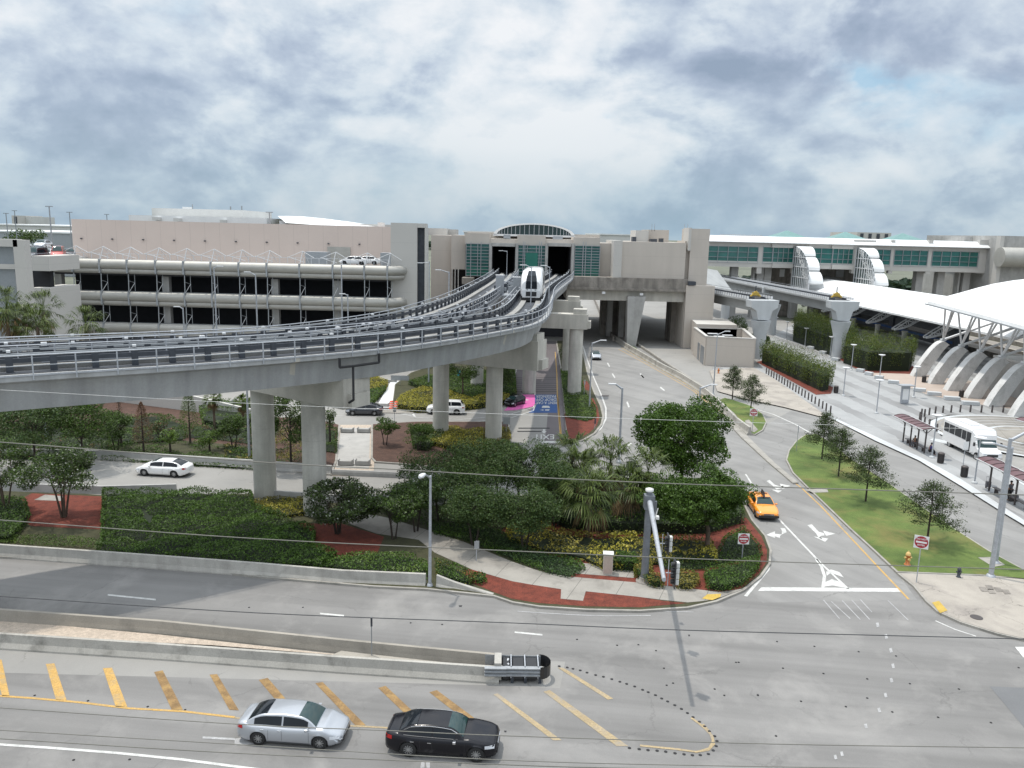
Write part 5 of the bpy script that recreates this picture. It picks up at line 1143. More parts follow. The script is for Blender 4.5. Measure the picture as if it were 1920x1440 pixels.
p=G(962,764); car('black_hatchback','small black car turning off the pink painted lane','car',(p.x+.2,p.y+1.6,.01),-pi/2-.55,'black_car_paint',L=4.2,W=1.75,Hh=1.45,gh=(-1.9,-1.35,.35,1.15),wb=2.55,rear='suv',scale=.86)
p=G(1119,676); car('silver_car','silver car coming out from under the viaduct on the exit road','car',(p.x,p.y+2.3,0),-pi/2-.02,'silver_paint',L=4.7,W=1.82,Hh=1.46,gh=(-1.8,-.95,.45,1.3),scale=.98)
p=G(1105,545); car('dark_grey_car','dark car far away in the shade under the bridge','car',(25,205,0),-pi/2,'dark_grey_paint',scale=1.,detail=False)
# cars parked on the garage roof
k=[('white_car_paint','white car parked on the garage roof beside the louvre band',664,117.6,pi,0),('white_car_paint','white car on the garage roof by the right end brace',688,119.4,pi,0)]
for pm,lab,px,Y,rz,_ in k:
    Y*=KG; c=D(px,495,Y); car('parked_car',lab,'car',(c.x,Y,22-(22-tops[0]+.1)*KG),rz,pm,detail=False,group='cars parked on the garage roof')
for n_,(px,Y,z,pm,lab) in enumerate([(68,126,16.2,'dark_grey_paint','dark van nose among the cars parked left of the pink hall'),(90,130,16.2,'white_car_paint','white car parked behind the dark van left of the pink hall'),(109,127,16.4,'red_car_paint','red car parked nearest the left edge of the pink hall'),(128,133,16.3,'black_car_paint','black car parked against the left edge of the pink hall'),(20,150,17.0,'white_car_paint','white car farthest left in the roof car park'),(40,146,16.8,'silver_paint','silver car second from the left in the roof car park'),(82,140,17.4,'silver_paint','silver car in the back row of the roof car park')]):
    x=D(px,470,Y).x; car('parked_car',lab,'car',(x,Y,z),-pi/2+.2*n_%1,pm,Hh=1.9 if n_ in(0,2) else 1.5,gh=(-2.2,-1.7,.5,1.3) if n_ in (0,2) else (-1.75,-.95,.55,1.35),detail=False,group='cars parked left of the pink hall')
mb=MB(); mb.box((-96,140,15.9),(44,44,.4),m='concrete'); mb.build('roof_car_park',label='grey car park deck left of the pink hall',cat='deck')
# --- shuttle bus
bp_=G(1850,868); bus=T('shuttle_bus','white shuttle bus with dark side windows stopped at the roundabout kerb','bus',(bp_.x+.35,bp_.y+3.9,.0),-pi/2)
def bsec(x,w,z0,z1,r=.12): return [(x,-w,z0),(x,-w,z1-r),(x,-w+r,z1),(x,w-r,z1),(x,w,z1-r),(x,w,z0)]
mb=MB(); mb.loft([bsec(-2.9,1.12,.55,2.75),bsec(2.0,1.12,.55,2.75)],'white_car_paint',closed=True,caps=True); mb.loft([bsec(2.0,1.1,.55,2.7),bsec(2.45,.95,.8,2.35)],'white_car_paint',closed=True,caps=True); mb.build('body',parent=bus,local=True)
mb=MB(); mb.loft([bsec(2.0,.98,.45,2.05),bsec(2.5,.97,.45,1.85),bsec(2.75,.96,.45,1.25),bsec(3.55,.90,.45,1.08),bsec(3.7,.86,.5,.9)],'white_car_paint',closed=True,caps=True,smooth=False); mb.build('cab',parent=bus,local=True)
mb=MB(); mb.add([(2.50,-.86,1.9),(2.50,.86,1.9),(2.80,.88,1.22),(2.80,-.88,1.22)],[(0,1,2,3)],'tint_glass'); mb.build('windscreen',parent=bus,local=True)
for s in(-1,1):
    for x0,x1 in((-2.75,-1.9),(-1.8,-.9),(-.8,.3),(.4,1.1)): mb=MB(); mb.box(((x0+x1)/2,s*1.125,1.95),(x1-x0,.03,.85),m='dark_glass'); mb.build('side_window',parent=bus,local=True)
    mb=MB(); mb.box((1.55,s*1.125,1.5),(.7,.03,1.8),m='dark_glass'); mb.build('door',parent=bus,local=True)
    mb=MB(); mb.box((2.75,s*1.25,1.55),(.12,.14,.34),m='black_plastic'); mb.tube((2.75,s*.95,1.5),(2.75,s*1.2,1.5),.02,n=4,m='black_plastic'); mb.build('mirror',parent=bus,local=True)
    mb=MB(); mb.box((3.68,s*.7,.85),(.06,.3,.16),m='lamp_clear'); mb.build('headlight',parent=bus,local=True)
    for x in(-1.75,2.85):
        mb=MB(); mb.tube((x,s*.72,.4),(x,s*1.02,.4),.4,n=20,m='tyre'); w_=mb.build('wheel',parent=bus,local=True); mb=MB(); mb.tube((x,s*1.0,.4),(x,s*1.05,.4),.22,n=14,m='alloy'); mb.build('rim',parent=w_,local=True)
mb=MB(); mb.box((3.70,0,.72),(.06,1.0,.22),m='black_plastic'); mb.box((3.72,0,.5),(.12,1.8,.16),m='chrome'); mb.build('grille',parent=bus,local=True)
mb=MB(); mb.box((-.5,0,2.80),(1.6,1.0,.10),m='white_metal'); mb.build('roof_hatch',parent=bus,local=True)
bus.scale=(1.12,1.12,1.12)
# ------------------------------------------------------------------ planting
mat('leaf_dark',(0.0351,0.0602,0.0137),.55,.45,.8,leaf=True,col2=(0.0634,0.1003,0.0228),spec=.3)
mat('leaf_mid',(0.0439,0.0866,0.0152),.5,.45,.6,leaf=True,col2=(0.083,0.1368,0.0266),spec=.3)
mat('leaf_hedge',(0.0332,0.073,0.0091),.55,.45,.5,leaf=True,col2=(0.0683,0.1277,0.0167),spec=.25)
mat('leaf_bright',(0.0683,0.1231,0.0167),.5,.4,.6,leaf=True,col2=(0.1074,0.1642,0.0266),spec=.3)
mat('leaf_yellow',(.22,.22,.028),.5,.35,.8,leaf=True,col2=(.42,.36,.05),spec=.3)
mat('leaf_olive',(.13,.125,.02),.5,.4,.8,leaf=True,col2=(.24,.20,.04),spec=.3)
mat('leaf_grey',(0.044,0.06,0.0336),.5,.45,.8,leaf=True,col2=(0.08,0.096,0.056),spec=.22)
mat('leaf_blue',(0.0312,0.0684,0.0213),.55,.4,.8,leaf=True,col2=(0.0634,0.1094,0.0342),spec=.3)
mat('leaf_red',(.10,.055,.035),.6,.4,.8,leaf=True,col2=(.20,.11,.07),spec=.2)
mat('leaf_palm',(0.039,0.0684,0.0137),.4,.4,.6,leaf=True,col2=(0.0976,0.1277,0.0342),spec=.2)
mat('leaf_bamboo',(0.0537,0.0821,0.0122),.55,.4,.5,leaf=True,col2=(0.1366,0.155,0.0304),spec=.2)
mat('blossom_glint',(.50,.50,.48),.6,.2,.8,leaf=True,spec=.3)
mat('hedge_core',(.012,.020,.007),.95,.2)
mat('dry_frond',(.16,.11,.06),.8,.3,.8,leaf=True,spec=.1)
def wob(seed):
    r=np.random.default_rng(seed); K=[(r.uniform(.5,3.2),r.uniform(0,6.28),r.uniform(0,6.28),r.uniform(.4,1)) for _ in range(9)]
    def f(x,y):
        z=0
        for k,a,p,w in K: z=z+w/k**.6*np.sin((x*math.cos(a)+y*math.sin(a))*k+p)
        return z/2.6
    return f
def hedge(name,label,cat,px,h,mats,size=.13,bump=.12,dens=1.7,kind=None,world=False,group=None,grooves=(),z0=0.,side=True,up=.5,core='hedge_core',seed=1,gap=0.):
    rng=np.random.default_rng(seed+len(px)*7); poly=[(p[0],p[1]) for p in (px if world else [G(x,y,h) for x,y in px])]
    P=np.array(poly); mn,mx=P.min(0),P.max(0); n=len(poly)
    A=abs(sum(poly[i][0]*poly[(i+1)%n][1]-poly[(i+1)%n][0]*poly[i][1] for i in range(n)))/2
    N=int(min(60000,A/(size*size*.5)*dens)*1.); BB=(mx-mn).prod(); M_=int(N*BB/max(A,1e-3))+10
    x=rng.uniform(mn[0],mx[0],M_); y=rng.uniform(mn[1],mx[1],M_); k=inpoly(x,y,poly); x,y=x[k],y[k]; w=wob(seed)
    if gap: g=wob(seed+50)(x*1.3,y*1.3)>gap-1; x,y=x[g],y[g]
    z=h+bump*w(x,y)+bump*.35*w(x*3.1+5,y*3.1)-np.abs(rng.normal(0,size*.6,len(x)))
    for gl in grooves:
        q=[G(a,c,h) for a,c in gl]; dm=np.full(len(x),9.)
        for a,c in zip(q[:-1],q[1:]):
            ax,ay,dx,dy=a.x,a.y,c.x-a.x,c.y-a.y; t=np.clip(((x-ax)*dx+(y-ay)*dy)/(dx*dx+dy*dy),0,1); dm=np.minimum(dm,np.hypot(x-ax-dx*t,y-ay-dy*t))
        z=z-.5*np.exp(-(dm/.22)**2)
    C=[np.stack([x,y,z],1)]
    if side:
        for i in range(n):
            a,c=P[i],P[(i+1)%n]; L=np.linalg.norm(c-a); q=int(L*h/(size*size*.5)*dens*.8)
            if q: t=rng.uniform(size=q); u=rng.uniform(size=q); xx=a[0]+(c[0]-a[0])*t+rng.normal(0,.05,q); yy=a[1]+(c[1]-a[1])*t+rng.normal(0,.05,q); C.append(np.stack([xx,yy,z0+(h-z0+bump*w(xx,yy))*u],1))
    C=np.concatenate(C); c0_=np.array([P[:,0].mean(),P[:,1].mean(),z0])
    V,Fq=leaves(C-c0_,size,.6,up,rng)
    if isinstance(mats,str): mats=[mats]
    mi=None
    if len(mats)>1:
        f=wob(seed+9)(C[:,0]*1.4,C[:,1]*1.4)+rng.normal(0,.35,len(C)); mi=(f>.12).astype(int)*(1 if len(mats)==2 else 1); 
        if len(mats)>2: mi=mi+((f>.75).astype(int))
    if kind=='stuff':
        o=fastmesh(name,V,Fq,mats,mi,loc=c0_,label=label,cat=cat,kind='stuff'); r=None
        par=None
    else:
        par=T(name,label,cat,tuple(c0_),group=group); fastmesh('foliage',V,Fq,mats,mi,parent=par)
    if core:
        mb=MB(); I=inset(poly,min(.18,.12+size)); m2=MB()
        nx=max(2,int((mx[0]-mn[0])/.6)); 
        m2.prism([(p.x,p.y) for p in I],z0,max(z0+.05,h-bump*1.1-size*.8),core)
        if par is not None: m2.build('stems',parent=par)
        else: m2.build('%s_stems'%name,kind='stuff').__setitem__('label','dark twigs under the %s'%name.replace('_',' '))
    return par
def blob_points(rng,n,c,r,nb,br,shell=.45,flat=1.):
    c=np.array(c); r=np.array(r); d=rng.normal(size=(nb,3)); d[:,2]=d[:,2]*.9+.1; d/=np.linalg.norm(d,axis=1,keepdims=True)
    B=c+d*r*rng.uniform(.45,.85,size=(nb,1)); out=[]
    sz=rng.uniform(.65,1.25,nb)
    for b_,s in zip(B,sz): out.append(ell(int(n/nb),b_,r*br*s*np.array([1,1,flat]),rng,shell))
    return np.concatenate(out),B
def tree(name,label,cat,base,crowns,mats,n=5000,size=.17,tr=.12,trunks=1,bark='bark',nb=16,br=.42,seed=3,group=None,lean=.0,spread=.25,flower=0,shell=.45,aspect=.5,scale=1.,flat=.85):
    rng=np.random.default_rng(seed); t=T(name,label,cat,base,group=group); b_=Vector(base); C=[];BL=[]
    tot=sum(c[3]*c[4]*c[5] for c in crowns)
    for c in crowns:
        pts,B=blob_points(rng,int(n*c[3]*c[4]*c[5]/tot),c[:3],c[3:6],nb,br,shell,flat); C.append(pts); BL+=list(B)
    C=np.concatenate(C); V,Fq=leaves(C,size,aspect,.25,rng); ml=[mats] if isinstance(mats,str) else list(mats); mi=None
    if len(ml)>1 or flower:
        mi=(rng.uniform(size=len(C))<.35).astype(int) if len(ml)>1 else np.zeros(len(C),int)
        if flower: ml=ml+['blossom_glint']; mi[rng.uniform(size=len(C))<flower]=len(ml)-1
    fastmesh('crown',V,Fq,ml,mi,parent=t)
    mb=MB(); c=crowns[0]; zc=c[2]
    for k in range(trunks):
        a=2*pi*k/max(1,trunks)+rng.uniform(0,1); sp=spread*zc if trunks>1 else lean*zc
        p0=Vector((.12*math.cos(a)*(trunks>1),.12*math.sin(a)*(trunks>1),-.05)); p1=Vector((sp*math.cos(a)*.45,sp*math.sin(a)*.45,zc*.45)); p2=Vector((c[0]+sp*math.cos(a),c[1]+sp*math.sin(a),zc*.95))
        mb.tube(p0,p1,tr,tr*.75,8,bark); mb.tube(p1,p2,tr*.75,tr*.3,7,bark)
        for B in BL[k::trunks][:9]:
            s_=p1.lerp(p2,rng.uniform(.05,.8)); m_=s_.lerp(Vector(B),.5)+Vector((0,0,.12)); mb.tube(s_,m_,tr*.35,tr*.22,5,bark); mb.tube(m_,Vector(B),tr*.22,.012,4,bark)
    mb.build('trunk',parent=t,local=True)
    return t
def atcrown(px,py,h): p=G(px,py,h); return (p.x,p.y,.1)
def ft(name,label,cat,px,py,h,rx,rz,mats,**k):
    b_=atcrown(px,py,h); return tree(name,label,cat,b_,[(0,0,h,rx,rx,rz)],mats,**k)
# crape myrtles at the left
ft('crape_myrtle','pink tinged crape myrtle with several trunks on the red mulch left of the big hedge','tree',112,880,3.9,3.0,2.1,['leaf_mid','leaf_grey','leaf_red'],n=10000,size=.17,trunks=4,tr=.09,seed=11,flower=.04,nb=22,br=.34)
ft('crape_myrtle','crape myrtle cut off by the left edge of the view','tree',2,870,3.9,2.1,2.0,['leaf_mid','leaf_grey'],n=4500,size=.17,trunks=3,tr=.08,seed=12,nb=16,br=.36)
# shady trees in the middle
ft('glossy_tree','dark glossy low tree with whitish leaves painted as glints right of the big column','tree',632,945,2.4,3.3,1.75,['leaf_dark','leaf_grey'],n=13000,size=.19,trunks=5,tr=.08,bark='dark_bark',seed=13,flower=.045,nb=26,br=.32)  # white leaves mixed in paint the glints of the glossy foliage
ft('glossy_tree','paler airy tree beside the start of the garden path','tree',738,955,2.4,2.4,1.5,['leaf_mid','leaf_grey'],n=6500,size=.16,trunks=3,tr=.06,bark='dark_bark',seed=14,nb=18,br=.36)
for i,(px,py,h,r,rz,lab) in enumerate([(825,890,3.8,2.9,1.7,'dark fine leaved tree behind the street lamp, left of the grove'),(900,880,4.2,3.0,1.9,'tall dark fine leaved tree in the middle of the grove'),(985,880,4.0,2.8,1.9,'dark fine leaved tree at the right of the grove beside the palms'),(890,950,3.0,2.2,1.3,'low dark fine leaved tree in front of the grove'),(985,950,3.2,2.4,1.6,'low dark fine leaved tree between the grove and the palms')]):
    ft('shade_tree',lab,'tree',px,py,h,r*1.25,rz*1.2,['leaf_dark','leaf_blue'],n=17000,size=.14,trunks=2,tr=.09,bark='dark_bark',seed=20+i,nb=44,br=.32,group='shady grove trees')
ft('round_tree','big round dense green tree in front of the exit road','tree',1283,818,5.0,4.6,3.5,['leaf_hedge','leaf_hedge'],n=36000,size=.22,tr=.2,bark='dark_bark',seed=31,nb=60,br=.30,shell=.6)
b6=G(1325,1036,.1); tree('round_tree','wide green tree with a grey trunk beside the red sign','tree',(b6.x,b6.y,.1),[(-.7,.4,3.75,3.6,3.2,1.9),(.9,.8,4.5,2.5,2.5,1.7),(-2.6,.8,3.9,2.3,2.3,1.7)],['leaf_hedge','leaf_mid'],n=38000,size=.18,tr=.19,bark='bark',seed=32,nb=36,br=.31,shell=.55)
# palms
def palm(name,label,cat,base,h,fr=2.0,n=34,seed=1,leaf='leaf_palm',group=None,tr=.17,dead=8):
    rng=np.random.default_rng(seed); t=T(name,label,cat,base,group=group); V=[];Fc=[];mi=[]
    for k in range(n+dead):
        az=rng.uniform(0,2*pi); el=rng.uniform(-.55,1.35) if k<n else rng.uniform(-1.3,-.8); L=fr*rng.uniform(.45,.6); d=np.array([math.cos(az)*math.cos(el),math.sin(az)*math.cos(el),math.sin(el)])
        c=np.array([0,0,h])+d*L; side=np.array([-math.sin(az),math.cos(az),0.]); upv=np.cross(d,side)*-1
        for j in range(13):
            a=(j-6)/6*1.35; dv=d*math.cos(a)+side*math.sin(a)+upv*.15*abs(math.sin(a)); ln=fr*rng.uniform(.42,.58)*(1-.25*abs(a)/1.35); w_=.045
            pm=c+dv*ln*.6; pe=c+dv*ln+np.array([0,0,-ln*rng.uniform(.25,.55)]); s2=np.cross(dv,[0,0,1.]); s2=s2/(np.linalg.norm(s2)+1e-6)*w_
            o=len(V); V+=[c,pm+s2,pe,pm-s2]; Fc.append((o,o+1,o+2,o+3)); mi.append(0 if k<n else 1)
        o=len(V); s2=side*.02; V+=[np.array([0,0,h])+s2,np.array([0,0,h])-s2,c-s2,c+s2]; Fc.append((o,o+1,o+2,o+3)); mi.append(0 if k<n else 1)
    fastmesh('fronds',np.array(V),np.array(Fc),[leaf,'dry_frond'],np.array(mi),parent=t)
    mb=MB(); z=np.linspace(-.1,h-.1,9); mb.lathe((0,0,0),[(tr*(1.15 if i==0 else .95+.1*(i%2)),float(q)) for i,q in enumerate(z)],12,'palm_bark'); mb.build('trunk',parent=t,local=True); return t
for i,(px,py,h,r,lab) in enumerate([(1072,852,3.9,2.1,'fan palm at the upper left of the palm clump'),(1145,868,4.2,2.3,'tall fan palm in the upper middle of the palm clump'),(1105,930,3.4,2.3,'low fan palm with spread fronds at the front of the palm clump'),(1215,885,4.0,2.0,'fan palm at the right of the clump against the round trees'),(1180,915,3.2,1.9,'fan palm just left of the signal mast'),(1090,880,3.5,2.0,'fan palm in the heart of the palm clump')]):
    b_=atcrown(px,py,h); palm('fan_palm',lab,'palm tree',b_,h,r*1.15,seed=40+i,group='fan palms in the garden clump',n=44)
for i,(px,py,r,lab) in enumerate([(12,578,3.0,'tall fan palm at the left edge before the ramp block'),(48,606,3.0,'fan palm low in the left palm row'),(80,580,2.9,'tall fan palm by the left end of the garage'),(70,612,2.6,'shorter fan palm below the garage end'),(160,606,2.6,'single fan palm in front of the garage louvres'),(28,600,2.6,'fan palm second from the left edge')]):
    Y=88+3*(i%3); q=D(px,py,Y); palm('fan_palm',lab,'palm tree',(q.x,Y,0),q.z,r,seed=60+i,group='fan palms before the garage',leaf='leaf_palm',n=40)
# middle distance left
for px,py,h,r,rz,m_,n,sz,lab,sd in [(60,795,4.2,4.6,2.3,['leaf_dark','leaf_blue'],9500,.2,'broad dark tree at the far left under the viaduct',70),(150,790,4.4,3.9,2.4,['leaf_dark','leaf_hedge'],9000,.2,'broad dark tree beside the retaining wall under the viaduct',71),
    (-20,800,4.2,3.0,2.0,['leaf_dark','leaf_blue'],3000,.2,'dark tree at the far left corner under the viaduct',76),(543,775,5.2,2.9,3.1,['leaf_dark','leaf_mid'],9000,.2,'dark tree standing between the two big columns',72),(618,783,3.0,.9,1.3,['leaf_dark','leaf_mid'],1200,.16,'small dark tree just right of the second big column',73),(318,822,1.6,1.0,.8,['leaf_bright'],1200,.16,'small bright green shrub tree below the yellow green cypress',74),(392,822,1.5,1.5,.7,['leaf_bright','leaf_mid'],1800,.16,'spreading bright green bush on the brown mulch',75)]:
    ft('garden_tree',lab,'tree',px,py,h,r,rz,m_,n=n,size=sz,tr=.12,bark='dark_bark',seed=sd,nb=18,br=.36)
def cypress(px,pyb,ht,r,m_,lab,sd,n=2600):
    b_=G(px,pyb,.1); rng=np.random.default_rng(sd); t=T('bald_cypress',lab,'tree',tuple(b_)); z=rng.uniform(.22,1,n)**.9; rr=r*(1-z)**.6*(.5+.5*rng.uniform(size=n)); a=rng.uniform(0,2*pi,n)
    C=np.stack([rr*np.cos(a),rr*np.sin(a),z*ht],1); V,Fq=leaves(C,.13,.3,.1,rng); fastmesh('crown',V,Fq,[m_],None,parent=t)
    mb=MB(); mb.tube((0,0,-.1),(0,0,ht*.95),.12,.02,7,'dark_bark')
    for k in range(16): zz_=ht*(.25+.045*k); q=rng.uniform(0,6.28); L=r*(1-zz_/ht)**.6; mb.tube((0,0,zz_),(L*math.cos(q),L*math.sin(q),zz_+.3),.03,.01,4,'dark_bark')
    mb.build('trunk',parent=t,local=True)
cypress(270,852,5.2,1.3,'leaf_red','thin rusty brown cypress under the viaduct',80); cypress(357,832,5.6,1.5,'leaf_bright','feathery yellow green cypress under the viaduct',81,3400); cypress(228,838,5.0,.7,'leaf_red','thin almost bare cypress beside the rusty brown one',82,500)
for px,py,h,r,lab,sd in [(400,748,3.6,1.3,'slim palm behind the feathery cypress',83),(455,756,3.0,1.2,'small palm left of the first big column',84)]:
    palm('fan_palm',lab,'palm tree',atcrown(px,py,h),h,r,seed=sd,n=26,tr=.13)
hedge('shrub_bed','ragged green shrubs and grasses along the wall under the viaduct','planting',[(190,828),(300,822),(420,835),(475,850),(476,872),(330,863),(190,853)],.5,['leaf_hedge','leaf_mid'],.14,.22,.9,seed=3,gap=.55)
hedge('shrub_bed','dark green bushes on the slope under the viaduct at the far left','planting',[(-30,800),(60,790),(200,800),(210,842),(100,848),(-30,842)],.9,['leaf_dark','leaf_mid','leaf_red'],.16,.3,.9,seed=4,gap=.6)
hedge('shrub_bed','dark shrubs behind the slim palm under the viaduct','planting',[(370,745),(470,745),(480,775),(430,790),(380,780)],1.2,['leaf_mid','leaf_bright'],.18,.3,.9,seed=5,gap=.6)
hedge('shrub_bed','brownish grass tufts left of the first big column','planting',[(420,828),(470,832),(472,868),(425,862)],.6,['leaf_olive','leaf_grey'],.2,.2,.8,seed=6,gap=.7)
ft('garden_tree','small layered green tree on the red mulch beside the white path','tree',722,800,2.1,1.5,1.0,['leaf_hedge','leaf_mid'],n=2600,size=.15,trunks=2,tr=.06,bark='dark_bark',seed=90,nb=12,br=.42)
ft('garden_tree','spreading green bush tree behind the layered tree','tree',785,815,1.8,1.9,1.0,['leaf_hedge','leaf_mid'],n=3200,size=.15,trunks=3,tr=.05,bark='dark_bark',seed=91,nb=14,br=.42)
hedge('clipped_hedge','low clipped dark hedge between the green bush tree and the yellow shrubs','hedge',[(770,797),(828,792),(832,812),(800,835),(775,830)],.8,['leaf_dark','leaf_mid'],.15,.12,1.1,seed=7)
hedge('yellow_shrubs','bright yellow shrubs around the foot of the left middle column','planting',[(793,808),(815,797),(850,796),(870,802),(905,800),(905,838),(860,838),(810,826)],.7,['leaf_yellow','leaf_yellow','leaf_olive'],.15,.1,1.1,seed=8)
hedge('yellow_shrubs','brownish yellow shrubs around the foot of the right middle column','planting',[(905,800),(953,798),(958,812),(945,835),(905,842)],.6,['leaf_olive','leaf_olive','leaf_yellow'],.15,.1,1.1,seed=9)
hedge('yellow_shrubs','large bed of yellow shrubs behind the white utility vehicle','planting',[(740,755),(752,738),(790,722),(835,728),(883,744),(925,733),(955,738),(950,746),(900,754),(835,760),(780,761)],.9,['leaf_yellow','leaf_yellow','leaf_olive'],.16,.08,1.,seed=10)
hedge('clipped_hedge','green hedge behind the large yellow shrub bed','hedge',[(765,712),(800,702),(870,694),(965,690),(968,735),(925,733),(883,742),(835,726),(790,720)],.9,['leaf_hedge','leaf_bright'],.17,.08,1.,seed=11)
hedge('yellow_shrubs','yellow shrub bed left of the pale path','planting',[(668,716),(705,704),(727,711),(724,722),(700,727),(672,728)],.9,['leaf_yellow','leaf_olive'],.16,.08,1.,seed=12)
hedge('clipped_hedge','green hedge left of the pale path by the dark sedan','hedge',[(668,729),(700,727),(724,722),(708,738),(698,752),(666,752)],.9,['leaf_bright','leaf_hedge'],.16,.06,1.,seed=13)
ft('shade_tree','dark oak like tree behind the two middle columns','tree',868,690,4.2,2.8,1.9,['leaf_dark','leaf_hedge'],n=3600,size=.2,tr=.15,seed=92,bark='bark'); ft('shade_tree','dark tree left of the exit lane in the viaduct shade','tree',938,705,3.0,1.9,1.9,['leaf_dark'],n=2600,size=.2,tr=.12,seed=93,bark='dark_bark')
hedge('ground_cover','bright green low plants on the island by the painted exit lane','planting',[(1052,690),(1085,690),(1098,735),(1117,762),(1117,780),(1098,786),(1062,778)],.45,['leaf_mid','leaf_bright'],.16,.12,1.2,seed=14)
ft('garden_tree','round shrub with blossoms under the paired columns','tree',1062,668,1.8,1.3,1.2,['leaf_dark','leaf_grey'],n=900,size=.2,seed=94,flower=.1)
# near garden hedges
hedge('big_hedge','very large clipped dark green hedge behind the near barrier','hedge',[(193,916),(350,914),(470,919),(474,938),(530,962),(590,985),(585,1010),(632,1030),(600,1050),(480,1043),(300,1030),(180,1021),(190,1008)],1.0,['leaf_hedge','leaf_hedge','leaf_mid'],.135,.30,1.8,seed=15,grooves=[[(192,950),(270,948),(300,938),(390,930)],[(192,1003),(280,1003),(400,985),(480,962),(540,964)],[(300,1030),(420,1008),(560,1000),(600,1012)],[(270,948),(282,975),(280,1003)]])
hedge('clipped_hedge','darker low hedge at the far left beside the red mulch','hedge',[(-30,926),(46,930),(55,960),(20,1000),(-30,1004)],.8,['leaf_hedge','leaf_mid'],.14,.1,1.4,seed=16)
hedge('clipped_hedge','leafy hedge along the barrier left of the street lamp','hedge',[(615,1040),(690,1028),(770,1036),(800,1048),(801,1068),(760,1067),(650,1060),(570,1052)],.8,['leaf_hedge','leaf_mid','leaf_bright'],.15,.16,1.5,seed=17)
hedge('clipped_hedge','rounded bushes between the street lamp and the red mulch','hedge',[(817,1045),(850,1054),(884,1073),(882,1084),(862,1082),(822,1070)],.75,['leaf_hedge','leaf_dark','leaf_olive'],.13,.18,1.5,seed=18)
hedge('round_bush','small round bush at the end of the hedge on the red mulch','bush',[(886,1073),(898,1069),(910,1073),(911,1080),(900,1085),(888,1081)],.6,['leaf_hedge','leaf_olive'],.12,.08,1.6,seed=19)
hedge('grass_patch','short green weeds behind the left end of the barrier','grass',[(-30,1002),(100,1000),(185,1009),(180,1026),(-30,1014)],.42,['leaf_mid','leaf_bright'],.10,.06,1.,kind='stuff',seed=20,core=None,side=False)
hedge('blue_green_cover','low blue green ground cover beside the garden path','planting',[(800,980),(870,975),(940,992),(1000,1028),(1085,1044),(1098,1062),(1068,1078),(1030,1070),(965,1046),(880,1010),(815,996)],.4,['leaf_blue','leaf_hedge'],.12,.1,1.5,seed=21)
hedge('dark_cover','dark shaded ground cover under the grove','planting',[(690,935),(840,928),(1000,940),(1060,975),(940,990),(870,974),(800,978),(735,970)],.35,['leaf_dark','leaf_hedge'],.13,.1,.9,seed=22)
hedge('yellow_shrubs','yellow variegated shrubs around the signal mast','planting',[(948,985),(1000,978),(1060,992),(1120,1000),(1190,995),(1260,1000),(1335,1005),(1345,1042),(1290,1040),(1230,1046),(1190,1050),(1140,1058),(1090,1036),(1010,1020),(955,1000)],.75,['leaf_olive','leaf_yellow','leaf_yellow'],.18,.2,1.0,seed=23,gap=.6)
hedge('yellow_shrubs','yellow shrubs around the foot of the big left column','planting',[(466,938),(500,930),(560,926),(600,930),(590,955),(540,962),(492,955)],.55,['leaf_yellow','leaf_olive'],.14,.1,1.2,seed=24)
hedge('clipped_hedge','square clipped hedge between the control cabinet and the mast','hedge',[(1146,1030),(1192,1034),(1192,1052),(1146,1048)],.95,['leaf_hedge','leaf_dark'],.12,.05,1.5,seed=25)
hedge('clipped_hedge','small clipped hedge wrapped round the foot of the mast','hedge',[(1190,1042),(1222,1046),(1222,1070),(1240,1074),(1245,1086),(1222,1084),(1192,1066)],.8,['leaf_hedge','leaf_olive'],.12,.08,1.5,seed=26)
hedge('clipped_hedge','rounded olive hedge right of the traffic lights','hedge',[(1268,1066),(1305,1068),(1312,1082),(1300,1092),(1275,1092),(1262,1080)],.7,['leaf_olive','leaf_hedge'],.12,.08,1.5,seed=27)
hedge('clipped_hedge','wide green hedge inside the curved kerb by the red sign','hedge',[(1322,1064),(1390,1048),(1424,1036),(1424,1052),(1400,1080),(1360,1094),(1328,1090)],.75,['leaf_hedge','leaf_mid'],.12,.08,1.5,seed=28)
hedge('dark_cover','dark shaded ground cover under the wide green tree','planting',[(1225,1036),(1290,1040),(1345,1030),(1360,1000),(1395,985),(1425,1015),(1430,1038),(1390,1046),(1322,1062),(1300,1064),(1262,1066),(1240,1060)],.4,['leaf_dark','leaf_hedge'],.13,.1,1.1,seed=29)
hedge('dark_cover','deep shaded shrubs behind the palms','planting',[(1020,885),(1180,888),(1385,905),(1396,955),(1330,975),(1180,975),(1060,965),(1000,935)],1.3,['leaf_dark','leaf_hedge'],.17,.2,.7,seed=30)
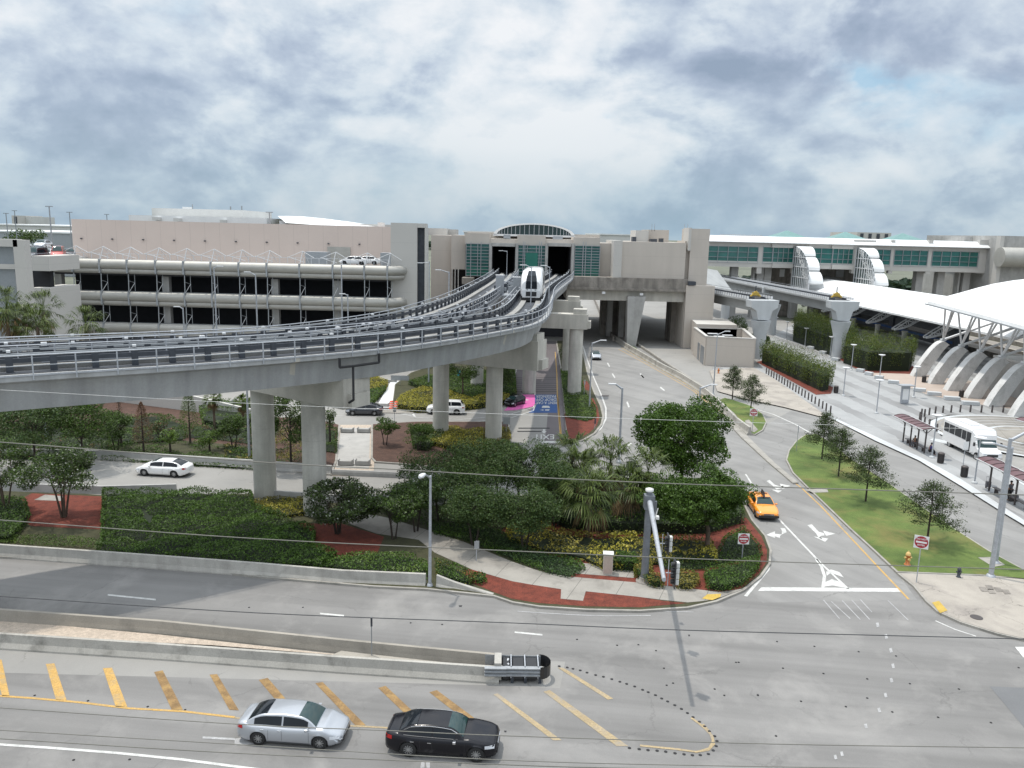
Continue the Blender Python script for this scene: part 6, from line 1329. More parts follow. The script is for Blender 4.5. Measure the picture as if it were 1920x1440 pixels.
# young oaks on the lawns
def oak(px,py,ht,r,lab,sd,grp='young oaks on the lawns'):
    r*=1.2
    b_=G(px,py,.14); rng=np.random.default_rng(sd); t=T('young_oak',lab,'tree',tuple(b_),group=grp); C=[]; mb=MB(); mb.tube((0,0,-.1),(0,0,ht*.5),.085,.06,7,'dark_bark'); mb.tube((0,0,ht*.5),(0,0,ht*.97),.06,.015,6,'dark_bark')
    nb=46
    for k in range(nb):
        f=(k/nb); z=ht*(.28+.70*f); L=r*(1-f)**.62*rng.uniform(.6,1.2)+.12; a=k*2.4+rng.uniform(-.4,.4); e=Vector((L*math.cos(a),L*math.sin(a),z+L*rng.uniform(.05,.45))); mb.tube((0,0,z),e,.022,.006,4,'dark_bark')
        m_=int(170*(.35+L/r)); tt=rng.uniform(.3,1.05,m_)[:,None]; C.append(np.array([0,0,z])+(np.array(e)-np.array([0,0,z]))*tt+rng.normal(0,.15,(m_,3)))
    C=np.concatenate(C); V,Fq=leaves(C,.115,.55,.2,rng); fastmesh('crown',V,Fq,['leaf_dark','leaf_grey'],(rng.uniform(size=len(C))<.3).astype(int),parent=t); mb.build('trunk',parent=t,local=True)
oak(1541,860,4.8,1.35,'slim young oak, farthest along the long lawn',101); oak(1572,893,4.6,1.7,'young oak, second along the long lawn',102); oak(1623,940,4.8,1.8,'spreading young oak, third along the long lawn',103); oak(1738,1018,4.7,1.9,'young oak nearest the red sign at the end of the long lawn',104)
oak(1373,748,4.6,1.5,'young tree on the small grass island nearer the low tan building',105); oak(1407,776,5.0,1.5,'young tree on the small grass island beside the red sign',106)
# bamboo hedges on the plaza
def bamboo(px,h,lab,sd,w=None,world=False):
    poly=[(p[0],p[1]) for p in (px if world else GP(px))]; rng=np.random.default_rng(sd); P=np.array(poly); mn,mx=P.min(0),P.max(0); c0_=np.array([P[:,0].mean(),P[:,1].mean(),.14]); t=T('bamboo_hedge',lab,'hedge',tuple(c0_),group='tall hedges on the plaza')
    I=inset(poly,.25); mb=MB(); mb.prism([(p.x,p.y) for p in I],.14,h*.62,'hedge_core'); mb.build('stems',parent=t)
    A=abs(sum(poly[i][0]*poly[(i+1)%len(poly)][1]-poly[(i+1)%len(poly)][0]*poly[i][1] for i in range(len(poly))))/2
    nc=int(A*1.6); x=rng.uniform(mn[0],mx[0],nc*3); y=rng.uniform(mn[1],mx[1],nc*3); k=inpoly(x,y,poly); x,y=x[k][:nc],y[k][:nc]; C=[]
    per=sum((P[(i+1)%len(P)]-P[i]).dot(P[(i+1)%len(P)]-P[i])**.5 for i in range(len(P)))
    ex=[];ey=[]
    for i in range(len(P)):
        L=np.linalg.norm(P[(i+1)%len(P)]-P[i]); 
        for q in range(int(L*2.0)): f=rng.uniform(); e=P[i]+(P[(i+1)%len(P)]-P[i])*f; ex.append(e[0]); ey.append(e[1])
    x=np.concatenate([x,ex]); y=np.concatenate([y,ey])
    for a,b_ in zip(x,y):
        hh=h*rng.uniform(.72,1.18); m_=70; f=rng.uniform(.12,1,m_)**.7; rr=.16+.30*f; q=rng.uniform(0,6.28,m_); C.append(np.stack([a+rr*np.cos(q)+rng.normal(0,.06,m_),b_+rr*np.sin(q)+rng.normal(0,.06,m_),f*hh],1))
    C=np.concatenate(C); V,Fq=leaves(C-c0_,.24,.32,.15,rng); fastmesh('foliage',V,Fq,['leaf_bamboo','leaf_mid'],(rng.uniform(size=len(C))<.3).astype(int),parent=t)
def mulchbed(px): sheet('red_mulch',px,.155,'mulch')
mulchbed([(1418,680),(1440,675),(1562,728),(1558,740),(1530,742)])
bamboo([(1425,682),(1445,676),(1556,722),(1556,733),(1540,737)],4.0,'long yellow green bamboo hedge beside the row of bollards',120)
mulchbed([(1560,668),(1725,690),(1716,703),(1618,700)])
bamboo([(1578,682),(1600,668),(1712,688),(1706,698),(1625,697)],5.4,'broad bamboo hedge in front of the curved fins',121)
bamboo([(1484,640),(1500,625),(1590,655),(1600,672),(1565,672)],5.8,'tall bamboo hedge between the two flared metro piers',122)
for i,(px,py,h,r,lab) in enumerate([(1345,668,3.2,2.2,'dark bushy pine by the utility building roof'),(1372,650,3.4,2.6,'dark pine beside the flared pier'),(1360,690,2.4,1.6,'green bush overhanging the utility yard'),(1398,672,2.2,1.2,'small pine right of the utility yard')]):
    b_=(44.5+1.2*i-(2 if i==2 else 0),[158,164,150,152][i],.1); tree('pine_bush',lab,'tree',b_,[(0,0,h+.6,r,r,h*.75)],['leaf_dark','leaf_hedge'],n=2600,size=.22,tr=.1,bark='dark_bark',seed=130+i)
# far trees
def farline(name,lab,x0,x1,y,h,seed,n):
    rng=np.random.default_rng(seed); x=rng.uniform(x0,x1,n); w=wob(seed); z=(rng.uniform(size=n)**.6)*(h*(.75+.25*w(x/18,x*0))); C=np.stack([x-(x0+x1)/2,rng.uniform(-12,12,n),z],1); V,Fq=leaves(C,3.2,.8,.1,rng); fastmesh(name,V,Fq,['leaf_far'],None,loc=((x0+x1)/2,y,0),label=lab,cat='trees',kind='stuff')
mat('leaf_far',(.05,.075,.055),.8,.3,.02,leaf=True,spec=.1)
farline('far_woods','dark line of far trees on the horizon at the left',-1000,-200,900,13,1,9000); farline('far_woods','dark line of far trees on the horizon in the middle and right',-200,1100,950,11,2,12000)
farline('far_grove','green trees seen under the raised concourse',60,190,330,9,3,5000)
for i,(px,py,Y,r,h,lab) in enumerate([(42,440,300,8,14,'green roadside tree rising over the far flat roofs'),(25,446,290,5,10,'small tree left of the roadside tree among the flat roofs')]):
    x=D(px,py,Y).x; tree('far_tree',lab,'tree',(x,Y,0),[(0,0,h,r,r,h*.45)],['leaf_dark','leaf_mid'],n=2500,size=.9,tr=.4,seed=140+i)

# more planting under and behind the viaduct at the left
hedge('shrub_bed','mixed mid green shrubs on the slope between the brown cypress and the broad trees','planting',[(190,775),(300,772),(350,790),(345,815),(230,822),(190,815)],.8,['leaf_mid','leaf_dark','leaf_red'],.16,.35,.9,seed=40,gap=.75)
hedge('shrub_bed','green and rusty shrubs behind the bright green bush','planting',[(360,790),(470,792),(478,825),(400,815),(350,812)],.7,['leaf_dark','leaf_mid','leaf_red'],.16,.35,.9,seed=41,gap=.7)
hedge('shrub_bed','low dark shrubs between the two big columns','planting',[(516,800),(575,805),(574,872),(520,866)],.45,['leaf_dark','leaf_olive'],.15,.2,.8,seed=42,gap=.6)
hedge('shrub_bed','dark green shrubs left of the white path','planting',[(604,795),(632,800),(630,840),(608,838)],.7,['leaf_dark','leaf_mid'],.15,.3,1.,seed=43,gap=.6)
for px,py,h,r,rz,lab,sd in [(215,800,2.6,1.7,1.3,'dark bushy tree beside the brown cypress',150),(437,800,2.4,1.5,1.2,'dark bushy tree left of the lamp pole by the first big column',151),(300,800,1.8,1.2,1.0,'twiggy bare looking shrub between the two cypresses',152),(495,800,2.6,1.5,1.5,'dark tree half hidden by the first big column',153)]:
    ft('garden_tree',lab,'tree',px,py,h,r,rz,['leaf_dark','leaf_red'] if sd==152 else ['leaf_dark','leaf_mid'],n=700 if sd==152 else 3000,size=.17,tr=.07,trunks=2,bark='dark_bark',seed=sd,nb=16,br=.4)

for px,py,h,r,rz,lab,sd in [(1045,905,3.6,2.2,1.8,'dark fine leaved tree filling the gap between grove and palms',160),(940,860,4.4,2.4,1.7,'dark fine leaved tree high at the back of the grove',161),(780,930,2.9,1.9,1.4,'dark fine leaved tree low beside the street lamp head',162)]:
    ft('shade_tree',lab,'tree',px,py,h,r,rz,['leaf_dark','leaf_blue'],n=11000,size=.14,trunks=2,tr=.08,bark='dark_bark',seed=sd,nb=30,br=.34,group='shady grove trees')
# ------------------------------------------------------------------ street furniture
def hz(px,py,Y): return D(px,py,Y).z
def lamp(name,label,base,top_px,arm_px,r=.11,head='cobra',mat_='galvanised',grp=None,arm_dy=0.,zb=0.,foot=True,armr=.05):
    b_=G(*base,zb) if len(base)==2 else Vector(base); Y=b_.y; tp=D(*top_px,Y); h=tp.z-zb; t=T(name,label,'street lamp',(b_.x,Y,zb),group=grp)
    mb=MB(); mb.tube((0,0,0),(0,0,h),r,r*.65,12,mat_); 
    if foot: mb.lathe((0,0,0),[(r*2,0),(r*2,.06),(r*1.5,.25),(r*1.1,.3)],12,mat_)
    mb.build('pole',parent=t,local=True)
    a=D(*arm_px,Y+arm_dy); e=Vector((a.x-b_.x,arm_dy,a.z-zb)); mb=MB(); L=Vector((e.x,e.y,0)).length
    mb.tube((0,0,h-.15),tuple(e),armr*1.2,armr,8,mat_); mb.build('arm',parent=t,local=True)
    mb=MB(); d=Vector((e.x,e.y,0)).normalized() if L>.01 else Vector((1,0,0)); c=e+d*.3
    if head=='cobra': mb.loft([[tuple(c+d*u+Vector((-d.y,d.x,0))*w*math.cos(q)+Vector((0,0,.1*math.sin(q)*s_))) for q in np.linspace(0,2*pi,9)[:-1]] for u,w,s_ in((-.35,.07,.6),(-.15,.15,1.2),(.15,.19,1.4),(.38,.10,.8))],'white_metal',closed=True,smooth=True,caps=True)
    else: mb.box(tuple(c),(.75,.3,.10),rz=math.atan2(d.y,d.x),m='white_metal')
    mb.build('lamp_head',parent=t,local=True); return t
lamp('street_lamp','grey street lamp with a cobra head in the gap of the white barrier',(806,1102),(809,892),(796,889),r=.11,arm_dy=-.8)
lamp('street_lamp','tall grey lamp pole at the right edge with its arm pointing right',(1857,1084),(1894,822),(1925,810),r=.17,head='bar',mat_='galvanised',armr=.09)
lamp('street_lamp','tall grey lamp pole on the square lawn pad with its arm pointing left',(1866,1059),(1893,838),(1861,831),r=.15,head='bar',armr=.09)
lamp('street_lamp','slim lamp on the green island by the painted exit lane',(1105,765),(1111,642),(1127,638),r=.11,head='bar',armr=.07)
lamp('street_lamp','grey lamp pole left of the big round tree with its arm pointing left',(24*0+1160,868),(1169,727),(1154,720),r=.14,head='bar',armr=.08)
lamp('street_lamp','lamp pole rising behind the big round tree with its arm pointing right',(1308,800),(1313,726),(1334,721),r=.13,head='bar',armr=.08)
lamp('street_lamp','slim lamp pole beside the ramp in front of the low tan building',(1337,740),(1346,626),(1360,621),r=.10,head='bar',armr=.06)
for (bx_,by_),tp,ar,lab in [((88,835),(78,745),(70,742),'grey pole rising under the viaduct behind the crape myrtle'),((468,863),(464,727),(474,729),'grey lamp pole just left of the first big column')]:
    lamp('street_lamp',lab,(bx_,by_),tp,ar,r=.13,head='bar')
for tp,ar,Y,lab in [((479,514),(468,510),98,'lamp pole before the middle of the garage with its head turned left'),((401,501),(408,499),99,'lamp pole before the left half of the garage with its head turned right'),((343,577),(336,575),100,'short lamp pole low before the garage'),((842,509),(826,506),105,'lamp pole behind the curve of the viaduct beside the beige block'),((805,490),(792,493),112,'lamp pole against the dark slit of the stair tower'),((640,497),(640,496),108,'bare pole before the right end of the garage'),((652,552),(646,551),106,'short pole low before the right end of the garage'),((951,470),(942,470),150,'lamp pole before the left station portal'),((997,500),(986,497),93,'thin lamp pole beside the white train'),((1031,500),(1024,498),97,'thin pole on the viaduct right of the white train')]:
    q=D(tp[0],tp[1],Y); zb=ZD if Y in(150,93,97) else 0
    lamp('street_lamp',lab,(q.x,Y,zb),tp,ar,r=.12 if zb==0 else .07,head='bar',zb=zb,foot=False)
for px,py,Y,zb,lab in [(505,398,150,15,'tall thin lamp mast behind the roof of the garage'),(92,387,150,15,'tall thin lamp mast at the left end of the garage roof'),(130,398,190,10,'thin far lamp mast left of the white hall'),(200,402,230,10,'small far lamp mast above the pink hall'),(11,400,200,8,'thin mast at the far left among the flat roofs'),(27,395,220,8,'second thin mast at the far left among the flat roofs')]:
    q=D(px,py,Y); t=T('light_mast',lab,'mast',(q.x,Y,zb)); mb=MB(); mb.tube((0,0,0),(0,0,q.z-zb),.16,.1,6,'steel_grey'); mb.build('pole',parent=t,local=True); mb=MB(); mb.box((0,0,q.z-zb),(1.3,.3,.16),m='steel_grey'); mb.build('lamp_head',parent=t,local=True)
pls=[((1454,595),(1453,626)),((1477,603),(1474,637)),((1512,615),(1509,650)),((1557,631),(1556,670)),((1602,646),(1596,694)),((1655,665),(1649,710)),((1586,689),(1581,742)),((1649,712),(1643,775)),((1718,687),(1713,745)),((1757,778),(1747,858)),((1838,820),(1827,906))]
labs=['farthest plaza lamp beside the metro pier','plaza lamp second from the metro pier','plaza lamp in front of the tall bamboo','plaza lamp between the pier and the broad bamboo hedge','plaza lamp at the left end of the broad bamboo hedge','plaza lamp in the middle of the broad bamboo hedge','plaza lamp right of the litter bin near the long bamboo hedge','tall plaza lamp standing alone on the striped paving','plaza lamp by the information panel near the curved fins','plaza lamp at the end of the nearer shelter left of the bus','plaza lamp between the bus and the burgundy shelter']
for (tp,bs_),lab in zip(pls,labs):
    b_=G(*bs_,.14); h=D(*tp,b_.y).z-.14; t=T('plaza_lamp',lab,'street lamp',tuple(b_),group='flat topped lamps on the plaza')
    mb=MB(); mb.tube((0,0,0),(0,0,h),.075,.06,10,'galvanised'); mb.lathe((0,0,0),[(.26,0),(.26,.12),(.1,.2)],14,'white_concrete'); mb.build('pole',parent=t,local=True)
    mb=MB(); mb.lathe((0,0,h-.25),[(.06,0),(.12,.02),(.5,.2),(.52,.26)],16,'white_metal'); mb.build('lamp_head',parent=t,local=True)
# bollards
def bollard(name,px,py,lab,grp,h=1.0,r=.1):
    b_=G(px,py,.14); mb=MB(); mb.lathe(tuple(b_),[(r,0),(r,h-.12),(r*.8,h-.10),(r*.8,h-.06),(r,h-.04),(r,h),(r*.5,h+.03)],12,'bronze'); return mb.build(name,label=lab,cat='bollard',group=grp)
X=[423,437,452,466,482,497,513,528,545,560,577,594,611,629,647,667,686,706,728,749,770,795]
for i,x in enumerate(X):
    px=1300+x/3.097; py=400+(930+(x-423)/(795-423)*232)/3.097
    bollard('bollard',px,py,'dark bollard, %s from the left end of the straight row beside the bamboo'%ordn(i),'bollards in the straight row')
for i,(x,y) in enumerate([(815,150),(833,113),(866,118),(915,103),(980,88),(1060,80),(1147,75),(1243,72),(1350,72),(1467,75),(1580,76),(1697,76),(1812,77),(825,175),(865,205),(915,228),(995,280)]):
    bollard('bollard',1580+x/5.65,760+y/5.65,'dark bollard, %s in the curved rows round the ringed roundabout'%ordn(i),'bollards round the roundabout',.95,.11)
# stone benches, bins, kiosk
for i,(x0,x1,y) in enumerate([(1664,1686,720),(1711,1736,735),(1738,1765,742),(1769,1800,751),(1802,1836,760),(1640,1656,711),(1622,1636,704),(1606,1620,698),(1560,1574,677),(1538,1550,664),(1515,1528,655)]):
    a,b_=G(x0,y-2,.14),G(x1,y,.14); mb=MB(); mb.box(((a.x+b_.x)/2,(a.y+b_.y)/2,.40),((b_-a).length*.95,.9,.5),rz=math.atan2((b_-a).y,(b_-a).x),m='white_concrete'); mb.box(((a.x+b_.x)/2,(a.y+b_.y)/2,.2),((b_-a).length*.85,.7,.14),rz=math.atan2((b_-a).y,(b_-a).x),m='old_concrete')
    mb.build('stone_bench',label='long pale stone bench block, %s'%['sixth from the nearest end of the row','fourth from the nearest end, behind the information panel','third from the nearest end of the row','second from the nearest end of the row','nearest one beside the last curved fin','seventh, in front of the broad bamboo hedge','eighth, in front of the broad bamboo hedge','ninth, at the left end of the broad bamboo hedge','tenth, between the bamboo hedges','eleventh, by the tall bamboo','last and farthest of the row'][i],cat='bench',group='stone benches on the plaza',bevel=.03)
for i,(px,py,lab) in enumerate([(1763,868,'dark slatted litter bin at the end of the left shelter'),(1807,894,'dark slatted litter bin at the foot of the bus stop sign'),(1567,737,'dark litter bin at the end of the long bamboo hedge'),(1732,717,'dark litter bin between the two farthest fins'),(1802,745,'dark litter bin before the fourth fin')]):
    b_=G(px,py,.14); t=T('litter_bin',lab,'litter bin',tuple(b_),group='litter bins on the plaza'); mb=MB(); mb.lathe((0,0,0),[(.27,0),(.30,.1),(.30,.95)],18,'bronze')
    for k in range(18): a=2*pi*k/18; mb.box((.31*math.cos(a),.31*math.sin(a),.52),(.02,.05,.85),rz=a,m='black_plastic')
    mb.build('bin_body',parent=t,local=True); mb=MB(); mb.lathe((0,0,.95),[(.33,0),(.33,.06),(.2,.16),(.12,.17)],18,'bronze'); mb.build('lid',parent=t,local=True)
kb=G(1695,757,.14); t=T('information_panel','grey glazed information panel with a flat roof on the striped paving','information panel',tuple(kb),rz=.1)
mb=MB(); mb.box((0,0,1.25),(1.15,.25,2.4),m='galvanised'); mb.build('frame',parent=t,local=True); mb=MB(); mb.box((0,-.14,1.35),(.85,.03,1.5),m='sign_white'); mb.build('map_sheet',parent=t,local=True); mb=MB(); mb.box((0,0,2.6),(2.0,1.3,.12),m='rail_grey'); mb.build('roof',parent=t,local=True)
# people
def person(label,loc,rz,pose,top,trs,hair='rubber_dark',skin='skin',sc=1.):
    t=T('person',label,'person',loc,rz)
    if pose=='stand':
        J={'pel':(0,0,.95,.15),'ch':(0,.0,1.32,.17),'nk':(0,0,1.50,.06),'hd':(.02,0,1.66,.10),'hl':(0,.1,.90,.10),'kl':(.02,.11,.50,.07),'al':(0,.12,.08,.045),'tl':(.14,.13,.03,.04),'hr':(0,-.1,.90,.10),'kr':(.02,-.11,.50,.07),'ar':(0,-.12,.08,.045),'tr':(.14,-.13,.03,.04),'sl':(0,.19,1.42,.07),'el':(.0,.25,1.14,.05),'wl':(.12,.22,.92,.035),'sr':(0,-.19,1.42,.07),'er':(.02,-.25,1.14,.05),'wr':(.14,-.2,.94,.035)}
    else:
        J={'pel':(0,0,.52,.16),'ch':(.05,.0,.88,.17),'nk':(.10,0,1.05,.06),'hd':(.15,0,1.20,.10),'hl':(.05,.1,.50,.11),'kl':(.46,.13,.50,.075),'al':(.44,.13,.10,.05),'tl':(.58,.13,.04,.04),'hr':(.05,-.1,.50,.11),'kr':(.46,-.12,.50,.075),'ar':(.50,-.12,.10,.05),'tr':(.64,-.12,.04,.04),'sl':(.06,.19,.98,.07),'el':(.18,.24,.74,.05),'wl':(.38,.12,.62,.035),'sr':(.06,-.19,.98,.07),'er':(.18,-.24,.74,.05),'wr':(.38,-.10,.62,.035)}
    K=list(J); E=[('pel','ch'),('ch','nk'),('nk','hd'),('pel','hl'),('hl','kl'),('kl','al'),('al','tl'),('pel','hr'),('hr','kr'),('kr','ar'),('ar','tr'),('ch','sl'),('sl','el'),('el','wl'),('ch','sr'),('sr','er'),('er','wr')]
    def grow(keys,edges,grow_=0.,nm='body',m_=['skin'],root=None):
        me=bpy.data.meshes.new(nm); me.from_pydata([J[k][:3] for k in keys],[(keys.index(a),keys.index(b)) for a,b in edges],[]); o=bpy.data.objects.new(nm,me); COL.objects.link(o)
        sk=o.modifiers.new('skin','SKIN'); sk.use_smooth_shade=True; o.modifiers.new('sub','SUBSURF').levels=1
        for i,k in enumerate(keys): me.skin_vertices[0].data[i].radius=(J[k][3]+grow_,)*2; me.skin_vertices[0].data[i].use_root=(i==0)
        dg=bpy.context.evaluated_depsgraph_get(); m2=bpy.data.meshes.new_from_object(o.evaluated_get(dg)); bpy.data.objects.remove(o)
        o=bpy.data.objects.new(nm,m2); COL.objects.link(o); m2.materials.clear(); m2.materials.append(M[m_]); o.parent=t
        for p in m2.polygons: p.use_smooth=True
        return o
    grow(K,E,0,'body',m_=skin)
    grow(['pel','hl','kl','al','hr','kr','ar'],[('pel','hl'),('hl','kl'),('kl','al'),('pel','hr'),('hr','kr'),('kr','ar')],.018,'trousers',trs)
    J2=dict(J); grow(['ch','pel','sl','el','sr','er'],[('ch','pel'),('ch','sl'),('sl','el'),('ch','sr'),('sr','er')],.022,'shirt',top)
    mb=MB(); h=J['hd']; mb.lathe((h[0]-.015,0,h[2]-.02),[(.09,0),(.112,.05),(.105,.10),(.06,.145),(.01,.155)],12,hair); mb.build('hair',parent=t,local=True)
    t.scale=(sc,)*3; return t
mat('skin',(.25,.13,.08),.6,.05); mat('cloth_blue',(.04,.045,.20),.9,.1); mat('cloth_black',(.015,.015,.017),.9,.1); mat('cloth_grey',(.09,.09,.10),.9,.1)
def shelter(lab,p0,p1,w,people,nposts=3,name='bus_shelter',back=False):
    d=(p1-p0); L=d.length; a=math.atan2(d.y,d.x); t=T(name,lab,'bus shelter',tuple(p0),a); m=.5
    for i in range(nposts):
        x=.5+(L-1.)*i/(nposts-1)
        mb=MB(); mb.box((x,0,1.25),(.12,.12,2.5),m='bronze'); mb.tube((x,0,2.1),(x,-.55,2.62),.035,n=5,m='bronze'); mb.tube((x,0,2.1),(x,.55,2.62),.035,n=5,m='bronze'); mb.build('post',parent=t,local=True)
    mb=MB(); n=8; P_=[(-w/2+w*k/n,2.55+.38*math.sin(pi*(.12+.76*k/n))) for k in range(n+1)]
    mb.loft([[(-.5,y,z) for y,z in P_],[(L+.5,y,z) for y,z in P_]],'burgundy_roof',smooth=True); mb.loft([[(-.5,y,z-.05) for y,z in P_],[(L+.5,y,z-.05) for y,z in P_]],'burgundy_roof',smooth=True)
    for k in range(int(L/1.1)+2): x=-.5+k*(L+1)/(int(L/1.1)+1); mb.path([Vector((x,y,z+.02)) for y,z in P_],.03,4,'bronze')
    mb.build('roof',parent=t,local=True)
    mb=MB(); 
    for s in(-w/2,w/2): mb.box((L/2,s,2.72),(L+1,.05,.09),m='white_metal')
    mb.build('gutter',parent=t,local=True)
    mb=MB(); mb.box((L/2,.25,.46),(L-1.6,.42,.06),m='bronze')
    for x in(1.2,L/2,L-1.2): mb.box((x,.25,.22),(.08,.35,.44),m='bronze')
    mb.build('bench',parent=t,local=True)
    if back: mb=MB(); mb.box((L/2,.55,1.2),(L-1.6,.03,1.5),m='tint_glass'); mb.build('glass_panel',parent=t,local=True)
    return t,a
pa,pb=G(1689,826,.14),G(1737,852,.14); shelter('burgundy barrel roofed bus shelter left of the white bus',pa,pb,1.9,0,4)
pc,pd=G(1848,917,.14),G(1935,965,.14); shelter('burgundy barrel roofed shelter cut by the right edge, behind the tall lamp poles',pc,pd,1.9,0,4)
pe=G(1916,832,.14); shelter('burgundy shelter corner at the right edge beyond the bus',pe,pe+Vector((1.2,-6,0)),1.9,0,3)
dA=(pb-pa).normalized(); aA=math.atan2(dA.y,dA.x)
person('person in dark clothes sitting on the bench of the shelter left of the bus',tuple(pa+dA*2.6+Vector((.35,0,-.05))),pi+.2,'sit','cloth_black','cloth_grey')
person('person in a blue shirt sitting bent forward in the shelter left of the bus',tuple(pa+dA*5.6+Vector((.35,0,-.05))),-.3,'sit','cloth_blue','cloth_black')
dC=(pd-pc).normalized()
person('person in black sitting in the right edge shelter behind the lamp poles',tuple(pc+dC*2.6+Vector((.35,0,-.05))),pi+.3,'sit','cloth_black','cloth_black')
sp=G(1892,938,.14); person('person in dark clothes standing at the right edge beside the lamp poles',tuple(sp),pi/2+.5,'stand','cloth_grey','cloth_black')
# luggage beside them
for px,py,lab,h in [(1852,915,'small pale wheeled shopping trolley in the right edge shelter',.9),(1903,940,'dark trolley bag beside the standing person',.8)]:
    b_=G(px,py,.14); t=T('trolley_bag',lab,'bag',tuple(b_)); mb=MB(); mb.box((0,0,h*.42),(.42,.3,h*.6),m='cloth_grey'); mb.build('bag',parent=t,local=True,bevel=.05); mb=MB(); mb.tube((-.12,.1,.2),(-.12,.22,h+.1),.015,n=5,m='galvanised'); mb.tube((.12,.1,.2),(.12,.22,h+.1),.015,n=5,m='galvanised'); mb.tube((-.12,.22,h+.1),(.12,.22,h+.1),.02,n=5,m='black_plastic'); mb.build('handle',parent=t,local=True)
    for s in(-.18,.18): mb=MB(); mb.tube((s-.03,0,.08),(s+.03,0,.08),.08,n=10,m='tyre'); mb.build('wheel',parent=t,local=True)
# signs
def textmesh(txt,size,m,loc,rot,par,name='lettering',ext=.004):
    cu=bpy.data.curves.new('t','FONT'); cu.body=txt; cu.size=size; cu.align_x='CENTER'; cu.align_y='CENTER'; cu.extrude=ext; cu.offset=size*.02
    o=bpy.data.objects.new('t',cu); COL.objects.link(o); dg=bpy.context.evaluated_depsgraph_get(); me=bpy.data.meshes.new_from_object(o.evaluated_get(dg)); bpy.data.objects.remove(o)
    o=bpy.data.objects.new(name,me); COL.objects.link(o); me.materials.clear(); me.materials.append(M[m]); o.location=loc; o.rotation_euler=rot; o.parent=par; return o
def dne(lab,base,cen,size,rz):
    b_=G(*base,.14); h=D(*cen,b_.y).z-.14; t=T('do_not_enter_sign',lab,'road sign',tuple(b_),rz); mb=MB(); mb.box((0,0,(h+size*.4)/2),(.06,.05,h+size*.4),m='galvanised'); mb.build('post',parent=t,local=True)
    mb=MB(); mb.box((0,-.04,h),(size,.02,size),m='sign_white'); pl_=mb.build('plate',parent=t,local=True)
    mb=MB(); n=28; mb.add([(size*.46*math.cos(2*pi*k/n),-.056,h+size*.46*math.sin(2*pi*k/n)) for k in range(n)],[tuple(range(n))],'sign_red'); mb.build('red_disc',parent=pl_,local=True)
    mb=MB(); mb.box((0,-.06,h),(size*.74,.008,size*.14),m='sign_white'); mb.build('white_bar',parent=pl_,local=True)
    textmesh('DO NOT',size*.17,'sign_white',(0,-.060,h+size*.235),(pi/2,0,0),pl_); textmesh('ENTER',size*.17,'sign_white',(0,-.060,h-size*.235),(pi/2,0,0),pl_)
dne('red DO NOT ENTER sign in front of the wide green tree','1391,1048'.split(',') and (1391,1048),(1395,1010),.78,0.); dne('red DO NOT ENTER sign on the beige corner beside the fire hydrant',(1718,1092),(1720,1016),.86,-.45); dne('small red DO NOT ENTER sign on the small grass island',(1410,812),(1411,773),.85,-.1)
def backsign(lab,base,top,w,h,rz,m='rail_grey',par_m='galvanised'):
    b_=G(*base,.14); H_=D(*top,b_.y).z-.14; t=T('road_sign',lab,'road sign',tuple(b_),rz); mb=MB(); mb.box((0,0,H_/2),(.05,.05,H_),m=par_m); mb.build('post',parent=t,local=True); mb=MB(); mb.box((0,-.04,H_-h/2),(w,.02,h),m=m); mb.build('plate',parent=t,local=True)
backsign('grey back of a small sign beside the garden path',(893,1052),(893,1014),.35,.55,.4); backsign('edge on grey sign post between the lawn and the exit road',(1493,846),(1496,798),.6,.75,1.2); backsign('thin post of a bus stop sign with a pale plate beside the bus',(1803,892),(1808,828),.6,.8,.2,'sign_white'); backsign('low grey notice board beside the top of the pale path',(750,722),(750,704),2.6,.7,0.,'rail_grey'); backsign('sign post at the edge of the middle road beside the orange barrels',(740,802),(739,764),.35,.5,.2); backsign('round grey back of a sign between the two middle columns and the exit lane',(949,815),(949,782),.8,.8,0.,'rail_grey'); backsign('thin sign post on the green island beside the paired columns',(1095,742),(1096,712),.25,.7,.8); backsign('small dark red marker sign on the red mulch island',(1115,805),(1115,785),.2,.6,.5,'dark_steel')
backsign('thin bare post rising from the gravel median',(697,1234),(697,1157),.10,.5,.3,'dark_steel','steel_grey')
# hydrants
def hydrant(lab,px,py,m,m2,sc=1.):
    b_=G(px,py,.14); t=T('fire_hydrant',lab,'hydrant',tuple(b_)); mb=MB(); mb.lathe((0,0,0),[(.17,0),(.17,.05),(.11,.07),(.11,.5),(.14,.52),(.14,.57)],14,m); mb.build('barrel',parent=t,local=True)
    mb=MB(); mb.lathe((0,0,.57),[(.14,0),(.13,.09),(.07,.17),(.03,.19),(.03,.24)],14,m2); mb.build('bonnet',parent=t,local=True)
    for s in(-1,1): mb=MB(); mb.tube((0,0,.42),(s*.2,0,.42),.055,n=10,m=m2); mb.build('outlet',parent=t,local=True)
    mb=MB(); mb.tube((0,0,.36),(0,-.2,.36),.07,n=10,m=m2); mb.build('pumper_outlet',parent=t,local=True); t.scale=(sc,)*3
mat('hydrant_yellow',(.62,.42,.16),.5,.1); mat('hydrant_orange',(.50,.17,.05),.5,.1); mat('cyan_plastic',(.02,.30,.42),.4,.05)
hydrant('yellow and orange fire hydrant on the lawn beside the red sign',1701,1059,'hydrant_orange','hydrant_yellow',1.25); hydrant('small orange hydrant on the pale apron before the low tan building',1347,700,'hydrant_orange','hydrant_orange',1.1); hydrant('dark pipe stand on the green lawn left of the wide pad',1797,1082,'dark_steel','dark_steel',.9); hydrant('turquoise marker hydrant in the dark hedge behind the middle columns',860,712,'cyan_plastic','cyan_plastic',2.0)
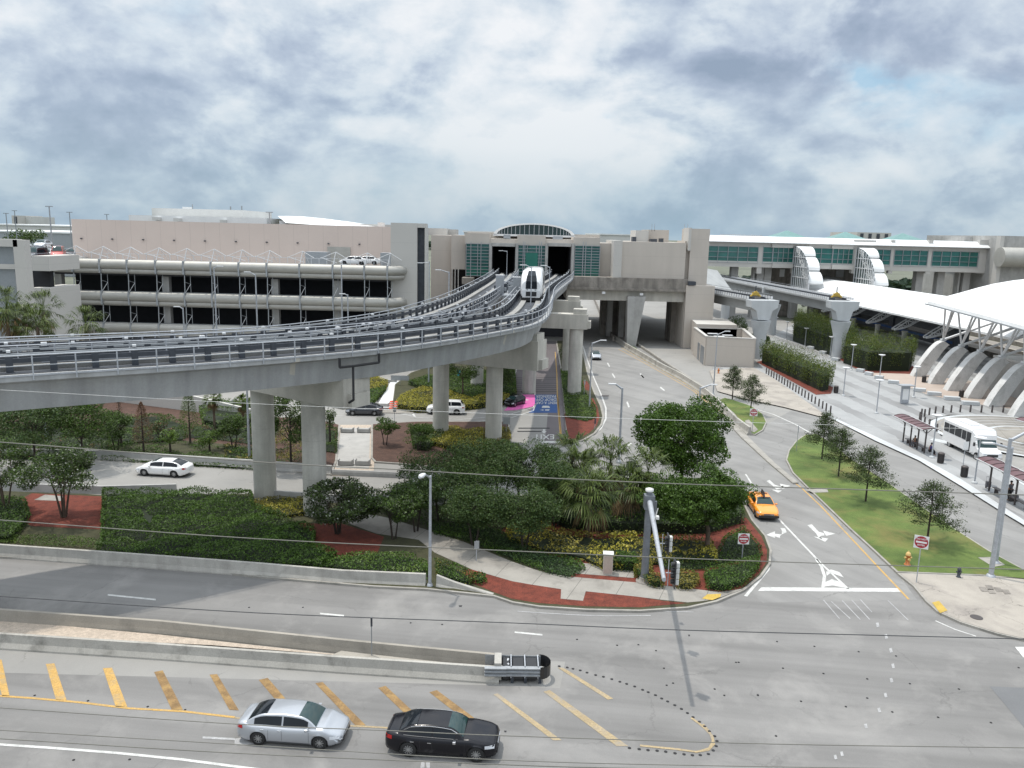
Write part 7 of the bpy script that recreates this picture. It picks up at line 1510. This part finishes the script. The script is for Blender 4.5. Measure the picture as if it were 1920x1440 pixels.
# control cabinet
cb=G(1139,1075,.16); t=T('control_cabinet','beige signal control cabinet with a white top on the concrete pad','cabinet',tuple(cb),-.1); mb=MB(); mb.box((0,0,.68),(.62,.5,1.36),m='beige_wall'); mb.build('body',parent=t,local=True,bevel=.015); mb=MB(); mb.box((0,0,1.40),(.70,.6,.1),m='signal_white'); mb.build('cap',parent=t,local=True,bevel=.02); mb=MB(); mb.box((0,-.26,.68),(.5,.02,1.15),m='paver_pink'); mb.build('door',parent=t,local=True)
mb=MB(); q=G(1116,1051,.16); mb.lathe(tuple(q),[(.16,0),(.16,.08),(.08,.12)],12,'signal_white'); mb.build('junction_cover',label='small white round cover on the red mulch left of the control cabinet',cat='cover')
# --- signal mast
mb_=G(1208,1090,.16); mt=T('signal_mast','thick grey traffic signal mast with a long arm reaching towards the viewer','traffic signal',tuple(mb_)); hz_=D(1216,920,mb_.y).z-.16
mb=MB(); mb.tube((0,0,0),(0,0,hz_),.25,.19,20,'mast_steel'); mb.lathe((0,0,0),[(.55,-.02),(.55,.06),(.36,.10),(.34,.3)],16,'old_concrete'); mb.build('pole',parent=mt,local=True)
mb=MB(); mb.lathe((0,0,hz_-.02),[(.26,0),(.26,.14),(.1,.2)],16,'signal_white'); mb.build('cap',parent=mt,local=True)
mb=MB(); mb.box((0,-.05,hz_-.7),(.62,.62,.9),m='mast_steel'); mb.box((.42,-.1,hz_-1.4),(.12,.2,1.5),m='mast_steel'); mb.build('bracket',parent=mt,local=True)
tip=D(1245,1087,35.6); e=Vector((tip.x-mb_.x,35.6-mb_.y,tip.z-.16)); s_=Vector((0,-.3,hz_-.65))
mb=MB(); mb.tube(s_,e,.165,.10,18,'galvanised'); arm_=mb.build('arm',parent=mt,local=True)
def signal(f,n,lab,rz=0.):
    c=s_.lerp(e,f); t=T('hanging_signal',lab,'traffic light',tuple(Vector(mb_)+c+Vector((.15,0,0)))); w=.36; 
    mb=MB(); mb.tube((0,0,0),(.45,0,.0),.035,n=6,m='galvanised'); mb.tube((.15,0,-.5*n*w-.1),(.15,0,.5*n*w+.1),.03,n=6,m='galvanised'); mb.build('hanger',parent=t,local=True)
    mb=MB(); mb.box((.5,-.05,0),(.06,w*1.9,n*w+.25),m='black_plastic'); mb.build('backplate',parent=t,local=True)
    for k in range(n):
        z=(k-(n-1)/2)*w; mb=MB(); mb.box((.65,0,z),(.26,w*.95,w*.92),m='signal_white'); hd_=mb.build('section',parent=t,local=True,bevel=.05)
        mb=MB(); mb.tube((.30,0,z),(.50,0,z),.14,.15,14,'black_plastic'); mb.build('visor',parent=hd_,local=True)
    t.scale=(.82,)*3; return t
s1=signal(.60,3,'three section traffic light on the middle of the mast arm'); s2=signal(.93,4,'tall four section traffic light near the tip of the mast arm')
mb=MB(); c=s_.lerp(e,.33)+mb_; mb.box(tuple(c+Vector((.2,0,.35))),(.16,.3,.16),m='signal_white'); mb.tube(tuple(c),tuple(c+Vector((.2,0,.9))),.03,n=6,m='signal_white'); mb.build('camera',label='small white camera on the mast arm',cat='camera')
# --- crash cushion
ca_=G(908,1281,0); cb_=G(1032,1283,0); d=(cb_-ca_).normalized(); mat('cushion_rail',(.27,.285,.30),.5,.12,3.,.1,14,metal=.3); t=T('crash_cushion','crash cushion of black barrels between silver corrugated rails at the median end','crash cushion',tuple(ca_),math.atan2(d.y,d.x)); L=(cb_-ca_).length; Wd=1.15
for y,nm in((0,'near'),(Wd,'far')):
    mb=MB(); s=-1 if y==0 else 1; prof=[(y,.36),(y+s*.09,.42),(y+s*.09,.48),(y,.54),(y+s*.09,.60),(y+s*.09,.66),(y,.72),(y+s*.09,.78),(y+s*.09,.84),(y,.90),(y-s*.05,.91),(y-s*.05,.36)]
    mb.loft([[(x,a,z) for a,z in prof] for x in(.0,L*.33)],'cushion_rail',closed=True,caps=True); mb.loft([[(x,a-s*.03,z) for a,z in prof] for x in(L*.31,L*.86)],'cushion_rail',closed=True,caps=True); mb.build('rail',parent=t,local=True)
    mb=MB()
    for x in(L*.2,L*.42,L*.62,L*.84): mb.box((x,y+(.12 if y==0 else -.12),.2),(.14,.14,.42),m='dark_steel')
    mb.build('legs',parent=t,local=True)
for x0,x1 in((.42,.60),(.62,.80),(.27,.38)):
    mb=MB(); mb.box((L*(x0+x1)/2,Wd/2,.5),(L*(x1-x0),Wd*.82,.72),m='black_plastic'); mb.build('absorber_box',parent=t,local=True,bevel=.04)
for x in(.40,.61,.81): mb=MB(); mb.box((L*x,Wd/2,.62),(.055,Wd*.96,.66),m='galvanised'); mb.build('frame',parent=t,local=True)
mb=MB(); n=10; P_=[(L*.84+.55*math.cos(q),Wd/2+(Wd/2+.08)*math.sin(q)) for q in np.linspace(-pi/2,pi/2,n)]; mb.loft([[(x,y,.30) for x,y in P_],[(x,y,.92) for x,y in P_]],'black_plastic'); mb.loft([[(L*.84+(x-L*.84)*.93,Wd/2+(y-Wd/2)*.93,.30) for x,y in P_],[(L*.84+(x-L*.84)*.93,Wd/2+(y-Wd/2)*.93,.92) for x,y in P_]],'black_plastic'); mb.build('nose',parent=t,local=True)
mb=MB(); mb.box((L*.20,Wd/2,.6),(.35,Wd*.9,.9),m='barrier_concrete'); mb.build('backing_block',parent=t,local=True)
mb=MB(); mb.tube((L*.3,.3,.5),(L*.36,.8,.9),.05,n=6,m='white_metal'); mb.tube((L*.3,.8,.5),(L*.36,.3,.9),.05,n=6,m='white_metal'); mb.build('brace',parent=t,local=True)
# --- barrels, low planters
def barrel(lab,px,py):
    b_=G(px,py,.05); t=T('traffic_barrel',lab,'barrel',tuple(b_)); mb=MB(); mb.lathe((0,0,0),[(.33,0),(.33,.1),(.29,.1),(.28,.35),(.26,.35),(.25,.6),(.23,.6),(.22,.95),(.1,1.0)],16,'orange_plastic'); mb.build('shell',parent=t,local=True)
    for z,r in((.2,.295),(.46,.27),(.74,.242)): mb=MB(); mb.lathe((0,0,z),[(r,0),(r-.01,.12)],16,'sign_white'); mb.build('stripe',parent=t,local=True)
barrel('orange and white traffic barrel at the left of the pair below the pale path',734,766); barrel('orange and white traffic barrel at the right of the pair below the pale path',743,767)
for i,(px,py,w,lab) in enumerate([(651,811,1.3,'low concrete seat block at the left top of the white path'),(682,811,1.3,'low concrete seat block at the right top of the white path'),(648,872,1.3,'low concrete seat block at the left bottom of the white path'),(680,872,1.3,'low concrete seat block at the right bottom of the white path'),(698,763,1.4,'grey stone planter block left of the pale path foot'),(717,763,1.6,'grey stone planter block right of the pale path foot'),(733,717,1.5,'grey stone block at the head of the pale path')]):
    b_=G(px,py,.05); t=T('concrete_block',lab,'block',tuple(b_)); mb=MB(); mb.box((0,0,.25),(w*.9,.45,.4),m='concrete'); mb.build('block',parent=t,local=True,bevel=.03); [MB().box((s*w/2,.1,.3),(.1,.6,.5),m='concrete').build('side_block',parent=t,local=True) for s in (-1,1)]
mb=MB(); a,b_=G(784,802,.14),G(705,880,.14)
# drain grates
for px,py,w in((1128,741,14),(1138,742,0),(1263,1102,0)):
    if w: sheet('drain_grate',[(px,py),(px+w,py),(px+w,py+2.5),(px,py+2.5)],.01,'bronze')
# --- overhead cables in front of the view
def cable(lab,pts,Y,r,m):
    P_=spline([D(x,y,Y) for x,y in pts],6); a=P_[0]+(P_[0]-P_[1])*8; b_=P_[-1]+(P_[-1]-P_[-2])*8
    mb=MB(); mb.path([a]+P_+[b_],r,6,m); return mb.build('overhead_cable',label=lab,cat='cable')
cable('thin pale overhead cable, highest of the cables, crossing the columns',[(0,731),(480,757),(960,777),(1300,789),(1675,800),(1920,806)],27,.006,'signal_white')
cable('pale overhead cable crossing the tree tops and the taxi',[(0,829),(480,866),(740,880),(960,893),(1240,906),(1480,914),(1920,928)],27,.019,'cable_grey')
cable('pale overhead cable crossing the big hedge and the red signs',[(0,975),(480,1010),(960,1033),(1360,1050),(1920,1068)],27,.018,'cable_grey')
cable('dark overhead cable crossing the near road above the median',[(0,1118),(480,1149),(960,1168),(1300,1182),(1920,1198)],27,.019,'cable_dark')
cable('grey overhead cable crossing the yellow stripes and both near cars',[(0,1327),(450,1358),(730,1370),(960,1380),(1450,1395),(1920,1402)],16,.011,'cable_grey')
cable('grey overhead cable passing at the wheels of the near cars',[(0,1369),(480,1398),(940,1425),(1350,1436),(1920,1444)],16,.010,'cable_grey')
cable('lowest grey overhead cable in the bottom left of the view',[(0,1385),(440,1412),(900,1432),(1200,1441),(1920,1452)],16,.012,'cable_grey')
# --- far flat roofs and blocks
for px0,y0,px1,y1,Y,dep,m_,lab in [(-60,423,137,438,420,120,'pale_roof','wide low pale warehouse roof at the far left'),(-60,436,140,444,330,60,'rail_grey','long grey shed roof at the far left behind the roof car park'),(22,404,37,418,820,40,'grey_wall','left part of the pale apartment block on the left horizon'),(36,406,61,420,830,40,'pale_roof','right part of the pale apartment block on the left horizon'),(1607,436,1671,448,700,60,'grey_wall','wide grey apartment block on the right horizon behind the concourse'),(1125,441,1190,447,400,80,'pale_roof','low far roof between the station and the penthouse'),(870,436,930,444,330,50,'pale_roof','low far roof just left of the arched skylight')]:
    t=T('far_building',lab,'building',(D((px0+px1)/2,y0,Y).x,Y,0)); mb=MB(); l,r,z0,z1=fb(mb,px0,y0,px1,y1,Y,dep,m_,0); mb.build('wall',parent=t)
    if 'apartment' in lab:
        for k in range(int((r-l)/7)): mb=MB(); mb.box((l+4+k*7,Y-.3,(z1+4)/2),(2.6,.5,z1-6),m='dark_steel'); mb.build('window_strip',parent=t)
    else:
        mb=MB(); mb.box(((l+r)/2,Y+dep/2,z1+.3),(r-l+1,dep+1,.6),m='white_roof'); mb.build('roof',parent=t)
for i in range(40):
    px=1500+random.uniform(0,330); py=random.uniform(528,560); p=G(px,py,0)
    if 240<p.y<420:
        mb=MB(); c_=random.choice(['white_car_paint','silver_paint','white_car_paint','dark_grey_paint']); mb.loft([[(p.x+a,p.y+y,z) for a,z in((-2.2,.3),(-2.2,.85),(-1.2,.95),(-.7,1.45),(1.2,1.45),(1.9,.95),(2.2,.85),(2.2,.3))] for y in(-.85,.85)],c_,closed=True,caps=True)
        mb.build('parked_car',label='small far parked car seen beneath the raised concourse',cat='car',group='far cars beneath the concourse')
SC.render.engine='CYCLES'
